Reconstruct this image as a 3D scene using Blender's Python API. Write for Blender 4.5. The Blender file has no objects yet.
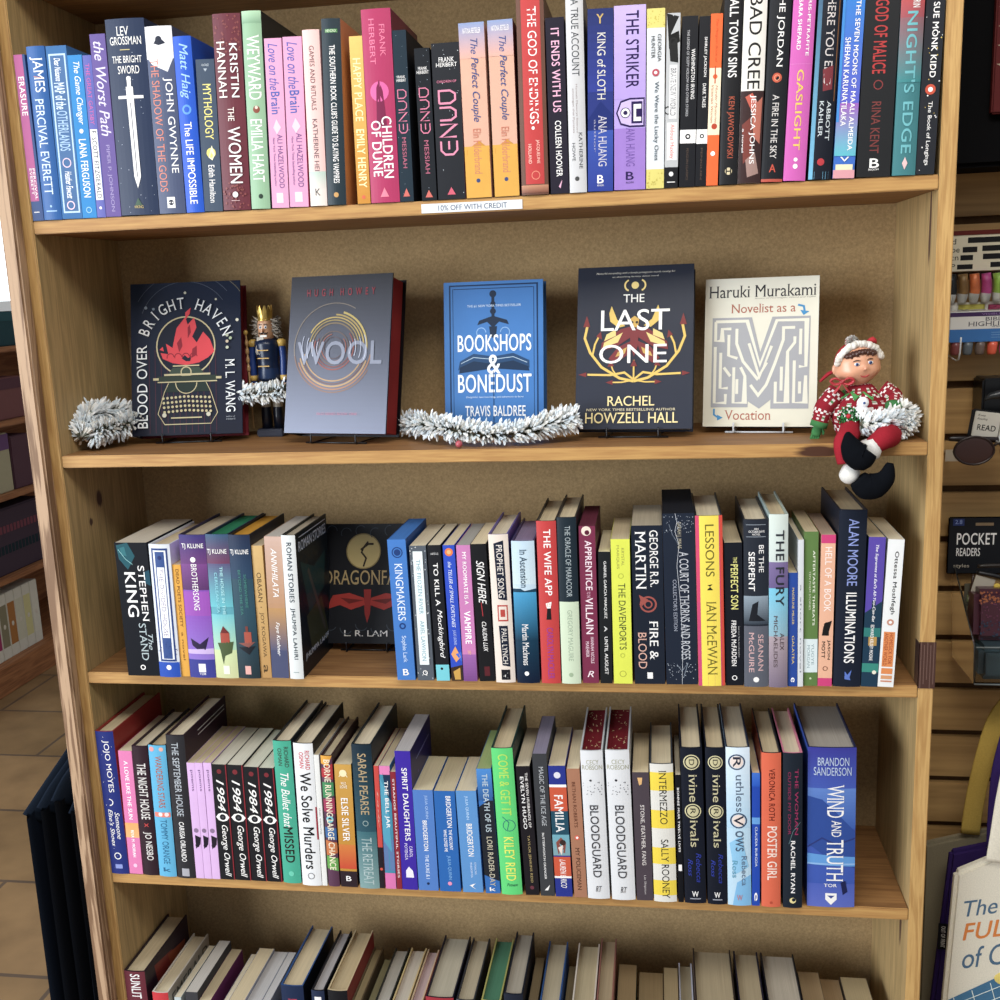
import bpy, bmesh, math, random
from mathutils import Vector, Matrix
from mathutils.geometry import tessellate_polygon
SC = bpy.context.scene
COL = SC.collection
rnd = random.Random(7)
Z1, Z2, Z3, Z4, Z5 = 1.63514, 1.30883, 0.98193, 0.65337, 0.24837
W, D, TH = 1.186, 0.2335, 0.0175          # inner width, depth and board thickness of the bookcase
PI = math.pi

# ------------------------------------------------------------------ colour and materials
def lin(c):
    c = c.lstrip('#')
    if len(c) == 3: c = ''.join(a + a for a in c)
    v = [int(c[i:i + 2], 16) / 255 for i in (0, 2, 4)]
    v = [(x / 12.92 if x <= .04045 else ((x + .055) / 1.055) ** 2.4) for x in v]
    g = .25 * v[0] + .65 * v[1] + .1 * v[2]
    return tuple(x * .9 + g * .1 for x in v)  # mixes a little grey into every colour to stand in for haze

def new_mat(name):
    m = bpy.data.materials.new(name); m.use_nodes = True
    nt = m.node_tree; b = nt.nodes['Principled BSDF']
    return m, nt, b

def node(nt, t, **kw):
    n = nt.nodes.new(t)
    for k, v in kw.items(): setattr(n, k, v)
    return n

def print_mat(name, rough, spec=.5, vary=.06, scale=60, metal=0.0, coat=0.0):
    m, nt, b = new_mat(name)
    a = node(nt, 'ShaderNodeAttribute', attribute_name='Col')
    tc = node(nt, 'ShaderNodeTexCoord'); no = node(nt, 'ShaderNodeTexNoise')
    no.inputs['Scale'].default_value = scale; no.inputs['Detail'].default_value = 4
    nt.links.new(tc.outputs['Object'], no.inputs['Vector'])
    mr = node(nt, 'ShaderNodeMapRange'); mr.inputs[3].default_value = 1 - vary; mr.inputs[4].default_value = 1 + vary
    nt.links.new(no.outputs[0], mr.inputs[0])
    mx = node(nt, 'ShaderNodeVectorMath', operation='SCALE')
    nt.links.new(a.outputs['Color'], mx.inputs[0]); nt.links.new(mr.outputs[0], mx.inputs['Scale'])
    nt.links.new(mx.outputs[0], b.inputs['Base Color'])
    b.inputs['Roughness'].default_value = rough; b.inputs['Specular IOR Level'].default_value = spec
    b.inputs['Metallic'].default_value = metal; b.inputs['Coat Weight'].default_value = coat
    b.inputs['Coat Roughness'].default_value = .15
    return m

def page_mat():
    m, nt, b = new_mat('page_edges')
    a = node(nt, 'ShaderNodeAttribute', attribute_name='Col')
    tc = node(nt, 'ShaderNodeTexCoord'); mp = node(nt, 'ShaderNodeMapping')
    mp.inputs['Scale'].default_value = (900, 9, 30)
    no = node(nt, 'ShaderNodeTexNoise'); no.inputs['Scale'].default_value = 1; no.inputs['Detail'].default_value = 3
    nt.links.new(tc.outputs['Object'], mp.inputs[0]); nt.links.new(mp.outputs[0], no.inputs['Vector'])
    mr = node(nt, 'ShaderNodeMapRange'); mr.inputs[1].default_value = .3; mr.inputs[2].default_value = .7
    mr.inputs[3].default_value = .88; mr.inputs[4].default_value = 1.06
    nt.links.new(no.outputs[0], mr.inputs[0])
    mx = node(nt, 'ShaderNodeVectorMath', operation='SCALE')
    nt.links.new(a.outputs['Color'], mx.inputs[0]); nt.links.new(mr.outputs[0], mx.inputs['Scale'])
    nt.links.new(mx.outputs[0], b.inputs['Base Color']); b.inputs['Roughness'].default_value = .9
    b.inputs['Specular IOR Level'].default_value = .15
    return m

def wood_mat(name, c0, c1, axis, rings=14, knots=(), rough=.55, strength=.6, dark='#4a2a18'):
    """grain lines running along `axis`; knots = [(x,y,z,rx,ry,rz)] dark stains in object space"""
    m, nt, b = new_mat(name)
    tc = node(nt, 'ShaderNodeTexCoord'); mp = node(nt, 'ShaderNodeMapping')
    sc = [rings, rings, rings]; sc[axis] = rings * .06
    mp.inputs['Scale'].default_value = sc
    nt.links.new(tc.outputs['Object'], mp.inputs[0])
    n1 = node(nt, 'ShaderNodeTexNoise'); n1.inputs['Scale'].default_value = 2.2; n1.inputs['Detail'].default_value = 5; n1.inputs['Distortion'].default_value = 1.2
    nt.links.new(mp.outputs[0], n1.inputs['Vector'])
    mul = node(nt, 'ShaderNodeMath', operation='MULTIPLY'); mul.inputs[1].default_value = 26
    nt.links.new(n1.outputs[0], mul.inputs[0])
    sn = node(nt, 'ShaderNodeMath', operation='SINE'); nt.links.new(mul.outputs[0], sn.inputs[0])
    n2 = node(nt, 'ShaderNodeTexNoise'); n2.inputs['Scale'].default_value = 14; n2.inputs['Detail'].default_value = 6
    nt.links.new(mp.outputs[0], n2.inputs['Vector'])
    ad = node(nt, 'ShaderNodeMath', operation='MULTIPLY_ADD'); ad.inputs[1].default_value = .22 * strength; ad.inputs[2].default_value = 0
    nt.links.new(sn.outputs[0], ad.inputs[0])
    ad2 = node(nt, 'ShaderNodeMath', operation='ADD'); nt.links.new(ad.outputs[0], ad2.inputs[0]); nt.links.new(n2.outputs[0], ad2.inputs[1])
    cr = node(nt, 'ShaderNodeValToRGB')
    cr.color_ramp.elements[0].position = .28; cr.color_ramp.elements[0].color = (*lin(c0), 1)
    cr.color_ramp.elements[1].position = .72; cr.color_ramp.elements[1].color = (*lin(c1), 1)
    nt.links.new(ad2.outputs[0], cr.inputs[0])
    out = cr.outputs[0]
    for (x, y, z, rx, ry, rz) in knots:
        s = node(nt, 'ShaderNodeVectorMath', operation='SUBTRACT'); s.inputs[1].default_value = (x, y, z)
        nt.links.new(tc.outputs['Object'], s.inputs[0])
        d = node(nt, 'ShaderNodeVectorMath', operation='DIVIDE'); d.inputs[1].default_value = (rx, ry, rz)
        nt.links.new(s.outputs[0], d.inputs[0])
        l = node(nt, 'ShaderNodeVectorMath', operation='LENGTH'); nt.links.new(d.outputs[0], l.inputs[0])
        a2 = node(nt, 'ShaderNodeMath', operation='MULTIPLY_ADD'); a2.inputs[1].default_value = .9; a2.inputs[2].default_value = 0
        nt.links.new(n2.outputs[0], a2.inputs[0])
        a3 = node(nt, 'ShaderNodeMath', operation='ADD'); nt.links.new(l.outputs['Value'], a3.inputs[0]); nt.links.new(a2.outputs[0], a3.inputs[1])
        mr = node(nt, 'ShaderNodeMapRange'); mr.inputs[1].default_value = 1.2; mr.inputs[2].default_value = 1.6; mr.inputs[3].default_value = 1; mr.inputs[4].default_value = 0
        nt.links.new(a3.outputs[0], mr.inputs[0])
        mx = node(nt, 'ShaderNodeMix', data_type='RGBA'); mx.inputs[7].default_value = (*lin(dark), 1)
        nt.links.new(mr.outputs[0], mx.inputs[0]); nt.links.new(out, mx.inputs[6]); out = mx.outputs[2]
    nt.links.new(out, b.inputs['Base Color']); b.inputs['Roughness'].default_value = rough
    b.inputs['Specular IOR Level'].default_value = .35
    bp = node(nt, 'ShaderNodeBump'); bp.inputs['Strength'].default_value = .15; bp.inputs['Distance'].default_value = .001
    nt.links.new(n2.outputs[0], bp.inputs['Height']); nt.links.new(bp.outputs[0], b.inputs['Normal'])
    return m

def speckle_mat(name, c0, c1, scale, rough=.85, bump=.3):
    m, nt, b = new_mat(name)
    tc = node(nt, 'ShaderNodeTexCoord'); no = node(nt, 'ShaderNodeTexNoise'); no.inputs['Scale'].default_value = scale; no.inputs['Detail'].default_value = 8; no.inputs['Roughness'].default_value = .75
    nt.links.new(tc.outputs['Object'], no.inputs['Vector'])
    cr = node(nt, 'ShaderNodeValToRGB'); cr.color_ramp.elements[0].position = .35; cr.color_ramp.elements[1].position = .68
    cr.color_ramp.elements[0].color = (*lin(c0), 1); cr.color_ramp.elements[1].color = (*lin(c1), 1)
    nt.links.new(no.outputs[0], cr.inputs[0]); nt.links.new(cr.outputs[0], b.inputs['Base Color'])
    b.inputs['Roughness'].default_value = rough; b.inputs['Specular IOR Level'].default_value = .25
    bp = node(nt, 'ShaderNodeBump'); bp.inputs['Strength'].default_value = bump; bp.inputs['Distance'].default_value = .001
    nt.links.new(no.outputs[0], bp.inputs['Height']); nt.links.new(bp.outputs[0], b.inputs['Normal'])
    return m

def glass_mat(name, col='#ffffff', rough=.03):
    m, nt, b = new_mat(name)
    b.inputs['Base Color'].default_value = (*lin(col), 1); b.inputs['Roughness'].default_value = rough
    b.inputs['Transmission Weight'].default_value = 1; b.inputs['IOR'].default_value = 1.15
    return m

M_JACKET = print_mat('glossy_jacket', .4, .22, .05, 45)
M_MATTE = print_mat('matte_print', .6, .15, .07, 60)
M_SATIN = print_mat('satin_paint', .3, .5, .04, 80)
M_CLOTH = print_mat('knit_cloth', .95, .1, .18, 500)
M_FROST = print_mat('flocked_needles', .85, .2, .15, 300)
M_GOLD = print_mat('gold_paint', .3, .6, .05, 90, metal=.75)
M_WIRE = print_mat('coated_wire', .35, .5, .02, 90)
M_SILVER = print_mat('silvered_jacket', .3, .6, .03, 30, metal=.65)
M_PAGE = page_mat()
M_PLASTIC = glass_mat('clear_plastic', '#f4f6f6', .05)

# ------------------------------------------------------------------ mesh collector
class MB:
    def __init__(s): s.v = []; s.f = []; s.c = []; s.sm = []
    def add(s, vs, fs, col, smooth=False):
        o = len(s.v); s.v += [tuple(v) for v in vs]
        for i, f in enumerate(fs):
            s.f.append([o + k for k in f]); s.c.append(col[i] if isinstance(col, list) else col); s.sm.append(smooth)
    def box(s, x0, x1, y0, y1, z0, z1, col, M=None):
        vs = [(x, y, z) for x in (x0, x1) for y in (y0, y1) for z in (z0, z1)]
        if M: vs = [M @ Vector(v) for v in vs]
        s.add(vs, [(0, 1, 3, 2), (4, 6, 7, 5), (0, 4, 5, 1), (2, 3, 7, 6), (0, 2, 6, 4), (1, 5, 7, 3)], lin(col) if isinstance(col, str) else col)
    def bevbox(s, x0, x1, y0, y1, z0, z1, col, r=.002):
        bm = bmesh.new(); bmesh.ops.create_cube(bm, size=1)
        bmesh.ops.scale(bm, vec=(x1 - x0, y1 - y0, z1 - z0), verts=bm.verts)
        bmesh.ops.translate(bm, vec=((x0 + x1) / 2, (y0 + y1) / 2, (z0 + z1) / 2), verts=bm.verts)
        bmesh.ops.bevel(bm, geom=bm.edges[:], offset=r, segments=2, affect='EDGES')
        s.addbm(bm, col)
    def addbm(s, bm, col, smooth=False, M=None):
        bm.verts.index_update()
        s.add([(M @ v.co if M else v.co) for v in bm.verts], [[v.index for v in f.verts] for f in bm.faces], lin(col) if isinstance(col, str) else col, smooth); bm.free()
    def ball(s, c, r, col, seg=16, ring=10, M=None):
        r = (r, r, r) if not hasattr(r, '__len__') else r
        vs = []; fs = []
        for i in range(ring + 1):
            th = PI * i / ring
            for j in range(seg):
                a = 2 * PI * j / seg
                p = Vector((r[0] * math.sin(th) * math.cos(a), r[1] * math.sin(th) * math.sin(a), r[2] * math.cos(th)))
                if M: p = M @ p
                vs.append((c[0] + p[0], c[1] + p[1], c[2] + p[2]))
        for i in range(ring):
            for j in range(seg):
                k = (j + 1) % seg; fs.append((i * seg + j, (i + 1) * seg + j, (i + 1) * seg + k, i * seg + k))
        s.add(vs, fs, lin(col), True)
    def tube(s, pts, rad, col, seg=8, smooth=3, cf=None, caps=True, flat=(1, 1)):
        """swept tube through points; rad = one radius or one per point; cf(i,j,n,seg) -> colour"""
        P = [Vector(p) for p in pts]; R_ = rad if hasattr(rad, '__len__') else [rad] * len(P)
        if smooth > 1 and len(P) > 2:
            Q = []; RR = []
            for i in range(len(P) - 1):
                a, b, c, d = P[max(i - 1, 0)], P[i], P[i + 1], P[min(i + 2, len(P) - 1)]
                for k in range(smooth):
                    t = k / smooth
                    Q.append(.5 * ((2 * b) + (c - a) * t + (2 * a - 5 * b + 4 * c - d) * t * t + (3 * b - a - 3 * c + d) * t ** 3))
                    RR.append(R_[i] * (1 - t) + R_[i + 1] * t)
            Q.append(P[-1]); RR.append(R_[-1]); P, R_ = Q, RR
        n = len(P); vs = []; cols = []; fs = []
        up = Vector((0, 0, 1)); t0 = (P[1] - P[0]).normalized()
        if abs(t0.dot(up)) > .9: up = Vector((0, 1, 0))
        nx = t0.cross(up).normalized()
        for i in range(n):
            t = (P[min(i + 1, n - 1)] - P[max(i - 1, 0)]).normalized()
            nx = (nx - t * nx.dot(t)).normalized(); ny = t.cross(nx)
            for j in range(seg):
                a = 2 * PI * j / seg
                vs.append(P[i] + nx * math.cos(a) * R_[i] * flat[0] + ny * math.sin(a) * R_[i] * flat[1])
        base = lin(col) if isinstance(col, str) else col
        for i in range(n - 1):
            for j in range(seg):
                k = (j + 1) % seg
                fs.append((i * seg + j, i * seg + k, (i + 1) * seg + k, (i + 1) * seg + j)); cols.append(lin(cf(i, j, n, seg)) if cf else base)
        if caps:
            fs.append(tuple(range(seg))[::-1]); cols.append(base); fs.append(tuple((n - 1) * seg + j for j in range(seg))); cols.append(base)
        s.add(vs, fs, cols, True)
    def lathe(s, prof, c, col, seg=20, cf=None):
        vs = []; fs = []; cols = []; base = lin(col)
        for (r, z) in prof:
            for j in range(seg):
                a = 2 * PI * j / seg; vs.append((c[0] + r * math.cos(a), c[1] + r * math.sin(a), c[2] + z))
        for i in range(len(prof) - 1):
            for j in range(seg):
                k = (j + 1) % seg; fs.append((i * seg + j, i * seg + k, (i + 1) * seg + k, (i + 1) * seg + j)); cols.append(lin(cf(i, j)) if cf else base)
        fs.append(tuple(range(seg))[::-1]); cols.append(base); fs.append(tuple((len(prof) - 1) * seg + j for j in range(seg))); cols.append(base)
        s.add(vs, fs, cols, True)
    def build(s, name, mat, parent=None, loc=(0, 0, 0)):
        me = bpy.data.meshes.new(name); me.from_pydata(s.v, [], s.f)
        at = me.color_attributes.new('Col', 'FLOAT_COLOR', 'CORNER')
        buf = []
        for f, c in zip(s.f, s.c): buf += [c[0], c[1], c[2], 1.0] * len(f)
        at.data.foreach_set('color', buf)
        me.polygons.foreach_set('use_smooth', s.sm)
        me.materials.append(mat); me.update()
        o = bpy.data.objects.new(name, me); COL.objects.link(o); o.location = loc
        if parent: o.parent = parent
        return o

def thing(name, label, cat, loc=(0, 0, 0), rot=(0, 0, 0), group=None):
    o = bpy.data.objects.new(name, None); COL.objects.link(o); o.empty_display_size = .02
    o.location = loc; o.rotation_euler = rot; o['label'] = label; o['category'] = cat
    if group: o['group'] = group
    return o
def tag(o, label, cat, group=None, kind=None):
    o['label'] = label; o['category'] = cat
    if group: o['group'] = group
    if kind: o['kind'] = kind
    return o
def struct(o): o['kind'] = 'structure'; return o

# ------------------------------------------------------------------ lettering
_cu = bpy.data.curves.new('lettering_source', 'FONT'); _cu.resolution_u = 4
_ob = bpy.data.objects.new('lettering_source', _cu); _cache = {}
def letters(s, st):
    """triangles of a word, normalised to the unit square (x right, y up); b bold, t thin, i slanted, s with serifs"""
    k = (s, st)
    if k not in _cache:
        _cu.body = s; _cu.shear = .3 if 'i' in st else 0
        _cu.space_character = 1.06 if 'b' in st else 1.0
        me = _ob.to_mesh(); vs = [(v.co.x, v.co.y) for v in me.vertices]; fs = [list(p.vertices) for p in me.polygons]
        ex = []
        if 's' in st and not 'i' in st:
            cnt = {}
            for f in fs:
                for a, b in zip(f, f[1:] + f[:1]):
                    e = (min(a, b), max(a, b)); cnt[e] = cnt.get(e, 0) + 1
            for (a, b), c in list(cnt.items()):
                (xa, ya), (xb, yb) = vs[a], vs[b]; ln = abs(xa - xb)
                if c == 1 and abs(ya - yb) < .004 and .035 < ln < .15:
                    q = .045; up = ya > .2; z0, z1 = (ya - .022, ya) if up else (ya, ya + .022)
                    ex.append([(min(xa, xb) - q, z0), (max(xa, xb) + q, z0), (max(xa, xb) + q, z1), (min(xa, xb) - q, z1)])
        _ob.to_mesh_clear()
        sh = [(-.014, 0), (.014, 0), (0, .01), (0, -.01)] if 'b' in st else [] if ('t' in st or 's' in st) else [(.012, 0)]
        x0 = min(v[0] for v in vs); x1 = max(v[0] for v in vs); y0 = min(v[1] for v in vs); y1 = max(v[1] for v in vs)
        nrm = lambda P, dx=0, dy=0: [((x + dx - x0) / max(x1 - x0, 1e-6), (y + dy - y0) / max(y1 - y0, 1e-6)) for x, y in P]
        lay = [(nrm(vs), fs)]
        if ex: lay.append((nrm([p for q in ex for p in q]), [[4 * i, 4 * i + 1, 4 * i + 2, 4 * i + 3] for i in range(len(ex))]))
        for dx, dy in sh: lay.append((nrm(vs, dx, dy), fs))
        _cache[k] = (lay, (x1 - x0) / max(y1 - y0, 1e-6))
    return _cache[k]

def art2d(items, w, h):
    """printed design as flat pieces: (verts in metres x right / z up, faces, colour)"""
    out = []
    for it in items:
        k = it[0]
        if k == 'T':
            _, s, c, v0, v1, u0, u1, st = it
            for vs, fs in letters(s, st)[0]: out.append(([((u0 + y * (u1 - u0)) * w, (1 - (v0 + x * (v1 - v0))) * h) for x, y in vs], fs, c))
        elif k == 'H':
            _, s, c, v0, v1, u0, u1, st = it
            for vs, fs in letters(s, st)[0]: out.append(([((u0 + x * (u1 - u0)) * w, (1 - (v1 - y * (v1 - v0))) * h) for x, y in vs], fs, c))
        elif k == 'B':
            _, c, v0, v1, u0, u1 = it; n = 8 if u1 - u0 > .3 else 3
            xs = [(u0 + (u1 - u0) * i / n) * w for i in range(n + 1)]
            vs = [(x, (1 - v) * h) for x in xs for v in (v1, v0)]
            out.append((vs, [(2 * i, 2 * i + 2, 2 * i + 3, 2 * i + 1) for i in range(n)], c))
        elif k == 'G':
            _, c0, c1, v0, v1, n = it; n = int(n * 2.5); a = lin(c0); b = lin(c1)
            for q in range(n):
                t = q / max(n - 1, 1); c = tuple(a[i] * (1 - t) + b[i] * t for i in range(3))
                va = v0 + (v1 - v0) * q / n; vb = v0 + (v1 - v0) * (q + 1) / n
                vs = [(x * w / 8, (1 - v) * h) for x in range(9) for v in (vb, va)]
                out.append((vs, [(2 * i, 2 * i + 2, 2 * i + 3, 2 * i + 1) for i in range(8)], c))
        elif k == 'C':
            _, c, u, v, r = it; r *= w; n = 18
            vs = [(u * w, (1 - v) * h)] + [(u * w + r * math.cos(2 * PI * i / n), (1 - v) * h + r * math.sin(2 * PI * i / n)) for i in range(n)]
            out.append((vs, [(0, i + 1, (i + 1) % n + 1) for i in range(n)], c))
        elif k == 'O':
            _, c, u, v, r, lw = it; n = 40 if w > .08 else 20
            vs = []
            for i in range(n):
                a = 2 * PI * i / n
                for q in (r * w, (r - lw) * w): vs.append((u * w + q * math.cos(a), (1 - v) * h + q * math.sin(a)))
            out.append((vs, [(2 * i, (2 * i + 2) % (2 * n), (2 * i + 3) % (2 * n), 2 * i + 1) for i in range(n)], c))
        elif k == 'A':      # arc stroke: colour, u, v, r, line width, start, end (degrees)
            _, c, u, v, r, lw, a0, a1 = it; n = max(4, int(abs(a1 - a0) / 6)); vs = []
            for i in range(n + 1):
                a = math.radians(a0 + (a1 - a0) * i / n)
                for q in (r * w, (r - lw) * w): vs.append((u * w + q * math.cos(a), (1 - v) * h + q * math.sin(a)))
            out.append((vs, [(2 * i, 2 * i + 2, 2 * i + 3, 2 * i + 1) for i in range(n)], c))
        elif k == 'P':
            _, c, pts = it; vs = [(u * w, (1 - v) * h) for u, v in pts]
            out.append((vs, [tuple(t) for t in tessellate_polygon([[Vector((x, y, 0)) for x, y in vs]])], c))
        elif k == 'L':
            _, c, lw, pts = it; q = [Vector((u * w, (1 - v) * h)) for u, v in pts]; r = lw * w / 2
            vs = []
            for i, p in enumerate(q):
                t = (q[min(i + 1, len(q) - 1)] - q[max(i - 1, 0)]).normalized(); nn = Vector((-t.y, t.x)) * r
                if len(q) > 2 and 0 < i < len(q) - 1:
                    t1 = (q[i] - q[i - 1]).normalized(); nn = nn / max(.5, abs(t1.dot(t)))
                vs += [tuple(p + nn), tuple(p - nn)]
            out.append((vs, [(2 * i, 2 * i + 1, 2 * i + 3, 2 * i + 2) for i in range(len(q) - 1)], c))
        elif k == 'S':
            _, c, n, r, seed, v0, v1 = it; rr = random.Random(seed)
            for _i in range(n):
                u = rr.uniform(.05, .95); v = rr.uniform(v0 + .01, v1 - .01); q = r * w * rr.uniform(.5, 1)
                out.append(([(u * w + q * a, (1 - v) * h + q * b) for a, b in ((-1, 0), (0, -1), (1, 0), (0, 1))], [(0, 1, 2, 3)], c))
        elif k == 'ARC':    # letters set one by one round a circle: text, colour, u, v, r, size, start, end
            _, s, c, u, v, r, size, a0, a1, st = it
            n = len(s)
            for i, ch in enumerate(s):
                if ch == ' ': continue
                a = math.radians(a0 + (a1 - a0) * i / (n - 1)); lay, asp = letters(ch, st)
                cx = u * w + r * w * math.cos(a); cz = (1 - v) * h + r * w * math.sin(a); rot = a - PI / 2
                sw = size * w * min(asp, 1.15) * .72; sh = size * w
                for vs, fs in lay:
                    pts = []
                    for x, y in vs:
                        px = (x - .5) * sw; py = (y - .5) * sh
                        pts.append((cx + px * math.cos(rot) - py * math.sin(rot), cz + px * math.sin(rot) + py * math.cos(rot)))
                    out.append((pts, fs, c))
    return out

def put_art(mb, items, w, h, fn, cuts=0, e0=.00015):
    """lay the printed pieces on a surface; fn(x, z, lift) -> 3-D point"""
    for n, (vs, fs, c) in enumerate(art2d(items, w, h)):
        e = e0 + .000014 * min(n, 160)
        col = lin(c) if isinstance(c, str) else c
        xs = [v[0] for v in vs]; zs = [v[1] for v in vs]; m_ = 1e-6
        if min(xs) > w or max(xs) < 0 or min(zs) > h or max(zs) < 0: continue
        out = min(xs) < -m_ or max(xs) > w + m_ or min(zs) < -m_ or max(zs) > h + m_
        strips = len(vs) in (8, 18) and len(fs) * 2 + 2 == len(vs)
        if out or (cuts and not strips and max(xs) - min(xs) > w * .12):
            bm = bmesh.new(); bv = [bm.verts.new((x, z, 0)) for x, z in vs]
            for f in fs:
                try: bm.faces.new([bv[i] for i in f])
                except ValueError: pass
            al = lambda: bm.verts[:] + bm.edges[:] + bm.faces[:]
            if out:
                for co, no in (((0, 0, 0), (-1, 0, 0)), ((w, 0, 0), (1, 0, 0)), ((0, 0, 0), (0, -1, 0)), ((0, h, 0), (0, 1, 0))):
                    bmesh.ops.bisect_plane(bm, geom=al(), plane_co=co, plane_no=no, clear_outer=True)
            for q in range(1, cuts):
                bmesh.ops.bisect_plane(bm, geom=al(), plane_co=(w * q / cuts, 0, 0), plane_no=(1, 0, 0))
            bm.verts.index_update()
            vs = [(v.co.x, v.co.y) for v in bm.verts]; fs = [[v.index for v in f.verts] for f in bm.faces]; bm.free()
        P = [Vector(fn(x, z, e)) for x, z in vs]; FF = []
        for f in fs:        # keep every printed face turned outwards
            if len(f) < 3: continue
            FF.append(f)
        mb.add(P, FF, col)

# ------------------------------------------------------------------ books standing with the spine out
SIDE = {
 1: [('P', '#1c3a34', [(.1, .2), (.5, .3), (.9, .25), (.8, .5), (.3, .6)]), ('P', '#3a3a20', [(.2, .6), (.7, .55), (.9, .9), (.3, .85)]), ('P', '#4a4438', [(.3, .3), (.35, .28), (.8, .8), (.75, .82)]), ('H', 'ROMAN STORIES', '#cfd4d4', .06, .13, .08, .95, ''), ('B', '#cfd4d4', .03, .035, .1, .95), ('H', 'JHUMPA LAHIRI', '#cfd4d4', .85, .9, .1, .9, '')],
 2: [('B', '#5a1c30', .3, 1, 0, 1), ('B', '#c8c0c4', .05, .056, .3, .95), ('B', '#c8c0c4', .08, .086, .3, .95), ('H', 'THE', '#c8a8b0', .2, .26, .5, .7, 'b'), ('H', 'SEPTEMBER', '#c8a8b0', .3, .42, .3, .95, 'b')],
 3: [('B', '#9088c0', .12, .127, .25, .9), ('S', '#5a48a8', 14, .02, 3, .2, .9)],
 4: [('P', '#7a2c24', [(.2, .05), (.6, .1), (.7, .3), (.3, .4)]), ('P', '#8a4428', [(.5, .1), (.9, .15), (.8, .4), (.6, .35)]), ('P', '#1c1c30', [(.1, .3), (.4, .25), (.5, .6), (.1, .7)])],
 5: [('H', 'EMERALD', '#5a5850', .06, .16, .08, .95, 'b')],
}
GROUP = {1: 'books on the top shelf', 3: 'books on the middle shelf', 4: 'books on the lower shelf', 5: 'books on the bottom visible shelf'}
ZS = {1: Z1, 3: Z3, 4: Z4, 5: Z5}

def make_book(row, x, y, t, h, lean, w, kind, base, art, label, opt):
    hard = kind == 'h'
    root = thing('hardcover_book' if hard else 'paperback_book', label, 'book',
                 (x, y, ZS[row] + .0004 + (t * math.sin(lean) if lean > 0 else 0)), (0, lean, 0), GROUP[row])
    bulge = min(.0022, t * .09) if hard else .0002
    n = 8 if hard else 4; ct = .0022 if hard else .0004
    def arc(xx): u = 2 * xx / t - 1; return -bulge * (1 - u * u) if abs(u) < 1 else 0
    side = opt.get('side', base); rim = opt.get('rim', side)
    mb = MB()
    outer = [(0, w)] + [(t * i / n, arc(t * i / n)) for i in range(n + 1)] + [(t, w)]
    inner = [(ct, w)] + [(ct + (t - 2 * ct) * i / n, ct + arc(t * i / n) * .8) for i in range(n + 1)] + [(t - ct, w)]
    N = len(outer); vs = [(px, py, z) for z in (0, h) for px, py in outer] + [(px, py, z) for z in (0, h) for px, py in inner]
    fs = []; cs = []
    for i in range(N - 1):
        c = lin(base) if i < N - 2 else lin(side)
        fs.append((i, i + 1, N + i + 1, N + i)); cs.append(c)                               # outside
        fs.append((2 * N + i + 1, 2 * N + i, 3 * N + i, 3 * N + i + 1)); cs.append(lin(rim))  # inside
        fs.append((N + i, N + i + 1, 3 * N + i + 1, 3 * N + i)); cs.append(lin(rim) if i in (0, N - 2) or hard else c)  # head
        fs.append((i + 1, i, 2 * N + i, 2 * N + i + 1)); cs.append(c)                        # foot
    fs.append((0, N, 3 * N, 2 * N)); cs.append(lin(rim)); fs.append((2 * N - 1, N - 1, 3 * N - 1, 4 * N - 1)); cs.append(lin(rim))
    mb.add(vs, fs, cs)
    if art: put_art(mb, art, t, h, lambda a, z, e: (a, arc(a) - e, z), 8 if hard else 0)
    if opt.get('sideart'): put_art(mb, SIDE[opt['sideart']], w, h, lambda a, z, e: (t + e * .3, a, z), 0)
    mb.build('cover', M_JACKET if (hard or rnd.random() < .5) else M_MATTE, root)
    pg = MB(); pc = opt.get('pages') or rnd.choice(['#dccca8', '#d4c29c', '#dfd2b4', '#d2c09a', '#dccdaa'])
    if hard:
        x0, x1, y0, y1, z0, z1 = ct + .0002, t - ct - .0002, ct + .001, w - .004, .003, h - .0035
    else:
        x0, x1, y0, y1, z0, z1 = ct + .0001, t - ct - .0001, ct + .0003, w - .0006, .0004, h - .0003
    pg.box(x0, x1, y0, y1, z0, z1, pc)
    if opt.get('pagedots'):
        for i in range(34):
            a = rnd.uniform(x0 + .003, x1 - .003); b = rnd.uniform(y0 + .004, y1 - .004); q = rnd.uniform(.001, .0028); r2 = rnd.uniform(0, 3.1)
            dx, dy = math.cos(r2) * q, math.sin(r2) * q
            pg.add([(a - dx, b - dy * 2, z1 + .0002), (a + dy * .3, b - dx * .4, z1 + .0002), (a + dx, b + dy * 2, z1 + .0002), (a - dy * .3, b + dx * .4, z1 + .0002)], [(0, 1, 2, 3)], lin(opt['pagedots']))
    pg.build('page_block', M_PAGE, root)
    return root

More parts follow.
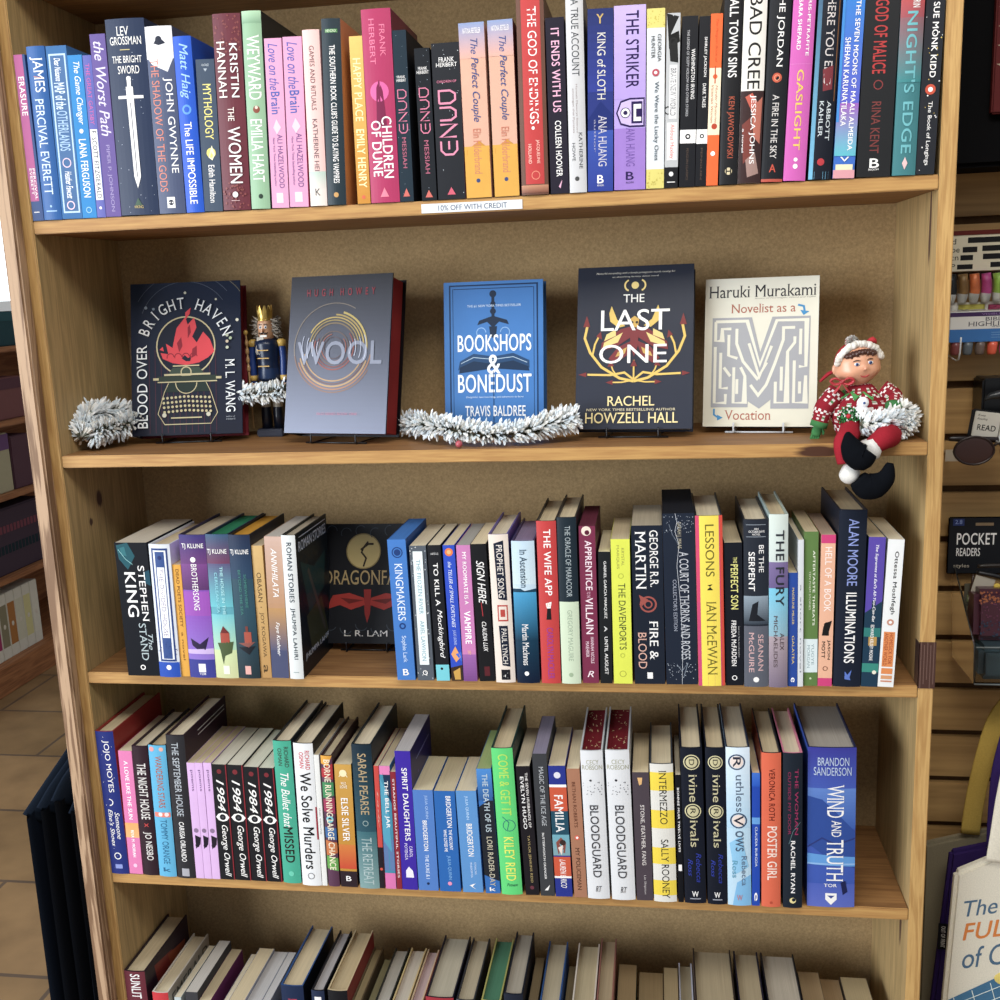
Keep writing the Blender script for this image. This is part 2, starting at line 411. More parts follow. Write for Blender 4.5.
BOOKS = [
(1, 0.002, -0.001, 0.0159, 0.2143, 0.0007, 0.135, 'p', '#2d4a80', [('B', '#b5548f', 0, 0.88, 0, 0.78), ('T', 'ERASURE', '#f2f0ee', 0.13, 0.36, 0.2, 0.7, 'b'), ('T', 'PERCIVAL', '#f2f0ee', 0.68, 0.87, 0.5, 0.72, 'b'), ('T', 'EVERETT', '#f2f0ee', 0.68, 0.84, 0.22, 0.44, 'b'), ('B', '#f2f0ee', 0.945, 0.95, 0.2, 0.7)], 'magenta spine with navy foot, leftmost book on the top shelf', {}),
(1, 0.0189, -0.001, 0.026, 0.2229, 0.0122, 0.155, 'h', '#2c5fa0', [('T', 'JAMES', '#eef2f8', 0.06, 0.26, 0.15, 0.85, 's'), ('T', 'PERCIVAL EVERETT', '#cfe0f2', 0.3, 0.85, 0.22, 0.7, 's'), ('L', '#e08850', 0.03, [(0.3, 0.17), (0.7, 0.18)]), ('C', '#9cc4e8', 0.5, 0.92, 0.06), ('B', '#9cc4e8', 0.945, 0.952, 0.2, 0.8)], 'deep blue hardcover with large white condensed name, second from left on the top shelf', {}),
(1, 0.0456, -0.001, 0.0291, 0.2216, 0.0168, 0.135, 'p', '#3a6ea5', [('B', '#bcd6ee', 0.045, 0.965, 0.1, 0.92), ('B', '#4a6f9e', 0.055, 0.955, 0.17, 0.85), ('T', 'Dear Nuisance', '#ffffff', 0.07, 0.2, 0.35, 0.65, 'i'), ('T', 'MAP of the', '#dfeefa', 0.21, 0.36, 0.25, 0.75, 'b'), ('T', 'OTHERLANDS', '#a9c8e8', 0.37, 0.6, 0.25, 0.75, 'b'), ('O', '#e0c8d8', 0.5, 0.67, 0.22, 0.05), ('T', 'Heather Fawcett', '#ffffff', 0.72, 0.88, 0.35, 0.68, 'i'), ('O', '#f0d0e0', 0.5, 0.92, 0.2, 0.05)], 'blue paperback whose spine carries a pale rectangular frame around its title', {}),
(1, 0.0753, -0.001, 0.0204, 0.2084, 0.0155, 0.135, 'p', '#2f87c8', [('T', 'The Game Changer', '#f2f0ee', 0.04, 0.42, 0.25, 0.8, 'i'), ('C', '#f2f0ee', 0.5, 0.46, 0.14), ('T', 'LANA FERGUSON', '#f2f0ee', 0.51, 0.87, 0.25, 0.75, 'b'), ('O', '#9ed0f0', 0.5, 0.95, 0.2, 0.05)], 'bright sky blue paperback with white script title, near left end of the top shelf', {}),
(1, 0.0965, -0.001, 0.0124, 0.207, 0.0168, 0.135, 'p', '#5b5fae', [('T', 'THE GREAT GATSBY', '#c85aa0', 0.05, 0.42, 0.25, 0.7, 's'), ('B', '#f2f0ee', 0.45, 0.89, 0.1, 0.9), ('T', 'F. SCOTT FITZGERALD', '#20264a', 0.46, 0.88, 0.25, 0.75, 'b'), ('C', '#f2f0ee', 0.5, 0.94, 0.15)], 'thin purple blue paperback with a white name panel in its lower half', {}),
(1, 0.1096, -0.001, 0.0215, 0.2321, 0.0147, 0.135, 'p', '#6b5a9a', [('T', 'the Worst Path', '#ddd6ee', 0.04, 0.55, 0.2, 0.85, 'i'), ('T', 'PIPER P. JOHNSON', '#a79ac8', 0.6, 0.97, 0.35, 0.65, '')], 'muted violet paperback with tall pale script, left of the sword spine', {}),
(1, 0.132, -0.001, 0.0539, 0.2476, 0.0189, 0.155, 'h', '#26334f', [('S', '#c8d4e8', 26, 0.012, 3, 0, 1), ('H', 'LEV', '#f2f0ee', 0.04, 0.085, 0.3, 0.6, 's'), ('H', 'GROSSMAN', '#f2f0ee', 0.09, 0.13, 0.1, 0.9, 's'), ('L', '#c8b878', 0.02, [(0.35, 0.155), (0.6, 0.155)]), ('H', 'THE BRIGHT', '#f2f0ee', 0.185, 0.22, 0.12, 0.88, 's'), ('H', 'SWORD', '#f2f0ee', 0.235, 0.275, 0.25, 0.8, 's'), ('P', '#f2f0ee', [(0.42, 0.34), (0.6, 0.34), (0.62, 0.8), (0.52, 0.86), (0.45, 0.8)]), ('L', '#26334f', 0.02, [(0.51, 0.42), (0.53, 0.8)]), ('B', '#f2f0ee', 0.385, 0.4, 0.2, 0.85), ('B', '#f2f0ee', 0.3, 0.39, 0.46, 0.56), ('C', '#f2f0ee', 0.51, 0.3, 0.06), ('P', '#3f5a48', [(0.4, 0.95), (0.6, 0.95), (0.5, 0.91)]), ('H', 'VIKING', '#c9b36a', 0.95, 0.965, 0.38, 0.62, '')], 'thick navy hardcover with a tall white sword pointing down its spine', {}),
(1, 0.1867, -0.001, 0.037, 0.2353, 0.0171, 0.155, 'h', '#4a5472', [('B', '#e8e8ec', 0, 0.17, 0, 1), ('P', '#e8e8ec', [(0, 0.16), (1, 0.16), (0.75, 0.24), (0.2, 0.2)]), ('P', '#23283a', [(0.3, 0.09), (0.5, 0.05), (0.75, 0.09), (0.5, 0.1)]), ('C', '#23283a', 0.5, 0.07, 0.12), ('T', 'JOHN GWYNNE', '#f2f0ee', 0.27, 0.78, 0.55, 0.88, 's'), ('T', 'THE SHADOW OF THE GODS', '#d07a68', 0.17, 0.88, 0.12, 0.42, 's'), ('B', '#f2f0ee', 0.91, 0.97, 0.35, 0.65), ('C', '#23283a', 0.5, 0.94, 0.1)], 'white topped slate grey hardcover with a red title running beside a white name', {}),
(1, 0.2252, -0.001, 0.0248, 0.2211, 0.012, 0.142, 'h', '#1f57c8', [('T', 'Matt Haig', '#9cc8f0', 0.04, 0.35, 0.2, 0.8, 'i'), ('T', 'The LIFE IMPOSSIBLE', '#f2f0ee', 0.48, 0.95, 0.28, 0.7, ''), ('O', '#5a9ae8', 0.5, 0.41, 0.25, 0.1)], 'vivid cobalt blue hardcover with pale script name on the top shelf', {}),
(1, 0.2506, -0.001, 0.0253, 0.1911, 0.0298, 0.135, 'p', '#3b4a5e', [('H', 'VINTAGE', '#c8d0d8', 0.03, 0.045, 0.3, 0.7, ''), ('P', '#aab4c0', [(0.4, 0.06), (0.6, 0.06), (0.5, 0.08), (0.62, 0.12), (0.38, 0.12), (0.5, 0.08)]), ('T', 'MYTHOLOGY', '#e8dc78', 0.16, 0.52, 0.3, 0.75, ''), ('C', '#e8d468', 0.55, 0.61, 0.25), ('P', '#f4eec0', [(0.4, 0.64), (0.6, 0.56), (0.75, 0.62), (0.6, 0.66)]), ('T', 'Edith Hamilton', '#f2f0ee', 0.69, 0.94, 0.35, 0.68, '')], 'short slate paperback with yellow title over a small golden emblem', {}),
(1, 0.2774, -0.001, 0.0377, 0.2438, 0.0274, 0.155, 'h', '#6a2f3a', [('S', '#8a4a48', 60, 0.05, 5, 0, 0.2), ('S', '#8a4a48', 40, 0.05, 6, 0.85, 1), ('T', 'KRISTIN', '#f2f0ee', 0.15, 0.42, 0.58, 0.85, ''), ('T', 'HANNAH', '#f4e8e0', 0.14, 0.42, 0.12, 0.42, ''), ('T', 'THE', '#f4e8e0', 0.47, 0.54, 0.4, 0.62, ''), ('T', 'WOMEN', '#f2f0ee', 0.57, 0.86, 0.35, 0.8, ''), ('C', '#f2f0ee', 0.5, 0.92, 0.1), ('B', '#caa', 0.95, 0.953, 0.35, 0.65)], 'maroon hardcover with thin white lettering, left of the pale green one', {'side': '#5a2a34'}),
(1, 0.3165, -0.001, 0.0257, 0.2446, 0.0306, 0.155, 'h', '#8fb592', [('T', 'WEYWARD', '#f2f0ee', 0.12, 0.44, 0.2, 0.85, 's'), ('C', '#8a4a3a', 0.55, 0.49, 0.18), ('C', '#e8d0c0', 0.55, 0.48, 0.08), ('T', 'EMILIA HART', '#f2f0ee', 0.54, 0.86, 0.2, 0.8, 's'), ('C', '#2a3a30', 0.55, 0.935, 0.12), ('G', '#a8cda8', '#7fa585', 0, 0.06, 4)], 'sage green hardcover with tall white letters and a small bird mark on the top shelf', {'side': '#22262a'}),
(1, 0.3449, -0.001, 0.023, 0.2102, 0.0298, 0.135, 'p', '#dc9cc0', [('T', 'Love on the', '#5a5fb0', 0.03, 0.3, 0.2, 0.75, 'i'), ('T', 'Brain', '#4a5fb0', 0.31, 0.44, 0.25, 0.75, 'b'), ('P', '#f0c8dc', [(0.3, 0.52), (0.5, 0.47), (0.75, 0.52), (0.5, 0.56)]), ('T', 'ALI HAZELWOOD', '#7a4f8a', 0.56, 0.88, 0.5, 0.8, ''), ('T', 'New York Times bestselling author', '#7a4f8a', 0.58, 0.87, 0.2, 0.35, ''), ('B', '#f0d4e4', 0.91, 0.97, 0.3, 0.7)], 'left of two matching pink paperbacks with blue script titles', {}),
(1, 0.3695, -0.001, 0.0253, 0.2103, 0.0309, 0.135, 'p', '#dc9cc0', [('T', 'Love on the', '#5a5fb0', 0.03, 0.3, 0.2, 0.75, 'i'), ('T', 'Brain', '#4a5fb0', 0.31, 0.44, 0.25, 0.75, 'b'), ('P', '#f0c8dc', [(0.3, 0.52), (0.5, 0.47), (0.75, 0.52), (0.5, 0.56)]), ('T', 'ALI HAZELWOOD', '#7a4f8a', 0.56, 0.88, 0.5, 0.8, ''), ('T', 'New York Times bestselling author', '#7a4f8a', 0.58, 0.87, 0.2, 0.35, ''), ('B', '#f0d4e4', 0.91, 0.97, 0.3, 0.7)], 'right of two matching pink paperbacks with blue script titles', {'side': '#c03868'}),
(1, 0.3979, -0.001, 0.0225, 0.2168, 0.0211, 0.142, 'h', '#ecc2bc', [('T', 'GAMES AND RITUALS', '#6a4a4c', 0.09, 0.45, 0.38, 0.66, ''), ('T', 'KATHERINE HEINY', '#5a4a50', 0.5, 0.86, 0.38, 0.66, ''), ('G', '#b8ccc0', '#dcd4cc', 0.8, 0.9, 6), ('B', '#e4d8d0', 0.9, 1, 0, 1), ('H', 'K', '#3a3a3a', 0.9, 0.94, 0.35, 0.65, '')], 'pale blush pink hardcover with a greyish green band low on the spine', {'side': '#e8b8c0'}),
(1, 0.4211, -0.001, 0.0251, 0.2281, 0.0323, 0.155, 'h', '#26343c', [('B', '#3f7a44', 0.055, 0.075, 0.2, 0.85), ('H', 'HENDRIX', '#d8e8c8', 0.058, 0.072, 0.25, 0.8, 'b'), ('T', "THE SOUTHERN BOOK CLUB'S", '#f2f0ee', 0.14, 0.53, 0.4, 0.7, 'b'), ('T', 'GUIDE TO SLAYING VAMPIRES', '#f2f0ee', 0.54, 0.88, 0.4, 0.7, 'b'), ('C', '#c89858', 0.5, 0.945, 0.13)], 'tall dark teal hardcover with a tiny green tag near its head', {'side': '#d0905c'}),
(1, 0.4618, -0.001, 0.017, 0.2053, 0.0085, 0.135, 'p', '#d9a440', [('G', '#e8bc60', '#c88828', 0.0, 1, 12), ('T', 'HAPPY PLACE', '#f8e8a8', 0.13, 0.5, 0.2, 0.8, 'b'), ('T', 'EMILY HENRY', '#fff0b0', 0.55, 0.9, 0.2, 0.8, 'b'), ('C', '#d86a48', 0.5, 0.96, 0.15)], 'mustard gold paperback squeezed between a dark teal and a tall crimson book', {}),
(1, 0.48, -0.001, 0.0382, 0.2355, 0.0041, 0.155, 'h', '#b03260', [('T', 'FRANK', '#e87a9c', 0.08, 0.24, 0.6, 0.78, 's'), ('T', 'HERBERT', '#e87a9c', 0.05, 0.28, 0.25, 0.43, 's'), ('C', '#e060a0', 0.5, 0.42, 0.32), ('P', '#7a2048', [(0.35, 0.6), (0.4, 0.4), (0.5, 0.36), (0.62, 0.42), (0.7, 0.6)]), ('T', 'CHILDREN', '#f2f0ee', 0.55, 0.87, 0.52, 0.85, 'b'), ('T', 'OF DUNE', '#f2f0ee', 0.57, 0.86, 0.15, 0.48, 'b'), ('P', '#f08098', [(0.5, 0.92), (0.65, 0.97), (0.35, 0.97)])], 'tall crimson hardcover with bold white title and a pink robed figure', {'side': '#6e2440'}),
(1, 0.5188, -0.001, 0.0177, 0.2085, 0.0055, 0.135, 'p', '#20303c', [('S', '#a8b8c8', 14, 0.03, 8, 0, 1), ('H', 'FRANK', '#f2f0ee', 0.26, 0.275, 0.2, 0.8, 's'), ('H', 'HERBERT', '#f2f0ee', 0.28, 0.295, 0.15, 0.85, 's'), ('L', '#d87a98', 0.07, [(0.2, 0.391), (0.2, 0.342), (0.62, 0.342), (0.8, 0.355), (0.8, 0.378), (0.62, 0.391), (0.2, 0.391)]), ('L', '#d87a98', 0.07, [(0.2, 0.408), (0.62, 0.408), (0.8, 0.421), (0.8, 0.444), (0.62, 0.458), (0.2, 0.458)]), ('L', '#d87a98', 0.07, [(0.2, 0.474), (0.8, 0.474), (0.2, 0.524), (0.8, 0.524)]), ('L', '#d87a98', 0.07, [(0.2, 0.54), (0.2, 0.577), (0.35, 0.593), (0.65, 0.593), (0.8, 0.577), (0.8, 0.54)]), ('L', '#d87a98', 0.07, [(0.5, 0.54), (0.5, 0.574)]), ('T', 'MESSIAH', '#b06078', 0.62, 0.8, 0.35, 0.65, 'b'), ('P', '#d06a60', [(0.5, 0.92), (0.75, 0.97), (0.25, 0.97)])], 'narrow dark spine with thin pink letters, right beside the tall crimson book', {'side': '#1c2028'}),
(1, 0.5477, -0.001, 0.0194, 0.1853, -0.0039, 0.106, 'p', '#1c2026', [('S', '#a8b8c8', 12, 0.03, 9, 0, 1), ('H', 'FRANK', '#f2f0ee', 0.12, 0.14, 0.2, 0.8, 's'), ('H', 'HERBERT', '#f2f0ee', 0.145, 0.165, 0.1, 0.9, 's'), ('L', '#d87a98', 0.07, [(0.2, 0.316), (0.2, 0.258), (0.62, 0.258), (0.8, 0.273), (0.8, 0.3), (0.62, 0.316), (0.2, 0.316)]), ('L', '#d87a98', 0.07, [(0.2, 0.335), (0.62, 0.335), (0.8, 0.351), (0.8, 0.378), (0.62, 0.393), (0.2, 0.393)]), ('L', '#d87a98', 0.07, [(0.2, 0.413), (0.8, 0.413), (0.2, 0.471), (0.8, 0.471)]), ('L', '#d87a98', 0.07, [(0.2, 0.49), (0.2, 0.533), (0.35, 0.552), (0.65, 0.552), (0.8, 0.533), (0.8, 0.49)]), ('L', '#d87a98', 0.07, [(0.5, 0.49), (0.5, 0.529)]), ('T', 'MESSIAH', '#b06078', 0.6, 0.82, 0.35, 0.65, 'b'), ('P', '#d06a60', [(0.5, 0.93), (0.75, 0.98), (0.25, 0.98)])], 'shortest of the three dark spines with thin pink letters', {}),
(1, 0.5692, -0.001, 0.0357, 0.1897, -0.0008, 0.135, 'p', '#22242a', [('S', '#c8d0d8', 16, 0.02, 10, 0, 1), ('H', 'FRANK', '#f2f0ee', 0.09, 0.12, 0.25, 0.8, 's'), ('H', 'HERBERT', '#f2f0ee', 0.125, 0.15, 0.15, 0.9, 's'), ('H', 'CHILDREN OF', '#d87a98', 0.235, 0.25, 0.15, 0.85, 'b'), ('L', '#e08aa8', 0.07, [(0.2, 0.381), (0.2, 0.301), (0.606, 0.301), (0.78, 0.322), (0.78, 0.36), (0.606, 0.381), (0.2, 0.381)]), ('L', '#e08aa8', 0.07, [(0.2, 0.408), (0.606, 0.408), (0.78, 0.43), (0.78, 0.467), (0.606, 0.489), (0.2, 0.489)]), ('L', '#e08aa8', 0.07, [(0.2, 0.516), (0.78, 0.516), (0.2, 0.596), (0.78, 0.596)]), ('L', '#e08aa8', 0.07, [(0.2, 0.623), (0.2, 0.682), (0.345, 0.709), (0.635, 0.709), (0.78, 0.682), (0.78, 0.623)]), ('L', '#e08aa8', 0.07, [(0.49, 0.623), (0.49, 0.677)]), ('P', '#d05a70', [(0.5, 0.92), (0.65, 0.97), (0.35, 0.97)])], 'widest of the dark spines with pink letters, left of two peach books', {'side': '#8a2840'}),
(1, 0.6066, -0.001, 0.0323, 0.2108, -0.0082, 0.135, 'p', '#d9a890', [('G', '#8b9cc4', '#dca898', 0, 0.2, 8), ('B', '#d9a23c', 0.7, 1, 0, 1), ('P', '#c98e2c', [(0.1, 0.72), (0.6, 0.67), (1, 0.72), (1, 0.8), (0.1, 0.75)]), ('H', 'NATIONAL BESTSELLER', '#f2f0ee', 0.03, 0.06, 0.15, 0.85, ''), ('T', 'The Perfect Couple', '#3f5088', 0.09, 0.56, 0.35, 0.72, 'i'), ('T', 'Elin Hilderbrand', '#c87860', 0.6, 0.86, 0.38, 0.68, 's'), ('C', '#3a4a7a', 0.5, 0.9, 0.08)], 'left of two peach and gold paperbacks with blue cursive titles', {'side': '#c8a090'}),
(1, 0.6431, -0.001, 0.0317, 0.2116, -0.0079, 0.135, 'p', '#d9a890', [('G', '#8b9cc4', '#dca898', 0, 0.2, 8), ('B', '#d9a23c', 0.7, 1, 0, 1), ('P', '#c98e2c', [(0.1, 0.72), (0.6, 0.67), (1, 0.72), (1, 0.8), (0.1, 0.75)]), ('H', 'NATIONAL BESTSELLER', '#f2f0ee', 0.03, 0.06, 0.15, 0.85, ''), ('T', 'The Perfect Couple', '#3f5088', 0.09, 0.56, 0.35, 0.72, 'i'), ('T', 'Elin Hilderbrand', '#c87860', 0.6, 0.86, 0.38, 0.68, 's'), ('C', '#3a4a7a', 0.5, 0.9, 0.08)], 'right of two peach and gold paperbacks with blue cursive titles', {'side': '#8a3a3c'}),
(1, 0.678, -0.001, 0.0343, 0.2379, 0.0005, 0.155, 'h', '#6a4638', [('B', '#c03c3c', 0.0, 0.945, 0.17, 0.86), ('T', 'THE GOD OF ENDINGS', '#f2f0ee', 0.06, 0.64, 0.4, 0.72, 's'), ('C', '#f2f0ee', 0.5, 0.66, 0.06), ('T', 'JACQUELINE', '#f0c8b8', 0.72, 0.84, 0.58, 0.72, ''), ('T', 'HOLLAND', '#f0c8b8', 0.74, 0.84, 0.3, 0.42, ''), ('O', '#e08870', 0.55, 0.9, 0.16, 0.03), ('G', '#c08868', '#805040', 0.95, 0.99, 4)], 'tall red and brown hardcover with white capitals, near the middle of the top shelf', {'side': '#5a3a30'}),
(1, 0.7152, -0.001, 0.0229, 0.2094, -0.0065, 0.135, 'p', '#24202e', [('T', 'IT ENDS WITH US', '#e8b0cc', 0.06, 0.53, 0.28, 0.72, 'b'), ('T', 'COLLEEN HOOVER', '#f2f0ee', 0.58, 0.9, 0.35, 0.68, 'b'), ('P', '#e8b0cc', [(0.45, 0.96), (0.65, 0.92), (0.55, 0.97)])], 'near black paperback with bold pale pink capitals on the top shelf', {}),
(1, 0.7394, -0.001, 0.0215, 0.2402, -0.0002, 0.155, 'h', '#c8c8ca', [('T', 'A TRUE ACCOUNT', '#3a3e44', 0.05, 0.42, 0.3, 0.72, 's'), ('T', 'Hannah Masurys Sojourn', '#9a8a8a', 0.46, 0.7, 0.45, 0.58, ''), ('T', 'amongst the Pyrates', '#9a8a8a', 0.48, 0.7, 0.25, 0.38, ''), ('T', 'KATHERINE', '#3a3e44', 0.7, 0.88, 0.6, 0.8, 's'), ('T', 'HOWE', '#3a3e44', 0.75, 0.84, 0.2, 0.38, 's'), ('C', '#4a4a4a', 0.45, 0.93, 0.13)], 'pale grey hardcover with dark thin capitals, left of the blue one', {'side': '#77777c'}),
(1, 0.7622, -0.001, 0.0315, 0.2154, 0.0191, 0.135, 'p', '#26347c', [('G', '#1f2c66', '#2c3a90', 0, 0.45, 4), ('P', '#1c2c70', [(0, 0.6), (0.5, 0.5), (1, 0.58), (1, 0.7), (0, 0.7)]), ('G', '#3450a8', '#2c3f94', 0.66, 1, 6), ('H', 'Y', '#c8a860', 0.03, 0.08, 0.35, 0.62, 'b'), ('T', 'KING of SLOTH', '#d8d4cc', 0.13, 0.49, 0.38, 0.7, 's'), ('T', 'ANA HUANG', '#c8c4d0', 0.58, 0.86, 0.42, 0.75, 's'), ('T', 'author', '#a0a0c0', 0.6, 0.78, 0.25, 0.33, ''), ('H', 'B', '#f2f0ee', 0.91, 0.955, 0.38, 0.62, 'b'), ('H', 'BLOOM', '#f2f0ee', 0.963, 0.972, 0.38, 0.62, '')], 'royal blue paperback with silver capitals, left of the wide lilac one', {}),
(1, 0.7953, -0.001, 0.0387, 0.2165, 0.0154, 0.135, 'p', '#b19ade', [('G', '#c0aae4', '#b098dc', 0, 0.5, 4), ('B', '#9a78c8', 0.66, 1, 0, 1), ('T', 'THE STRIKER', '#2a1c50', 0.03, 0.44, 0.38, 0.78, 'b'), ('P', '#2a1c50', [(0.06, 0.575), (0.2, 0.51), (0.5, 0.495), (0.97, 0.495), (0.97, 0.655), (0.5, 0.655), (0.2, 0.64)]), ('P', '#c8b4e8', [(0.11, 0.575), (0.23, 0.52), (0.5, 0.505), (0.93, 0.505), (0.93, 0.645), (0.5, 0.645), (0.23, 0.63)]), ('P', '#2a1c50', [(0.55, 0.515), (0.9, 0.515), (0.9, 0.635), (0.55, 0.635)]), ('P', '#f2f0ee', [(0.62, 0.53), (0.86, 0.53), (0.86, 0.555), (0.7, 0.555), (0.7, 0.6), (0.86, 0.6), (0.86, 0.622), (0.62, 0.622)]), ('C', '#f2f0ee', 0.36, 0.575, 0.15), ('C', '#2a1c50', 0.36, 0.575, 0.07), ('O', '#2a1c50', 0.36, 0.575, 0.16, 0.025), ('T', 'ANA HUANG', '#6f4f9e', 0.66, 0.87, 0.38, 0.66, 's'), ('H', 'B', '#2a1c50', 0.9, 0.945, 0.38, 0.62, 'b'), ('H', 'BLOOM', '#2a1c50', 0.955, 0.965, 0.38, 0.62, '')], 'wide lilac paperback with a dark purple shield emblem, on the top shelf', {}),
(1, 0.8352, -0.001, 0.0218, 0.2107, 0.0157, 0.135, 'p', '#d8dce0', [('B', '#d8cc6a', 0, 0.105, 0, 1), ('B', '#d8cc6a', 0.89, 1, 0, 1), ('S', '#c4b44a', 20, 0.06, 11, 0, 0.1), ('S', '#c4b44a', 20, 0.06, 12, 0.9, 1), ('T', 'GEORGIA', '#4a4a4a', 0.14, 0.29, 0.6, 0.8, ''), ('T', 'HUNTER', '#4a4a4a', 0.15, 0.27, 0.25, 0.45, ''), ('C', '#b84a5a', 0.5, 0.35, 0.2), ('C', '#f2f0ee', 0.5, 0.35, 0.09), ('T', 'We Were the Lucky Ones', '#4a5a64', 0.4, 0.84, 0.38, 0.68, '')], 'white paperback with yellow patterned bands at head and foot of the spine', {'side': '#c8b868'}),
(1, 0.8576, -0.001, 0.0163, 0.2039, 0.0236, 0.135, 'p', '#b8babc', [('P', '#141414', [(0, 0), (0.9, 0.02), (0.3, 0.12), (0.9, 0.1), (1, 0.16), (0.2, 0.2)]), ('P', '#202020', [(0.2, 0.18), (0.8, 0.14), (0.9, 0.28), (0.3, 0.27)]), ('O', '#222', 0.5, 0.16, 0.3, 0.12), ('O', '#222', 0.2, 0.55, 0.3, 0.08), ('B', '#d8d8d8', 0.29, 0.6, 0.25, 0.85), ('T', 'BRAVE NEW WORLD', '#6a6a70', 0.31, 0.58, 0.35, 0.75, 's'), ('B', '#e4e4e4', 0.62, 0.84, 0.15, 0.9), ('T', 'Aldous Huxley', '#d86a60', 0.63, 0.83, 0.3, 0.7, ''), ('B', '#1c1c20', 0.88, 1, 0, 1), ('C', '#f2f0ee', 0.5, 0.92, 0.17), ('B', '#f2f0ee', 0.965, 0.97, 0.2, 0.8)], 'thin white paperback with swirling black drawings down its spine', {}),
(1, 0.8758, -0.001, 0.0191, 0.1992, 0.0261, 0.135, 'p', '#1a1b20', [('B', '#f2f0ee', 0.66, 0.74, 0, 1), ('C', '#1a1b20', 0.5, 0.7, 0.17), ('C', '#f2f0ee', 0.5, 0.7, 0.08), ('T', 'WASHINGTON IRVING', '#f2f0ee', 0.19, 0.48, 0.62, 0.85, 'b'), ('T', 'THE LEGEND OF SLEEPY HOLLOW AND OTHER STORIES', '#b8b8bc', 0.08, 0.58, 0.32, 0.48, ''), ('T', 'PENGUIN CLASSICS', '#5a4a40', 0.77, 0.96, 0.42, 0.56, '')], 'wider of two slim black paperbacks with a white penguin band, on the top shelf', {}),
(1, 0.8955, -0.001, 0.0132, 0.1977, 0.031, 0.135, 'p', '#1a1b20', [('B', '#f2f0ee', 0.66, 0.745, 0, 1), ('C', '#1a1b20', 0.5, 0.7, 0.2), ('C', '#f2f0ee', 0.5, 0.7, 0.1), ('T', 'SHIRLEY JACKSON', '#f2f0ee', 0.12, 0.35, 0.45, 0.75, 'b'), ('T', 'DARK TALES', '#f2f0ee', 0.39, 0.53, 0.45, 0.75, 'b'), ('T', 'PENGUIN', '#5a4a40', 0.77, 0.96, 0.42, 0.6, '')], 'slimmer of two black paperbacks with a white penguin band, left of the orange spine', {}),
(1, 0.909, -0.001, 0.014, 0.1996, 0.031, 0.135, 'p', '#ee6424', [('B', '#efe0c0', 0.31, 0.7, 0, 1), ('T', 'The Penguin Book of', '#c85020', 0.03, 0.28, 0.4, 0.65, 'i'), ('C', '#e06030', 0.5, 0.36, 0.2), ('L', '#c04a20', 0.1, [(0.5, 0.3), (0.5, 0.4)]), ('T', 'Murder Mysteries', '#b06040', 0.41, 0.63, 0.5, 0.75, 'i'), ('T', 'Victorian Women', '#b06040', 0.41, 0.63, 0.2, 0.42, 'i'), ('C', '#b84028', 0.55, 0.65, 0.25), ('C', '#f2f0ee', 0.5, 0.81, 0.2)], 'slim bright orange paperback with a cream middle panel', {}),
(1, 0.9248, -0.001, 0.0216, 0.2237, 0.0294, 0.155, 'h', '#1f1f22', [('T', 'SMALL TOWN SINS', '#f2f0ee', -0.02, 0.44, 0.3, 0.78, 'b'), ('T', 'KEN JAWOROWSKI', '#b0543c', 0.54, 0.86, 0.3, 0.72, 'b'), ('C', '#d8c8a0', 0.5, 0.93, 0.2), ('H', 'H', '#222', 0.91, 0.95, 0.35, 0.65, 'b')], 'black hardcover with bold white capitals, right beside the slim orange spine', {}),
(1, 0.9473, -0.001, 0.0272, 0.2297, 0.0326, 0.155, 'h', '#e4e0d8', [('T', 'BAD CREE', '#22201f', 0.06, 0.52, 0.25, 0.8, ''), ('B', '#3a2626', 0.53, 1, 0, 1), ('P', '#c05a48', [(0.2, 0.56), (0.5, 0.54), (0.8, 0.6), (0.6, 0.66)]), ('P', '#b86a58', [(0.5, 0.62), (0.95, 0.56), (0.9, 0.8), (0.6, 0.76)]), ('P', '#7a3c34', [(0.1, 0.7), (0.5, 0.66), (0.6, 0.85), (0.2, 0.9)]), ('P', '#a08078', [(0.3, 0.88), (0.7, 0.84), (0.9, 0.95), (0.4, 0.97)]), ('T', 'JESSICA JOHNS', '#f2f0ee', 0.55, 0.9, 0.4, 0.68, ''), ('T', 'a novel', '#f2f0ee', 0.72, 0.84, 0.12, 0.2, '')], 'hardcover with a white upper spine above swirling red and black art', {}),
(1, 0.9755, -0.001, 0.0255, 0.2308, 0.0416, 0.155, 'h', '#1d1f24', [('T', 'THE JORDAN', '#f2f0ee', 0.04, 0.42, 0.35, 0.72, 's'), ('C', '#c8583c', 0.5, 0.475, 0.22), ('C', '#1d1f24', 0.55, 0.48, 0.1), ('O', '#e09070', 0.5, 0.475, 0.14, 0.04), ('T', 'A FIRE IN THE SKY', '#d8d4d0', 0.56, 0.88, 0.35, 0.65, 's'), ('H', 'A', '#c8503c', 0.91, 0.95, 0.35, 0.65, 'b'), ('B', '#b85040', 0.985, 1, 0, 1)], 'charcoal hardcover with a small round red emblem, left of the hot pink book', {}),
(1, 1.0022, -0.001, 0.0263, 0.2255, 0.0452, 0.155, 'h', '#cc5cb0', [('T', 'S.JORIS-PETRAFITE', '#f2f0ee', 0.0, 0.36, 0.62, 0.8, 'b'), ('T', 'SARA SHEPARD', '#f2f0ee', 0.08, 0.33, 0.25, 0.42, 'b'), ('T', 'GASLIGHT', '#e8c848', 0.43, 0.84, 0.35, 0.65, ''), ('C', '#f2f0ee', 0.5, 0.89, 0.09), ('C', '#f2f0ee', 0.5, 0.925, 0.11), ('B', '#d878c0', 0.4, 0.403, 0, 1)], 'hot pink hardcover with spaced yellow capitals, on the top shelf', {}),
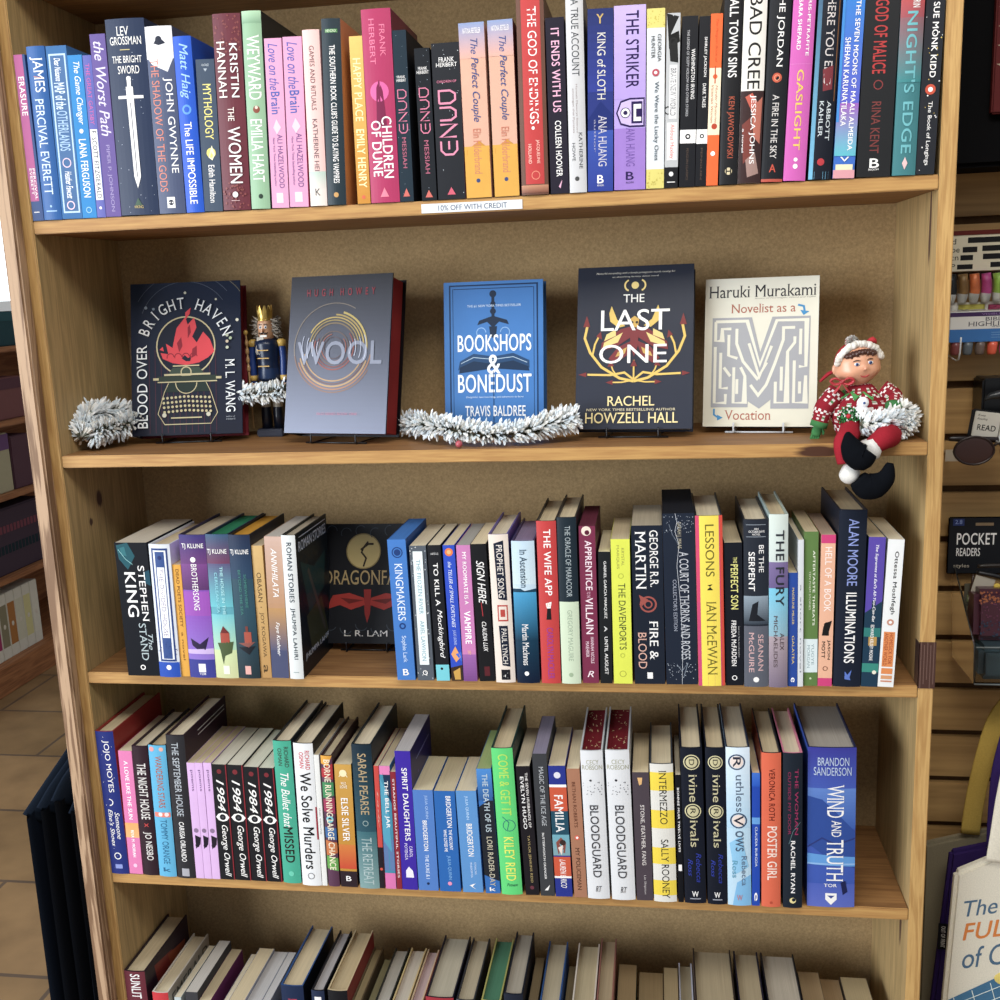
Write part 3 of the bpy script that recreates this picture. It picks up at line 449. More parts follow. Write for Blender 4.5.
(1, 1.032, -0.001, 0.0267, 0.2266, 0.0426, 0.155, 'h', '#171b26', [('G', '#3a5a78', '#6ab0d0', 0, 1, 10), ('B', '#171b26', 0, 1, 0.18, 1), ('T', 'WHERE YOU END', '#cfc6c4', 0.01, 0.52, 0.4, 0.75, 's'), ('P', '#7a3038', [(0.35, 0.44), (0.8, 0.42), (0.8, 0.54), (0.4, 0.55)]), ('T', 'ABBOTT', '#cfd8dc', 0.6, 0.8, 0.62, 0.8, 's'), ('T', 'KAHLER', '#cfd8dc', 0.6, 0.78, 0.3, 0.48, 's'), ('C', '#b8343c', 0.5, 0.91, 0.16), ('B', '#8a5a30', 0.0, 0.6, 0.9, 0.93)], 'black hardcover with a pale blue sheen and grey serif title, right of the pink book', {}),  # blue strip on the left of the spine, paler towards the foot
(1, 1.0611, -0.001, 0.0251, 0.2178, 0.0391, 0.135, 'p', '#3a6cc4', [('G', '#2a80d0', '#5a60c8', 0, 0.6, 10), ('G', '#9a60b8', '#58b8c8', 0.6, 0.88, 10), ('B', '#3a8ad4', 0.0, 0.7, 0, 0.12), ('T', 'THE SEVEN MOONS OF MAALI ALMEIDA', '#f2f0ee', 0.07, 0.85, 0.6, 0.82, 'b'), ('T', 'SHEHAN KARUNATILAKA', '#f2f0ee', 0.26, 0.72, 0.2, 0.45, 'b'), ('H', 'V', '#f2f0ee', 0.885, 0.91, 0.3, 0.7, 'b'), ('B', '#e8dcb8', 0.925, 0.955, 0.1, 0.9), ('B', '#d898a0', 0.955, 1, 0, 1)], 'blue to violet paperback with white capitals and a cream band near its foot', {}),
(1, 1.0888, -0.001, 0.0394, 0.2115, 0.0284, 0.135, 'p', '#222325', [('T', 'GOD OF MALICE', '#b83838', 0.05, 0.44, 0.3, 0.68, 'b'), ('O', '#8a3a3a', 0.5, 0.5, 0.14, 0.03), ('T', 'RINA KENT', '#7a3a38', 0.59, 0.87, 0.35, 0.62, ''), ('H', 'B', '#f2f0ee', 0.9, 0.95, 0.38, 0.65, 'b'), ('H', 'BLOOM', '#f2f0ee', 0.955, 0.965, 0.35, 0.65, '')], 'wide dark grey paperback with dull red capitals, near right end of the top shelf', {}),
(1, 1.1308, -0.001, 0.0267, 0.2128, 0.02, 0.142, 'h', '#3c7a80', [('G', '#c04a48', '#a05058', 0, 0.16, 5), ('G', '#8a6068', '#3a8488', 0.16, 0.5, 8), ('T', 'LIZ KERIN', '#f2f0ee', 0.0, 0.11, 0.5, 0.8, 'b'), ('T', "NIGHT'S EDGE", '#68b4bc', 0.13, 0.88, 0.3, 0.75, 'b'), ('P', '#e8c0c0', [(0.5, 0.9), (0.62, 0.935), (0.5, 0.97), (0.38, 0.935)])], 'hardcover fading from red down to teal, second from the right on the top shelf', {}),
(1, 1.1581, -0.001, 0.0213, 0.2085, 0.0263, 0.135, 'p', '#26282e', [('S', '#f2f0ee', 14, 0.05, 15, 0, 1), ('S', '#e8c858', 10, 0.05, 16, 0, 1), ('T', 'SUE MONK KIDD', '#f2f0ee', 0.07, 0.47, 0.4, 0.72, 'b'), ('C', '#c85038', 0.5, 0.535, 0.28), ('C', '#f2f0ee', 0.5, 0.535, 0.13), ('T', 'The Book of Longings', '#f2f0ee', 0.6, 0.95, 0.38, 0.66, 's')], 'dark paperback sprinkled with tiny stars, last book at right on the top shelf', {}),
(3, 0.072, -0.011, 0.0495, 0.2013, 0.0031, 0.155, 'p', '#10141c', [('P', '#1f5560', [(0.05, 0.02), (0.4, 0), (0.6, 0.1), (0.35, 0.2), (0.1, 0.12)]), ('P', '#2f7078', [(0.15, 0.04), (0.3, 0.03), (0.35, 0.1), (0.2, 0.09)]), ('P', '#1c4a5c', [(0.8, 0.22), (1, 0.2), (1, 0.32), (0.85, 0.3)]), ('L', '#8fc8c8', 0.015, [(0.1, 0.05), (0.3, 0.12), (0.5, 0.16)]), ('T', 'STEPHEN', '#f2f0ee', 0.17, 0.58, 0.65, 0.85, 's'), ('T', 'KING', '#f2f0ee', 0.22, 0.55, 0.22, 0.55, 'b'), ('T', 'STAND', '#b0c0c4', 0.6, 0.88, 0.5, 0.72, 's'), ('T', 'The', '#b0c0c4', 0.68, 0.8, 0.75, 0.9, 'i'), ('O', '#f2f0ee', 0.5, 0.935, 0.08, 0.03)], 'thick black paperback with white and teal lettering, leftmost on the middle shelf', {'pages': '#c9beaa'}),
(3, 0.123, -0.013, 0.0318, 0.1994, 0.0153, 0.15, 'h', '#d4dae2', [('B', '#27407c', 0.03, 0.88, 0.12, 0.88), ('B', '#e6eaf0', 0.045, 0.865, 0.2, 0.8), ('B', '#34508c', 0.055, 0.86, 0.28, 0.72), ('B', '#eef0f4', 0.17, 0.7, 0.33, 0.68), ('T', 'THE DIVIDED HOUSE', '#8a7a9a', 0.18, 0.69, 0.4, 0.6, 's'), ('C', '#20306a', 0.5, 0.1, 0.1), ('S', '#20306a', 30, 0.03, 20, 0.72, 0.85), ('B', '#2450b4', 0.885, 1, 0, 1), ('C', '#f2f0ee', 0.5, 0.925, 0.12)], 'white hardcover with ornate blue border and a solid blue foot, on the middle shelf', {}),
(3, 0.1554, -0.011, 0.0128, 0.1686, 0.0134, 0.106, 'p', '#dca034', [('T', 'DEAD POETS SOCIETY', '#7a4a18', 0.04, 0.55, 0.35, 0.7, 'b'), ('T', 'a novel', '#7a4a18', 0.6, 0.85, 0.4, 0.65, '')], 'short thin amber yellow paperback on the middle shelf', {}),
(3, 0.1702, -0.013, 0.0392, 0.2131, 0.0131, 0.142, 'h', '#8a52b8', [('G', '#3c3474', '#6a3c78', 0, 0.2, 6), ('G', '#7a4488', '#5a3468', 0.2, 0.38, 5), ('B', '#9a50b4', 0.39, 0.56, 0, 1), ('G', '#8a54b8', '#8a70c8', 0.56, 0.9, 6), ('H', 'TJ KLUNE', '#f2f0ee', 0.06, 0.1, 0.1, 0.92, 'b'), ('C', '#f2f0ee', 0.5, 0.17, 0.1), ('T', 'BROTHERSONG', '#f2f0ee', 0.2, 0.52, 0.4, 0.62, 's'), ('P', '#2a2040', [(0.15, 0.72), (0.5, 0.76), (0.85, 0.71), (0.7, 0.8), (0.4, 0.8), (0.2, 0.77)]), ('P', '#c8b0e0', [(0, 0.8), (1, 0.79), (1, 0.83), (0, 0.83)]), ('B', '#3a3f90', 0.87, 1, 0, 1), ('B', '#f2f0ee', 0.9, 0.96, 0.38, 0.65), ('H', 'TOR', '#f2f0ee', 0.965, 0.98, 0.4, 0.65, 'b')], 'purple hardcover with a white name and a dark flying shape low on the spine', {'pages': '#b8a98e', 'side': '#2a2848'}),
(3, 0.2102, -0.013, 0.0339, 0.2137, 0.0119, 0.142, 'h', '#58a4b4', [('G', '#3a5878', '#704060', 0, 0.2, 8), ('G', '#5a5a80', '#60b8c4', 0.2, 0.5, 8), ('G', '#70c0c8', '#a8d0b0', 0.55, 0.8, 6), ('G', '#c8d8a0', '#c8cc98', 0.8, 1, 4), ('H', 'TJ KLUNE', '#f2f0ee', 0.1, 0.14, 0.05, 0.9, 'b'), ('T', 'THE HOUSE IN THE', '#a8e0e4', 0.22, 0.55, 0.55, 0.68, 'b'), ('T', 'CERULEAN SEA', '#8ad0dc', 0.26, 0.54, 0.3, 0.43, 'b'), ('B', '#a84a3c', 0.68, 0.75, 0.35, 0.75), ('P', '#702c2c', [(0.5, 0.63), (0.75, 0.68), (0.35, 0.68)]), ('P', '#4a5a38', [(0.2, 0.75), (0.9, 0.74), (0.8, 0.82), (0.5, 0.84), (0.4, 0.9), (0.3, 0.8)]), ('B', '#e8ecd8', 0.91, 0.97, 0.38, 0.65)], 'teal hardcover with green page edges and a red house on a cliff', {'pages': '#1f7a54', 'side': '#25324a'}),
(3, 0.2448, -0.013, 0.0317, 0.2128, 0.0097, 0.142, 'h', '#2c4c5c', [('G', '#23304c', '#2a4460', 0, 0.3, 6), ('G', '#2a4c5c', '#24343c', 0.5, 1, 8), ('H', 'TJ KLUNE', '#f2f0ee', 0.1, 0.14, 0.05, 0.9, 'b'), ('T', 'SOMEWHERE', '#3f8078', 0.27, 0.5, 0.6, 0.72, 'b'), ('T', 'BEYOND THE SEA', '#3f8078', 0.24, 0.55, 0.35, 0.47, 'b'), ('B', '#a85040', 0.67, 0.75, 0.42, 0.75), ('B', '#7a3c34', 0.63, 0.67, 0.5, 0.62), ('P', '#8a5048', [(0.1, 0.75), (0.9, 0.74), (0.6, 0.78)]), ('P', '#1c2028', [(0.1, 0.78), (0.9, 0.77), (0.6, 0.83)]), ('B', '#e0a8a0', 0.91, 0.97, 0.35, 0.62)], 'dark teal hardcover with golden yellow page edges and a small red building', {'pages': '#c8901c', 'side': '#181c28'}),
(3, 0.2768, -0.011, 0.0162, 0.1963, 0.0098, 0.135, 'p', '#c49c5c', [('G', '#cca868', '#b88c50', 0, 1, 5), ('T', 'OBASAN', '#4a3820', 0.2, 0.42, 0.3, 0.7, 's'), ('C', '#4a3820', 0.5, 0.46, 0.05), ('T', 'JOY KOGAWA', '#4a3820', 0.5, 0.84, 0.3, 0.7, 's'), ('T', 'a', '#4a3820', 0.9, 0.96, 0.3, 0.7, '')], 'slim tan paperback with small dark brown capitals, on the middle shelf', {'pages': '#c9b99a'}),
(3, 0.2937, -0.011, 0.0253, 0.2093, 0.0245, 0.135, 'p', '#b48c70', [('G', '#c8a898', '#b88c68', 0, 0.5, 6), ('G', '#b88c58', '#5a5a74', 0.5, 0.8, 8), ('B', '#4a5070', 0.8, 1, 0, 1), ('T', 'ANNIHILATA', '#f2f0ee', 0.08, 0.42, 0.35, 0.68, 'i'), ('T', 'Faye Kushner', '#f2f0ee', 0.6, 0.84, 0.35, 0.62, 'i')], 'sandy paperback fading to grey blue at its foot, with white italic letters', {'pages': '#bcb6ac'}),
(3, 0.3215, -0.013, 0.0202, 0.2118, 0.015, 0.142, 'h', '#d8dcdc', [('T', 'ROMAN STORIES', '#1a3040', 0.05, 0.46, 0.35, 0.7, 'b'), ('T', 'JHUMPA LAHIRI', '#1a3040', 0.5, 0.86, 0.35, 0.7, 'b'), ('B', '#9aa', 0.95, 0.955, 0.3, 0.7)], 'slim white spined hardcover whose black front cover faces the dark dragon book', {'side': '#10181c', 'pages': '#b8ae9a', 'sideart': 1, 'yaw': -3}),
(3, 0.4791, -0.011, 0.026, 0.2043, -0.0154, 0.135, 'p', '#3c78c4', [('O', '#1c3c78', 0.5, 0.09, 0.3, 0.06), ('C', '#1c3c78', 0.5, 0.09, 0.18), ('T', 'KINGMAKERS', '#dfe8f4', 0.17, 0.57, 0.3, 0.72, 's'), ('O', '#1c3c78', 0.5, 0.61, 0.18, 0.08), ('T', 'Sophie Lark', '#cfe0f4', 0.68, 0.87, 0.35, 0.65, 's'), ('H', 'B', '#f2f0ee', 0.92, 0.965, 0.35, 0.65, 'b')], 'blue paperback with blue top edges and pale serif capitals, right of the dragon book', {'pages': '#3c78c4', 'side': '#28549a'}),
(3, 0.5085, -0.011, 0.0234, 0.1956, -0.0101, 0.135, 'p', '#545c66', [('S', '#a0a8b0', 40, 0.06, 31, 0, 1), ('S', '#c8ccd0', 30, 0.05, 32, 0, 1), ('B', '#e2ecee', 0.04, 0.88, 0.2, 0.78), ('T', 'THE FROZEN RIVER', '#6a9aa8', 0.1, 0.5, 0.38, 0.62, 's'), ('T', 'ARIEL LAWHON', '#6a9aa8', 0.55, 0.85, 0.38, 0.62, 's'), ('O', '#f2f0ee', 0.5, 0.94, 0.15, 0.05)], 'frosty grey paperback with a long pale blue panel down its spine', {}),
(3, 0.5359, -0.011, 0.0187, 0.1963, -0.0204, 0.135, 'p', '#1a1c22', [('H', 'HARPER LEE', '#c8c8c8', 0.055, 0.07, 0.2, 0.8, ''), ('T', 'TO KILL A', '#f2f0ee', 0.13, 0.44, 0.35, 0.7, 'b'), ('T', 'Mockingbird', '#f2f0ee', 0.47, 0.83, 0.3, 0.78, 'i'), ('B', '#6cc8d4', 0.88, 1, 0, 1), ('C', '#1a1c22', 0.45, 0.91, 0.1)], 'black paperback with white letters and an aqua foot, on the middle shelf', {}),
(3, 0.5574, -0.011, 0.0164, 0.1962, -0.0195, 0.135, 'p', '#2a4cc0', [('C', '#e87838', 0.5, 0.05, 0.35), ('C', '#f0b070', 0.5, 0.05, 0.18), ('T', 'the TELLER of SMALL FORTUNES', '#dce4f8', 0.12, 0.6, 0.35, 0.65, 'i'), ('T', 'JULIE LEONG', '#b0c0f0', 0.62, 0.73, 0.35, 0.65, ''), ('P', '#e8a060', [(0.1, 0.8), (0.5, 0.74), (0.9, 0.82), (0.5, 0.86)]), ('P', '#4068d0', [(0.5, 0.8), (1, 0.78), (1, 0.86)]), ('P', '#3a2a20', [(0, 0.9), (1, 0.88), (1, 1), (0, 1)]), ('P', '#c89a40', [(0.2, 0.93), (0.8, 0.9), (0.8, 0.99), (0.3, 0.99)])], 'slim royal blue paperback with an orange flower head and golden foot', {}),
(3, 0.5746, -0.011, 0.0192, 0.1962, -0.011, 0.135, 'p', '#c87ab4', [('T', 'MY ROOMMATE IS A', '#f2f0ee', 0.05, 0.43, 0.4, 0.68, 'b'), ('T', 'VAMPIRE', '#fff', 0.48, 0.72, 0.3, 0.75, 'b'), ('T', 'JENNA LEVINE', '#f0b890', 0.77, 0.95, 0.4, 0.65, 'b'), ('G', '#9a60a8', '#7a4888', 0.8, 1, 4)], 'pink and mauve paperback with bold white capitals, left of the black one with handwriting', {'pages': '#a8a6a0'}),
(3, 0.5974, -0.011, 0.0217, 0.1976, -0.0275, 0.135, 'p', '#17181c', [('T', 'SIGN HERE', '#f2f0ee', 0.12, 0.43, 0.3, 0.8, 'i'), ('L', '#b03038', 0.05, [(0.45, 0.42), (0.5, 0.52)]), ('T', 'CLAUDIA LUX', '#f2f0ee', 0.56, 0.78, 0.4, 0.68, 'i'), ('B', '#5a2028', 0.89, 0.96, 0.35, 0.7)], 'black paperback with white handwritten title and a short red line', {}),
(3, 0.621, -0.013, 0.0272, 0.2119, -0.0156, 0.142, 'h', '#e2d4c8', [('P', '#1a2234', [(0.25, 0.06), (0.75, 0.04), (0.8, 0.44), (0.35, 0.43)]), ('T', 'PROPHET SONG', '#e8e0d8', 0.07, 0.42, 0.38, 0.68, 's'), ('B', '#b8443c', 0.47, 0.58, 0.28, 0.8), ('B', '#e2d4c8', 0.48, 0.57, 0.34, 0.74), ('B', '#b8443c', 0.5, 0.55, 0.42, 0.66), ('P', '#1a2234', [(0.3, 0.61), (0.75, 0.61), (0.78, 0.89), (0.38, 0.88)]), ('T', 'PAUL LYNCH', '#e8e0d8', 0.63, 0.87, 0.42, 0.68, 's'), ('B', '#1a1a22', 0.91, 0.98, 0.3, 0.75), ('P', '#f2f0ee', [(0.65, 0.93), (0.4, 0.955), (0.65, 0.97), (0.5, 0.955)])], 'cream hardcover with black title panels and a small red seal', {'side': '#5a50a0'}),
(3, 0.6506, -0.013, 0.0315, 0.2027, -0.0084, 0.142, 'h', '#174058', [('G', '#bcd4e4', '#c8dce4', 0, 0.33, 5), ('P', '#bcd4e4', [(0, 0.3), (0.5, 0.345), (1, 0.33), (1, 0.3)]), ('G', '#3a98c8', '#103850', 0.355, 0.7, 12), ('G', '#103850', '#0c1c34', 0.7, 1, 5), ('T', 'In Ascension', '#30485c', 0.06, 0.32, 0.35, 0.65, 's'), ('T', 'Martin MacInnes', '#f2f0ee', 0.58, 0.87, 0.32, 0.6, 's'), ('C', '#f2f0ee', 0.45, 0.93, 0.1)], 'hardcover with pale sky upper spine above a deep blue underwater half', {'pages': '#8f86a8', 'side': '#4a4470'}),
(3, 0.6849, -0.013, 0.0267, 0.2302, -0.0045, 0.155, 'h', '#c43c3c', [('T', 'THE WIFE APP', '#f2f0ee', 0.05, 0.45, 0.35, 0.7, 'b'), ('P', '#1c1c20', [(0.42, 0.53), (0.6, 0.53), (0.62, 0.6), (0.36, 0.6)]), ('C', '#e8b8a0', 0.5, 0.51, 0.1), ('P', '#f2f0ee', [(0.35, 0.5), (0.65, 0.49), (0.6, 0.53), (0.4, 0.53)]), ('T', 'CAROLYN MACKLER', '#9a3a98', 0.65, 0.97, 0.35, 0.68, '')], 'red hardcover with bold white capitals and a tiny bride figure', {'side': '#26262a'}),
(3, 0.7131, -0.013, 0.0261, 0.2349, -0.0063, 0.155, 'h', '#1c2a34', [('B', '#c8d8bc', 0.5, 1, 0, 1), ('T', 'THE ORACLE OF MARACOOR', '#a8b4b8', 0.05, 0.47, 0.4, 0.68, 's'), ('T', 'GREGORY MAGUIRE', '#96a890', 0.55, 0.86, 0.4, 0.65, 's'), ('C', '#9ab090', 0.5, 0.945, 0.12)], 'hardcover split between a black upper spine and pale green lower half', {'side': '#2a2a2e'}),
(3, 0.7416, -0.011, 0.022, 0.2219, -0.0042, 0.135, 'p', '#7a2c4a', [('C', '#e8d8c8', 0.45, 0.03, 0.3), ('C', '#5a1c34', 0.5, 0.04, 0.15), ('T', 'APPRENTICE', '#f0dce4', 0.09, 0.4, 0.35, 0.75, 'b'), ('T', 'TO THE', '#e0b0c4', 0.41, 0.45, 0.4, 0.6, ''), ('T', 'VILLAIN', '#f0dce4', 0.45, 0.68, 0.3, 0.75, 'b'), ('T', 'HANNAH NICOLE', '#e8c8d4', 0.7, 0.87, 0.55, 0.75, 'b'), ('T', 'MAEHRER', '#e8c8d4', 0.73, 0.83, 0.25, 0.45, 'b'), ('H', 'R', '#f0dce4', 0.92, 0.96, 0.3, 0.7, 'i')], 'dark raspberry paperback with matching top edges and white capitals', {'pages': '#6a2c40', 'side': '#5a2038'}),
(3, 0.7658, -0.011, 0.0163, 0.1866, 0.001, 0.13, 'p', '#1a1d20', [('T', 'GABRIEL GARCIA MARQUEZ', '#f2f0ee', 0.07, 0.5, 0.4, 0.65, ''), ('T', 'A', '#e0e0e0', 0.56, 0.6, 0.4, 0.65, 'b'), ('T', 'UNTIL AUGUST', '#f2f0ee', 0.64, 0.93, 0.4, 0.68, '')], 'short slim black spine between the raspberry and bright yellow books', {}),
(3, 0.7842, -0.011, 0.0252, 0.2038, -0.0058, 0.135, 'p', '#d8e038', [('T', 'KRYSTAL', '#a0a040', 0.06, 0.18, 0.55, 0.7, ''), ('T', 'MARQUIS', '#a0a040', 0.04, 0.2, 0.28, 0.43, ''), ('O', '#b4bc30', 0.5, 0.25, 0.15, 0.04), ('T', 'THE DAVENPORTS', '#48502c', 0.3, 0.76, 0.35, 0.72, 's'), ('O', '#b4bc30', 0.5, 0.8, 0.13, 0.04), ('O', '#a0a030', 0.5, 0.93, 0.18, 0.03)], 'acid yellow green paperback with thin dark capitals, on the middle shelf', {}),
(3, 0.8128, -0.011, 0.041, 0.2222, -0.0109, 0.135, 'p', '#1a2230', [('T', 'GEORGE R.R.', '#f2f0ee', 0.03, 0.38, 0.58, 0.85, 's'), ('T', 'MARTIN', '#f2f0ee', 0.04, 0.39, 0.12, 0.45, 's'), ('O', '#a05048', 0.5, 0.49, 0.28, 0.06), ('O', '#a05048', 0.5, 0.49, 0.14, 0.05), ('P', '#a05048', [(0.2, 0.43), (0.5, 0.46), (0.3, 0.5)]), ('T', 'FIRE &', '#f2f0ee', 0.6, 0.84, 0.52, 0.8, 's'), ('T', 'BLOOD', '#d8a898', 0.67, 0.9, 0.14, 0.42, 's'), ('B', '#f2f0ee', 0.925, 0.965, 0.42, 0.6)], 'thick navy paperback with large white name and a coiled red crest', {'pages': '#b0a48c'}),
(3, 0.8556, -0.011, 0.0421, 0.2382, -0.0175, 0.17, 'p', '#1d2636', [('L', '#c8ccd4', 0.012, [(0.4, 0), (0.45, 0.05), (0.38, 0.1), (0.5, 0.18), (0.42, 0.3), (0.5, 0.5), (0.55, 0.75), (0.5, 1)]), ('T', 'SARAH J. MAAS', '#b0a890', 0.05, 0.2, 0.42, 0.58, ''), ('T', 'A COURT OF THORNS AND ROSES', '#c0c4cc', 0.22, 0.85, 0.5, 0.78, 's'), ('T', "COLLECTOR'S EDITION", '#9aa0b0', 0.38, 0.68, 0.28, 0.4, ''), ('L', '#8c98a8', 0.01, [(0.5, 0.18), (0.3, 0.12), (0.2, 0.06)]), ('L', '#8c98a8', 0.01, [(0.4, 0.03), (0.6, 0.08), (0.7, 0.05)]), ('L', '#8c98a8', 0.014, [(0.35, 0.88), (0.5, 0.92), (0.7, 0.87), (0.55, 0.96)]), ('S', '#a8b0bc', 50, 0.02, 77, 0, 0.12), ('S', '#a8b0bc', 40, 0.02, 78, 0.86, 0.98)], 'scuffed dark slate slipcase taller than its neighbours, on the middle shelf', {'pages': '#1a1c24'}),
(3, 0.8986, -0.013, 0.035, 0.2357, -0.0188, 0.155, 'h', '#ecd43c', [('G', '#d0406c', '#c84070', 0, 1, 1), ('B', '#f0d840', 0, 1, 0.14, 0.86), ('B', '#d84a38', 0, 1, 0.9, 1), ('T', 'LESSONS', '#6a6420', 0.05, 0.35, 0.35, 0.68, ''), ('P', '#30301c', [(0.4, 0.4), (0.6, 0.395), (0.5, 0.41), (0.62, 0.43), (0.38, 0.43), (0.5, 0.41)]), ('T', 'IAN McEWAN', '#6a6420', 0.5, 0.93, 0.35, 0.72, 's')], 'yellow hardcover with crimson edges and thin dark capitals, on the middle shelf', {'side': '#1c2430'}),
(3, 0.935, -0.011, 0.0232, 0.1986, -0.0165, 0.135, 'p', '#151922', [('T', 'THE', '#e0dc80', 0.1, 0.14, 0.5, 0.7, 'b'), ('T', 'PERFECT SON', '#e4e080', 0.15, 0.46, 0.35, 0.75, 'b'), ('T', 'FREIDA McFADDEN', '#f2f0ee', 0.54, 0.86, 0.35, 0.62, 'b'), ('T', 'New York Times bestselling author', '#c0c0c0', 0.58, 0.8, 0.72, 0.8, ''), ('O', '#f2f0ee', 0.5, 0.945, 0.15, 0.05)], 'black paperback with yellow title and white name, right of the yellow hardcover', {}),
(3, 0.9589, -0.013, 0.0313, 0.2305, -0.0107, 0.155, 'h', '#252b36', [('B', '#9aa4b0', 0.03, 0.033, 0.1, 0.9), ('H', 'AN', '#f2f0ee', 0.05, 0.06, 0.42, 0.6, ''), ('H', 'OCTOBER DAYE', '#f2f0ee', 0.065, 0.078, 0.2, 0.85, ''), ('H', 'NOVEL', '#f2f0ee', 0.082, 0.093, 0.35, 0.68, ''), ('B', '#9aa4b0', 0.1, 0.103, 0.1, 0.9), ('T', 'BE THE', '#f2f0ee', 0.15, 0.31, 0.62, 0.82, 's'), ('T', 'SERPENT', '#f2f0ee', 0.19, 0.42, 0.2, 0.45, 'b'), ('G', '#8a9aa8', '#3a4450', 0.45, 0.62, 6), ('P', '#1c2028', [(0.2, 0.6), (0.35, 0.5), (0.6, 0.48), (0.55, 0.56), (0.9, 0.6)]), ('B', '#5a5e6a', 0.63, 1, 0, 1), ('T', 'SEANAN', '#d0a8a8', 0.68, 0.9, 0.58, 0.8, ''), ('T', 'McGUIRE', '#d0a8a8', 0.67, 0.91, 0.2, 0.42, ''), ('C', '#f2f0ee', 0.5, 0.955, 0.12)], 'grey hardcover with white angular letters above a pale photo panel', {'side': '#23262e'}),
(3, 0.9911, -0.013, 0.0243, 0.237, -0.0096, 0.155, 'h', '#a8c0c0', [('G', '#d0dcd4', '#c8d4d0', 0, 0.27, 4), ('G', '#7a6a98', '#6a5c8c', 0.27, 0.42, 4), ('G', '#70c0dc', '#8ab0c0', 0.42, 0.7, 6), ('G', '#a898a0', '#7a6c80', 0.7, 1, 8), ('T', 'THE FURY', '#2c3038', 0.09, 0.52, 0.35, 0.78, 'b'), ('T', 'ALEX', '#5a4c50', 0.68, 0.78, 0.58, 0.8, ''), ('T', 'MICHAELIDES', '#5a4c50', 0.58, 0.88, 0.25, 0.45, '')], 'pale stormy sea coloured hardcover with tall dark capitals', {'side': '#a8b8b0'}),
(3, 1.0165, -0.011, 0.012, 0.1577, -0.0102, 0.1, 'p', '#24489a', [('T', 'MADELINE MILLER', '#d8c070', 0.13, 0.45, 0.4, 0.62, ''), ('T', 'GALATEA', '#d8c070', 0.55, 0.8, 0.4, 0.65, ''), ('T', 'e', '#fff', 0.92, 0.96, 0.3, 0.7, '')], 'smallest blue book standing in front of a white spine, on the middle shelf', {}),
(3, 1.029, -0.011, 0.007, 0.2023, -0.0115, 0.135, 'p', '#d0d4d8', [('T', 'a short novel', '#8a9098', 0.3, 0.9, 0.35, 0.65, '')], 'very thin white spine between the small blue and olive green books', {}),
(3, 1.037, -0.008, 0.0177, 0.2122, -0.0108, 0.135, 'p', '#5c7c40', [('T', 'AFTERTASTE THREATS', '#e8ecd8', 0.12, 0.6, 0.62, 0.78, 'b'), ('T', 'TEN POEM STORIES', '#c8d0b0', 0.25, 0.5, 0.35, 0.48, ''), ('B', '#d4e2e4', 0.69, 0.91, 0, 1), ('T', 'YUGYE', '#8aa0a4', 0.72, 0.86, 0.55, 0.75, ''), ('T', 'MORGAN', '#8aa0a4', 0.73, 0.88, 0.25, 0.45, ''), ('C', '#c8d8b0', 0.5, 0.95, 0.08)], 'olive green paperback with a pale blue square panel low on the spine', {}),
(3, 1.0553, -0.008, 0.0181, 0.2081, 0.0043, 0.135, 'p', '#e8b090', [('B', '#d03c78', 0, 0.055, 0, 1), ('B', '#d03c78', 0.945, 1, 0, 1), ('T', 'HELL OF A BOOK', '#f6e4dc', 0.08, 0.5, 0.3, 0.78, 'b'), ('P', '#1a1a1c', [(0.2, 0.66), (0.3, 0.6), (0.6, 0.57), (0.9, 0.56), (0.7, 0.63), (0.7, 0.66)]), ('C', '#1a1a1c', 0.55, 0.59, 0.22), ('T', 'JASON', '#1a1a1c', 0.69, 0.82, 0.6, 0.82, 'b'), ('T', 'MOTT', '#1a1a1c', 0.7, 0.81, 0.22, 0.45, 'b'), ('O', '#8a5a48', 0.5, 0.88, 0.18, 0.05)], 'peach paperback with pink bands at both ends and bold black name', {'pages': '#c0a890'}),
(3, 1.0753, -0.008, 0.035, 0.2412, 0.011, 0.155, 'h', '#182030', [('T', 'ALAN MOORE', '#8a9ad8', 0.05, 0.42, 0.35, 0.72, ''), ('T', 'ILLUMINATIONS', '#f2f0ee', 0.46, 0.86, 0.35, 0.72, 'b'), ('P', '#5a78c8', [(0.4, 0.91), (0.5, 0.93), (0.65, 0.9), (0.58, 0.945), (0.62, 0.96), (0.4, 0.955)])], 'tall navy hardcover with lavender and white lettering, near right of the middle shelf', {'side': '#1a2030', 'yaw': 0}),
(3, 1.1111, -0.008, 0.021, 0.2046, 0.0224, 0.135, 'p', '#1c3a50', [('G', '#5a48a8', '#5a48a8', 0, 0.42, 1), ('P', '#5a48a8', [(0, 0.4), (1, 0.4), (1, 0.42), (0, 0.5)]), ('B', '#2a7a74', 0.6, 0.66, 0, 1), ('B', '#b89048', 0.66, 0.72, 0.3, 0.8), ('B', '#2f8a7c', 0.84, 0.9, 0, 1), ('T', "The Supremes at Earl's All-You-Can-Eat", '#fff', 0.05, 0.56, 0.4, 0.62, 'i'), ('T', 'EDWARD KELSEY MOORE', '#f2f0ee', 0.58, 0.82, 0.4, 0.6, 'b'), ('C', '#e8e4d0', 0.75, 0.9, 0.13)], 'violet topped paperback with dark teal lower half, second from right on the middle shelf', {}),
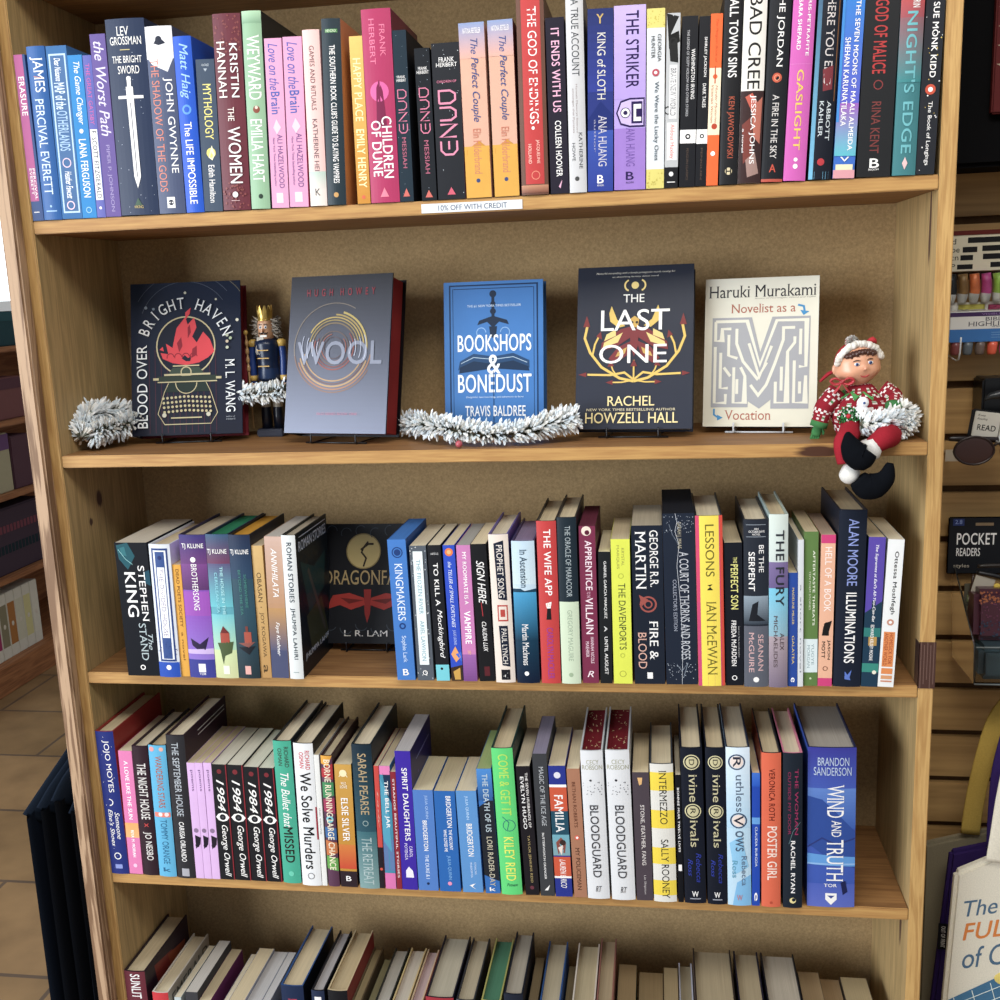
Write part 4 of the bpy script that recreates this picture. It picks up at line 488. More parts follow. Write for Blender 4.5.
(3, 1.1324, -0.008, 0.0201, 0.2013, 0.0373, 0.135, 'p', '#e8eaea', [('T', 'Ottessa Moshfegh', '#2c2c30', 0.08, 0.5, 0.4, 0.72, 'b'), ('C', '#c8907a', 0.5, 0.555, 0.22), ('C', '#f2f0ee', 0.5, 0.555, 0.1), ('B', '#e08848', 0.62, 0.86, 0.15, 0.85), ('T', 'HOMESICK FOR', '#a84828', 0.63, 0.84, 0.52, 0.75, 'b'), ('T', 'ANOTHER WORLD', '#a84828', 0.63, 0.85, 0.22, 0.45, 'b'), ('B', '#e08848', 0.87, 0.91, 0.15, 0.85), ('B', '#d89868', 0.92, 0.945, 0.15, 0.85), ('B', '#d08868', 0.955, 0.965, 0.15, 0.85)], 'white paperback with orange blocks, last book at right on the middle shelf', {}),
(4, 0.002, -0.001, 0.0288, 0.2354, -0.0, 0.155, 'h', '#22307a', [('T', 'JOJO MOYES', '#f2f0ee', 0.06, 0.42, 0.35, 0.72, 's'), ('O', '#f2f0ee', 0.4, 0.49, 0.2, 0.05), ('B', '#22307a', 0.44, 0.52, 0.0, 0.38), ('T', 'Someone', '#f2f0ee', 0.56, 0.75, 0.6, 0.85, 'i'), ('T', "Else's Shoes", '#f2f0ee', 0.54, 0.8, 0.25, 0.5, 'i'), ('S', '#f2f0ee', 12, 0.025, 40, 0, 1), ('O', '#f2f0ee', 0.5, 0.87, 0.2, 0.05), ('B', '#8a98d8', 0.93, 0.96, 0.3, 0.7)], 'deep blue hardcover with crescent moon mark, leftmost on the lower shelf', {'side': '#9a2c28'}),
(4, 0.0316, -0.001, 0.0215, 0.204, 0.0192, 0.135, 'p', '#e07ab0', [('T', 'A LOVE LIKE THE SUN', '#fff', 0.08, 0.55, 0.35, 0.65, ''), ('G', '#f0a860', '#f0b070', 0.58, 0.7, 3), ('T', 'RIYA M. MORIAH', '#fff', 0.64, 0.86, 0.4, 0.62, 'b'), ('C', '#f8c0dc', 0.5, 0.93, 0.15)], 'candy pink paperback with small white capitals, second on the lower shelf', {}),
(4, 0.0547, -0.001, 0.0251, 0.2127, 0.0167, 0.142, 'h', '#301e28', [('T', 'THE NIGHT HOUSE', '#e0dcd8', 0.13, 0.56, 0.25, 0.8, 'b'), ('T', 'x', '#c04040', 0.59, 0.62, 0.4, 0.65, 'b'), ('T', 'JO NESBO', '#e0dcd8', 0.66, 0.88, 0.25, 0.78, 'b')], 'dark plum hardcover with tall pale capitals, left of the turquoise one', {'side': '#3a2430'}),
(4, 0.082, -0.003, 0.0278, 0.216, 0.0191, 0.142, 'h', '#58b0d8', [('T', 'WANDERING STARS', '#b05a30', 0.08, 0.47, 0.35, 0.72, ''), ('T', 'TOMMY ORANGE', '#24648c', 0.56, 0.9, 0.35, 0.72, ''), ('C', '#e89898', 0.2, 0.03, 0.14), ('C', '#e8b0a0', 0.75, 0.03, 0.12), ('B', '#e88070', 0.505, 0.54, 0.05, 0.95), ('C', '#f8e0e0', 0.4, 0.52, 0.12), ('C', '#f8e0e0', 0.75, 0.52, 0.12), ('H', 'k', '#24648c', 0.93, 0.96, 0.3, 0.7, 'b')], 'turquoise hardcover with small coral flowers, lower shelf', {'side': '#23242c'}),
(4, 0.1123, -0.005, 0.0292, 0.2337, 0.0189, 0.155, 'h', '#2b2b30', [('T', 'THE SEPTEMBER HOUSE', '#b8c0c8', 0.05, 0.56, 0.3, 0.66, 's'), ('T', 'CARISSA ORLANDO', '#f2f0ee', 0.6, 0.88, 0.35, 0.62, 'b'), ('B', '#a8a8b0', 0.93, 0.985, 0.3, 0.7)], 'charcoal hardcover with pale capitals whose cover side shows dark maroon', {'side': '#2c1428', 'sideart': 2}),
(4, 0.1423, -0.005, 0.0126, 0.1897, 0.0162, 0.135, 'p', '#d8b0e0', [('T', 'poems', '#6a4a80', 0.06, 0.24, 0.35, 0.65, ''), ('C', '#8a7090', 0.5, 0.58, 0.3), ('P', '#221c28', [(0.3, 0.62), (1, 0.64), (0.9, 0.7), (0.3, 0.74)]), ('C', '#221c28', 0.5, 0.71, 0.25)], 'leftmost of three identical slim lilac paperbacks', {}),
(4, 0.1555, -0.005, 0.0118, 0.19, 0.0144, 0.135, 'p', '#d8b0e0', [('T', 'poems', '#6a4a80', 0.06, 0.24, 0.35, 0.65, ''), ('C', '#8a7090', 0.5, 0.58, 0.3), ('P', '#221c28', [(0.3, 0.62), (1, 0.64), (0.9, 0.7), (0.3, 0.74)]), ('C', '#221c28', 0.5, 0.71, 0.25)], 'middle of three identical slim lilac paperbacks', {}),
(4, 0.168, -0.005, 0.0127, 0.1905, 0.0174, 0.135, 'p', '#d8b0e0', [('T', 'poems', '#6a4a80', 0.06, 0.24, 0.35, 0.65, ''), ('C', '#8a7090', 0.5, 0.58, 0.3), ('P', '#221c28', [(0.3, 0.62), (1, 0.64), (0.9, 0.7), (0.3, 0.74)]), ('C', '#221c28', 0.5, 0.71, 0.25)], 'rightmost of three identical slim lilac paperbacks, touching a black and white one', {}),
(4, 0.1818, -0.005, 0.0229, 0.1884, 0.013, 0.135, 'p', '#18191e', [('B', '#8a2430', 0, 1, 0.93, 1), ('C', '#7a2830', 0.5, 0.06, 0.16), ('T', '1984', '#f4f2ee', 0.13, 0.4, 0.25, 0.75, 'i'), ('P', '#f4f2ee', [(0.04, 0.452), (0.22, 0.424), (0.5, 0.414), (0.78, 0.424), (0.96, 0.452), (0.78, 0.48), (0.5, 0.49), (0.22, 0.48)]), ('C', '#18191e', 0.5, 0.452, 0.21), ('C', '#4a4a50', 0.5, 0.452, 0.09), ('T', 'George Orwell', '#f4f2ee', 0.52, 0.97, 0.25, 0.78, 'i')], 'first from the left of four black paperbacks with a staring eye', {'pages': '#dcd6c4'}),
(4, 0.2058, -0.005, 0.0247, 0.1883, 0.0129, 0.135, 'p', '#18191e', [('B', '#8a2430', 0, 1, 0.93, 1), ('C', '#7a2830', 0.5, 0.06, 0.16), ('T', '1984', '#f4f2ee', 0.13, 0.4, 0.25, 0.75, 'i'), ('P', '#f4f2ee', [(0.04, 0.452), (0.22, 0.424), (0.5, 0.414), (0.78, 0.424), (0.96, 0.452), (0.78, 0.48), (0.5, 0.49), (0.22, 0.48)]), ('C', '#18191e', 0.5, 0.452, 0.21), ('C', '#4a4a50', 0.5, 0.452, 0.09), ('T', 'George Orwell', '#f4f2ee', 0.52, 0.97, 0.25, 0.78, 'i')], 'second from the left of four black paperbacks with a staring eye', {'pages': '#dcd6c4'}),
(4, 0.2318, -0.005, 0.0238, 0.1859, 0.0102, 0.135, 'p', '#18191e', [('B', '#8a2430', 0, 1, 0.93, 1), ('C', '#7a2830', 0.5, 0.06, 0.16), ('T', '1984', '#f4f2ee', 0.13, 0.4, 0.25, 0.75, 'i'), ('P', '#f4f2ee', [(0.04, 0.452), (0.22, 0.424), (0.5, 0.414), (0.78, 0.424), (0.96, 0.452), (0.78, 0.48), (0.5, 0.49), (0.22, 0.48)]), ('C', '#18191e', 0.5, 0.452, 0.21), ('C', '#4a4a50', 0.5, 0.452, 0.09), ('T', 'George Orwell', '#f4f2ee', 0.52, 0.97, 0.25, 0.78, 'i')], 'third from the left of four black paperbacks with a staring eye', {'pages': '#dcd6c4'}),
(4, 0.2567, -0.005, 0.0229, 0.185, 0.0058, 0.135, 'p', '#18191e', [('B', '#8a2430', 0, 1, 0.93, 1), ('C', '#7a2830', 0.5, 0.06, 0.16), ('T', '1984', '#f4f2ee', 0.13, 0.4, 0.25, 0.75, 'i'), ('P', '#f4f2ee', [(0.04, 0.452), (0.22, 0.424), (0.5, 0.414), (0.78, 0.424), (0.96, 0.452), (0.78, 0.48), (0.5, 0.49), (0.22, 0.48)]), ('C', '#18191e', 0.5, 0.452, 0.21), ('C', '#4a4a50', 0.5, 0.452, 0.09), ('T', 'George Orwell', '#f4f2ee', 0.52, 0.97, 0.25, 0.78, 'i')], 'rightmost of four black paperbacks with a staring eye', {'pages': '#dcd6c4'}),
(4, 0.282, -0.005, 0.0278, 0.2292, 0.0049, 0.155, 'h', '#3aa88c', [('T', 'RICHARD', '#3a2c28', 0.04, 0.18, 0.6, 0.82, ''), ('T', 'OSMAN', '#3a2c28', 0.05, 0.17, 0.25, 0.47, ''), ('T', 'The Bullet that', '#f2f0ee', 0.22, 0.6, 0.3, 0.75, 'i'), ('T', 'MISSED', '#26201e', 0.6, 0.85, 0.25, 0.75, 'b'), ('C', '#60c8ac', 0.5, 0.93, 0.15)], 'mint green hardcover with white script over a black word', {'side': '#20242a'}),
(4, 0.3132, -0.009, 0.0296, 0.228, 0.0112, 0.155, 'h', '#e4e6e8', [('T', 'RICHARD', '#d03848', 0.05, 0.18, 0.58, 0.8, 'b'), ('T', 'OSMAN', '#d03848', 0.06, 0.17, 0.28, 0.5, 'b'), ('T', 'We Solve Murders', '#16161a', 0.2, 0.88, 0.25, 0.8, 'b'), ('B', '#a83040', 0.44, 0.67, 0.93, 1), ('O', '#8a8a90', 0.5, 0.93, 0.18, 0.04)], 'white hardcover with heavy black title and small red name', {'side': '#17171b'}),
(4, 0.3436, -0.009, 0.0078, 0.21, 0.009, 0.135, 'p', '#e0e0dc', [('T', 'thin volume', '#8a8a8a', 0.4, 0.6, 0.35, 0.65, '')], 'very thin white spine right beside the white hardcover with heavy black title', {}),
(4, 0.3537, -0.009, 0.017, 0.2096, 0.0112, 0.142, 'h', '#5a3850', [('P', '#e0a030', [(0, 0), (1, 0), (0.6, 0.08), (0, 0.06)]), ('P', '#b03038', [(0, 0.1), (1, 0.06), (1, 0.18), (0, 0.16)]), ('P', '#3f8a58', [(0, 0.2), (1, 0.2), (1, 0.3), (0, 0.32)]), ('P', '#a03858', [(0, 0.33), (1, 0.32), (1, 0.44), (0, 0.42)]), ('C', '#7cc8d0', 0.5, 0.48, 0.32), ('C', '#1c2c40', 0.5, 0.48, 0.16), ('P', '#3f6aa0', [(0, 0.54), (1, 0.55), (1, 0.64), (0, 0.62)]), ('P', '#c0703c', [(0, 0.64), (1, 0.66), (1, 0.74), (0, 0.76)]), ('P', '#5fa048', [(0, 0.76), (1, 0.78), (1, 0.88), (0, 0.86)]), ('T', 'BORNE RUNNING LARGE CHANCE', '#f0e4c8', 0.03, 0.87, 0.25, 0.8, 'b')], 'slim multicoloured patchwork spine with cream capitals, lower shelf', {'side': '#3a2028'}),
(4, 0.3728, -0.009, 0.0255, 0.1961, 0.0139, 0.135, 'p', '#c08c28', [('G', '#c8983c', '#c08828', 0, 0.65, 4), ('G', '#d07830', '#c8482c', 0.65, 0.85, 8), ('B', '#2c2028', 0.87, 1, 0, 1), ('C', '#f0e0b0', 0.5, 0.07, 0.22), ('L', '#f0e0b0', 0.05, [(0.25, 0.1), (0.5, 0.05), (0.75, 0.1)]), ('H', 'WILD', '#f8f0dc', 0.14, 0.16, 0.35, 0.65, 'b'), ('H', 'LOVE', '#f8f0dc', 0.165, 0.19, 0.3, 0.7, 'b'), ('T', 'ELSIE SILVER', '#f2f0ee', 0.27, 0.62, 0.3, 0.7, 'b'), ('H', 'B', '#f2f0ee', 0.91, 0.95, 0.35, 0.65, 'b')], 'ochre paperback with a sunset orange lower spine', {'side': '#1c2030'}),
(4, 0.4024, -0.009, 0.0299, 0.2288, 0.0042, 0.155, 'h', '#1e3a48', [('G', '#182c3a', '#28505e', 0, 0.6, 6), ('G', '#3a6a74', '#7a9c9c', 0.6, 1, 8), ('T', 'SARAH PEARSE', '#b8a078', 0.06, 0.48, 0.3, 0.72, 's'), ('O', '#8aa0a0', 0.5, 0.54, 0.15, 0.04), ('T', 'THE RETREAT', '#a8bcbc', 0.64, 0.97, 0.25, 0.75, 's')], 'dark teal hardcover with tarnished gold capitals, lower shelf', {'side': '#14222c'}),
(4, 0.4328, -0.009, 0.0072, 0.1955, 0.0103, 0.135, 'p', '#c8443c', [('B', '#231c24', 0.66, 1, 0, 1), ('T', 'Lady', '#e8b0a0', 0.2, 0.5, 0.35, 0.65, 'i'), ('C', '#d8503c', 0.5, 0.84, 0.3)], 'very thin red spine with a black foot, left of the pink and blue one', {}),
(4, 0.4415, -0.009, 0.0157, 0.1958, 0.007, 0.135, 'p', '#3a88a4', [('B', '#e07cb4', 0, 0.07, 0, 1), ('P', '#1a3050', [(0.3, 0.06), (1, 0.04), (1, 0.3), (0.5, 0.2)]), ('P', '#4a9cb8', [(0, 0.1), (0.6, 0.2), (0.8, 0.7), (0, 0.6)]), ('P', '#5a78a8', [(0, 0.55), (1, 0.6), (1, 0.85), (0, 0.85)]), ('B', '#d870ac', 0.87, 1, 0, 1), ('T', 'THE BELL JAR', '#f2f0ee', 0.12, 0.5, 0.3, 0.75, 'b')], 'slim aqua and pink paperback with white capitals, lower shelf', {}),
(4, 0.4582, -0.009, 0.0081, 0.1869, 0.0029, 0.135, 'p', '#8a2434', [('T', 'STRANGE BEAUTIFUL STORIES', '#f0dcdc', 0.06, 0.9, 0.35, 0.7, 'b')], 'very thin crimson spine left of the violet book', {}),
(4, 0.4669, -0.009, 0.0232, 0.2196, 0.0013, 0.135, 'p', '#3c26a0', [('T', 'SPIRIT DAUGHTERS', '#f2f0ee', 0.12, 0.64, 0.38, 0.72, 'b'), ('T', 'CAROL', '#dcd4f4', 0.68, 0.76, 0.6, 0.8, 'b'), ('T', 'POTENZA', '#dcd4f4', 0.66, 0.78, 0.3, 0.48, 'b'), ('P', '#e8e4f4', [(0.3, 0.86), (0.5, 0.83), (0.75, 0.86), (0.8, 0.91), (0.3, 0.91)])], 'violet blue paperback with bold white capitals and a small mountain mark', {'side': '#221c58', 'pages': '#b8b4b4', 'sideart': 3}),
(4, 0.4916, -0.009, 0.0297, 0.1598, -0.0063, 0.114, 'p', '#4c7cc4', [('T', 'JULIA QUINN', '#a8c4ec', 0.05, 0.28, 0.55, 0.72, ''), ('T', 'BRIDGERTON', '#f2f0ee', 0.3, 0.6, 0.4, 0.62, 'b'), ('T', 'THE DUKE & I', '#dce8f8', 0.64, 0.88, 0.42, 0.6, ''), ('C', '#1c2c50', 0.5, 0.93, 0.07)], 'left one of three short matching blue paperbacks', {}),
(4, 0.5237, -0.009, 0.031, 0.1593, -0.0125, 0.114, 'p', '#2064b0', [('T', 'BRIDGERTON', '#f2f0ee', 0.05, 0.36, 0.55, 0.78, 'b'), ('T', 'THE VISCOUNT', '#fff', 0.38, 0.58, 0.6, 0.75, ''), ('T', 'WHO LOVED ME', '#fff', 0.38, 0.6, 0.35, 0.5, ''), ('T', 'JULIA QUINN', '#78b0e4', 0.64, 0.88, 0.42, 0.62, ''), ('C', '#e890b8', 0.5, 0.92, 0.1)], 'middle and deepest blue of three short matching paperbacks', {}),
(4, 0.5582, -0.009, 0.0298, 0.1605, -0.0253, 0.114, 'p', '#5590cc', [('T', 'JULIA QUINN', '#b8d8f4', 0.05, 0.28, 0.4, 0.58, ''), ('T', 'BRIDGERTON', '#f2f0ee', 0.32, 0.64, 0.4, 0.68, 'b'), ('T', 'ROMANCING', '#c8dcf4', 0.7, 0.82, 0.65, 0.75, ''), ('T', 'MR BRIDGERTON', '#c8dcf4', 0.7, 0.85, 0.45, 0.55, ''), ('P', '#f2f0ee', [(0.35, 0.93), (0.65, 0.91), (0.5, 0.94), (0.65, 0.97)])], 'right and palest blue of three short matching paperbacks', {}),
(4, 0.592, -0.009, 0.0215, 0.1955, -0.0326, 0.135, 'p', '#2c6ab4', [('G', '#4488d0', '#2c5c98', 0, 0.25, 6), ('P', '#20242c', [(0, 0.3), (1, 0.22), (1, 0.9), (0, 0.85)]), ('T', 'THE DEATH OF US', '#b8c8d0', 0.04, 0.5, 0.35, 0.72, 'b'), ('T', 'LORI RADER-DAY', '#c0b8a0', 0.54, 0.94, 0.35, 0.72, 'b'), ('H', 'k', '#f2f0ee', 0.95, 0.98, 0.3, 0.7, 'b')], 'blue and black paperback left of the neon green book', {'pages': '#9aa06c'}),
(4, 0.6156, -0.009, 0.0305, 0.2283, -0.0308, 0.155, 'h', '#52d070', [('T', 'COME & GET IT', '#b0dc50', 0.04, 0.45, 0.3, 0.75, 'b'), ('O', '#2a6a78', 0.6, 0.52, 0.3, 0.03), ('L', '#2a6a78', 0.03, [(0.3, 0.46), (0.6, 0.5), (0.5, 0.55)]), ('T', 'KILEY REID', '#e0e858', 0.6, 0.9, 0.3, 0.75, 'b'), ('H', 'Putnam', '#24584a', 0.92, 0.94, 0.3, 0.8, 'i')], 'neon green hardcover with yellow capitals, lower shelf', {'side': '#123838'}),
(4, 0.651, -0.009, 0.0199, 0.2012, -0.041, 0.135, 'p', '#1c1a20', [('T', 'THE SEVEN HUSBANDS OF', '#e8e4e0', 0.05, 0.47, 0.62, 0.8, 'b'), ('T', 'EVELYN HUGO', '#f2f0ee', 0.08, 0.48, 0.25, 0.5, 'b'), ('T', 'TAYLOR JENKINS REID', '#a89460', 0.53, 0.9, 0.4, 0.62, 'b'), ('C', '#6a3440', 0.5, 0.94, 0.15)], 'black paperback with bold white and dull gold letters, right of the neon green book', {}),
(4, 0.6729, -0.009, 0.0203, 0.2208, -0.027, 0.135, 'p', '#3a3c40', [('T', 'MAGIC OF THE ICE AGE', '#b8bcc0', 0.09, 0.5, 0.4, 0.72, 's'), ('T', 'BUTTERWORTH GRANGER', '#f2f0ee', 0.55, 0.88, 0.35, 0.5, ''), ('P', '#f2f0ee', [(0.3, 0.96), (0.5, 0.94), (0.7, 0.92), (0.55, 0.96)])], 'graphite grey paperback with pale lilac top edges, left of the white spined pair', {'pages': '#8c869c'}),
(4, 0.6948, -0.009, 0.0242, 0.2032, -0.0278, 0.135, 'p', '#26348c', [('B', '#f2f0ee', 0.14, 0.16, 0, 1), ('C', '#d8d8e4', 0.5, 0.07, 0.2), ('B', '#cc5434', 0.16, 0.34, 0, 1), ('B', '#1f4c60', 0.34, 0.52, 0, 1), ('T', 'FAMILIA', '#f2f0ee', 0.22, 0.5, 0.25, 0.75, 'b'), ('G', '#6aa8b8', '#7aa0a8', 0.52, 0.68, 3), ('P', '#8a4a40', [(0.2, 0.58), (0.5, 0.54), (0.8, 0.58), (0.7, 0.66), (0.3, 0.67)]), ('P', '#e8d4c8', [(0.3, 0.62), (0.6, 0.6), (0.5, 0.68)]), ('C', '#3a2a28', 0.6, 0.58, 0.18), ('B', '#cc5434', 0.69, 0.84, 0, 1), ('T', 'LAUREN E. RICO', '#f2f0ee', 0.71, 0.93, 0.35, 0.7, 'i'), ('B', '#f2f0ee', 0.84, 0.855, 0, 1)], 'blue and orange banded paperback with a small portrait panel', {}),
(4, 0.7216, -0.009, 0.0185, 0.1995, -0.0335, 0.135, 'p', '#a87458', [('T', 'BETHAN ROBERTS', '#5a2c1c', 0.1, 0.45, 0.35, 0.6, 's'), ('C', '#d86048', 0.5, 0.53, 0.2), ('C', '#f2f0ee', 0.5, 0.53, 0.1), ('T', 'MY POLICEMAN', '#4a2c20', 0.61, 0.94, 0.3, 0.62, 's')], 'terracotta brown paperback left of the white spined pair', {}),
(4, 0.7414, -0.009, 0.0313, 0.228, -0.0284, 0.155, 'h', '#dadcdf', [('H', 'CECY', '#a8a890', 0.06, 0.09, 0.25, 0.8, ''), ('H', 'ROBSON', '#a8a890', 0.095, 0.125, 0.05, 0.95, ''), ('S', '#6a6a72', 26, 0.03, 51, 0.18, 0.3), ('C', '#2a2a30', 0.4, 0.195, 0.05), ('T', 'BLOODGUARD', '#3a3a40', 0.36, 0.85, 0.3, 0.68, ''), ('H', 'RT', '#4a4a50', 0.91, 0.95, 0.38, 0.65, 'i')], 'left of two matching white hardcovers with dark red decorated top edges', {'pages': '#6e1420', 'pagedots': '#d8c090', 'side': '#c8ccd0'}),
(4, 0.776, -0.009, 0.0333, 0.2297, -0.0268, 0.155, 'h', '#dadcdf', [('H', 'CECY', '#a8a890', 0.06, 0.09, 0.25, 0.8, ''), ('H', 'ROBSON', '#a8a890', 0.095, 0.125, 0.05, 0.95, ''), ('S', '#6a6a72', 26, 0.03, 51, 0.18, 0.3), ('C', '#2a2a30', 0.4, 0.195, 0.05), ('T', 'BLOODGUARD', '#3a3a40', 0.36, 0.85, 0.3, 0.68, ''), ('H', 'RT', '#4a4a50', 0.91, 0.95, 0.38, 0.65, 'i')], 'right of two matching white hardcovers with dark red decorated top edges', {'pages': '#6e1420', 'pagedots': '#d8c090', 'side': '#c8ccd0'}),
(4, 0.8113, -0.009, 0.0231, 0.197, -0.0224, 0.135, 'p', '#4a4048', [('P', '#e0b070', [(0.3, 0.04), (0.6, 0.04), (0.55, 0.09), (0.4, 0.1)]), ('T', 'STONE, FEATHER, FANG', '#e4dcd8', 0.25, 0.72, 0.38, 0.65, 's'), ('T', 'Liz Shipton', '#c0b8b8', 0.8, 0.95, 0.45, 0.62, '')], 'dusky brown grey paperback between the white pair and the yellow striped book', {}),
(4, 0.8358, -0.009, 0.032, 0.2112, -0.0217, 0.142, 'h', '#dcdad2', [('B', '#ecd026', 0.06, 0.19, 0, 1), ('B', '#ecd026', 0.33, 0.46, 0, 1), ('B', '#ecd026', 0.6, 0.72, 0, 1), ('B', '#ecd026', 0.84, 0.95, 0, 1), ('T', 'INTERMEZZO', '#2a2a28', 0.05, 0.43, 0.38, 0.7, 's'), ('T', 'SALLY ROONEY', '#2a2a28', 0.54, 0.97, 0.38, 0.7, 's')], 'white hardcover with broad yellow stripes and dark capitals, lower shelf', {'side': '#3a4048'}),
(4, 0.8699, -0.009, 0.0077, 0.1951, -0.0194, 0.135, 'p', '#101218', [('T', 'BONNIE MUIR TWELVE LIVES', '#f2f0ee', 0.1, 0.6, 0.3, 0.65, 'b'), ('B', '#f2f0ee', 0.7, 0.75, 0.2, 0.8)], 'very thin black spine right of the yellow striped book', {}),
(4, 0.8791, -0.009, 0.0298, 0.2363, -0.0248, 0.155, 'h', '#131a28', [('O', '#d8d0a0', 0.5, 0.09, 0.38, 0.05), ('C', '#c8c094', 0.5, 0.09, 0.27), ('T', 'D', '#1a1c20', 0.072, 0.108, 0.38, 0.62, ''), ('T', 'ivine', '#c8c098', 0.17, 0.34, 0.35, 0.72, 's'), ('O', '#d8d0a0', 0.5, 0.4, 0.38, 0.05), ('C', '#c8c094', 0.5, 0.4, 0.27), ('T', 'R', '#1a1c20', 0.382, 0.418, 0.38, 0.62, ''), ('T', 'ivals', '#c8c098', 0.46, 0.63, 0.35, 0.72, 's'), ('T', 'Rebecca', '#2c3c9c', 0.67, 0.86, 0.58, 0.82, 'i'), ('T', 'Ross', '#2c3c9c', 0.71, 0.82, 0.2, 0.42, 'i'), ('H', 'W', '#f2f0ee', 0.92, 0.955, 0.35, 0.65, 'b'), ('B', '#9a9ca8', 0.965, 0.972, 0.25, 0.75)], 'left of two matching midnight blue hardcovers with cream letters in circles', {'side': '#101828'}),
(4, 0.9112, -0.009, 0.0268, 0.2371, -0.0173, 0.155, 'h', '#131a28', [('O', '#d8d0a0', 0.5, 0.09, 0.38, 0.05), ('C', '#c8c094', 0.5, 0.09, 0.27), ('T', 'D', '#1a1c20', 0.072, 0.108, 0.38, 0.62, ''), ('T', 'ivine', '#c8c098', 0.17, 0.34, 0.35, 0.72, 's'), ('O', '#d8d0a0', 0.5, 0.4, 0.38, 0.05), ('C', '#c8c094', 0.5, 0.4, 0.27), ('T', 'R', '#1a1c20', 0.382, 0.418, 0.38, 0.62, ''), ('T', 'ivals', '#c8c098', 0.46, 0.63, 0.35, 0.72, 's'), ('T', 'Rebecca', '#2c3c9c', 0.67, 0.86, 0.58, 0.82, 'i'), ('T', 'Ross', '#2c3c9c', 0.71, 0.82, 0.2, 0.42, 'i'), ('H', 'W', '#f2f0ee', 0.92, 0.955, 0.35, 0.65, 'b'), ('B', '#9a9ca8', 0.965, 0.972, 0.25, 0.75)], 'right of two matching midnight blue hardcovers with cream letters in circles', {'side': '#101828'}),
(4, 0.9391, -0.009, 0.0322, 0.2386, -0.018, 0.155, 'h', '#b8d8ec', [('G', '#d8e8f4', '#b0d4ec', 0, 0.5, 5), ('P', '#8ac4e8', [(0.1, 0.6), (0.6, 0.55), (0.9, 0.75), (0.3, 0.8)]), ('P', '#7ab8e4', [(0.4, 0.85), (1, 0.8), (1, 1), (0.2, 1)]), ('O', '#3a4c68', 0.45, 0.09, 0.36, 0.06), ('C', '#e8d8d0', 0.45, 0.09, 0.28), ('T', 'R', '#2a3040', 0.06, 0.12, 0.3, 0.62, 'b'), ('T', 'uthless', '#4a5c74', 0.17, 0.4, 0.4, 0.72, 's'), ('O', '#3a4c68', 0.5, 0.455, 0.36, 0.06), ('C', '#e8d8d0', 0.5, 0.455, 0.28), ('T', 'V', '#2a3040', 0.425, 0.485, 0.3, 0.7, 'b'), ('T', 'ows', '#4a5c74', 0.52, 0.65, 0.35, 0.7, 's'), ('T', 'Rebecca', '#5a6c88', 0.68, 0.87, 0.6, 0.82, 's'), ('T', 'Ross', '#5a9cb8', 0.71, 0.82, 0.2, 0.42, ''), ('H', 'W', '#c0808c', 0.93, 0.965, 0.38, 0.62, 'b')], 'pale sky blue hardcover with two ringed capitals, lower shelf', {'side': '#1c2840'}),
(4, 0.9722, -0.009, 0.0107, 0.2013, -0.0082, 0.135, 'p', '#1c48b0', [('G', '#3a70d0', '#2058c0', 0, 0.1, 4), ('B', '#60a0e0', 0.33, 0.38, 0, 1), ('T', 'CLAUDIA BURGOA', '#d8e4f4', 0.4, 0.7, 0.4, 0.68, 'b'), ('T', 'e', '#fff', 0.9, 0.96, 0.3, 0.7, '')], 'thin bright blue spine left of the coral orange hardcover', {}),
(4, 0.9853, -0.009, 0.026, 0.2319, -0.0099, 0.155, 'h', '#dc6444', [('T', 'VERONICA ROTH', '#6a2018', 0.1, 0.43, 0.38, 0.68, 'b'), ('T', 'POSTER GIRL', '#f4dcd0', 0.47, 0.82, 0.3, 0.8, 'b'), ('C', '#b84830', 0.5, 0.97, 0.08)], 'coral orange hardcover with dark red and white capitals, lower shelf', {'side': '#181c2c'}),
(4, 1.0148, -0.009, 0.0259, 0.2327, -0.0138, 0.155, 'h', '#1a2430', [('T', 'THE WOMAN', '#a02c5c', 0.1, 0.52, 0.6, 0.78, ''), ('T', 'OUTSIDE MY DOOR', '#8a2850', 0.12, 0.52, 0.25, 0.4, ''), ('L', '#6a8a90', 0.02, [(0.3, 0.58), (0.5, 0.5), (0.9, 0.44)]), ('T', 'RACHEL RYAN', '#f2f0ee', 0.56, 0.9, 0.4, 0.62, 'b'), ('C', '#e4d490', 0.5, 0.95, 0.17), ('C', '#1a2430', 0.55, 0.945, 0.1)], 'dark hardcover with dim magenta title, left of the thickest blue book', {'side': '#141a30', 'rim': '#d87a98'}),
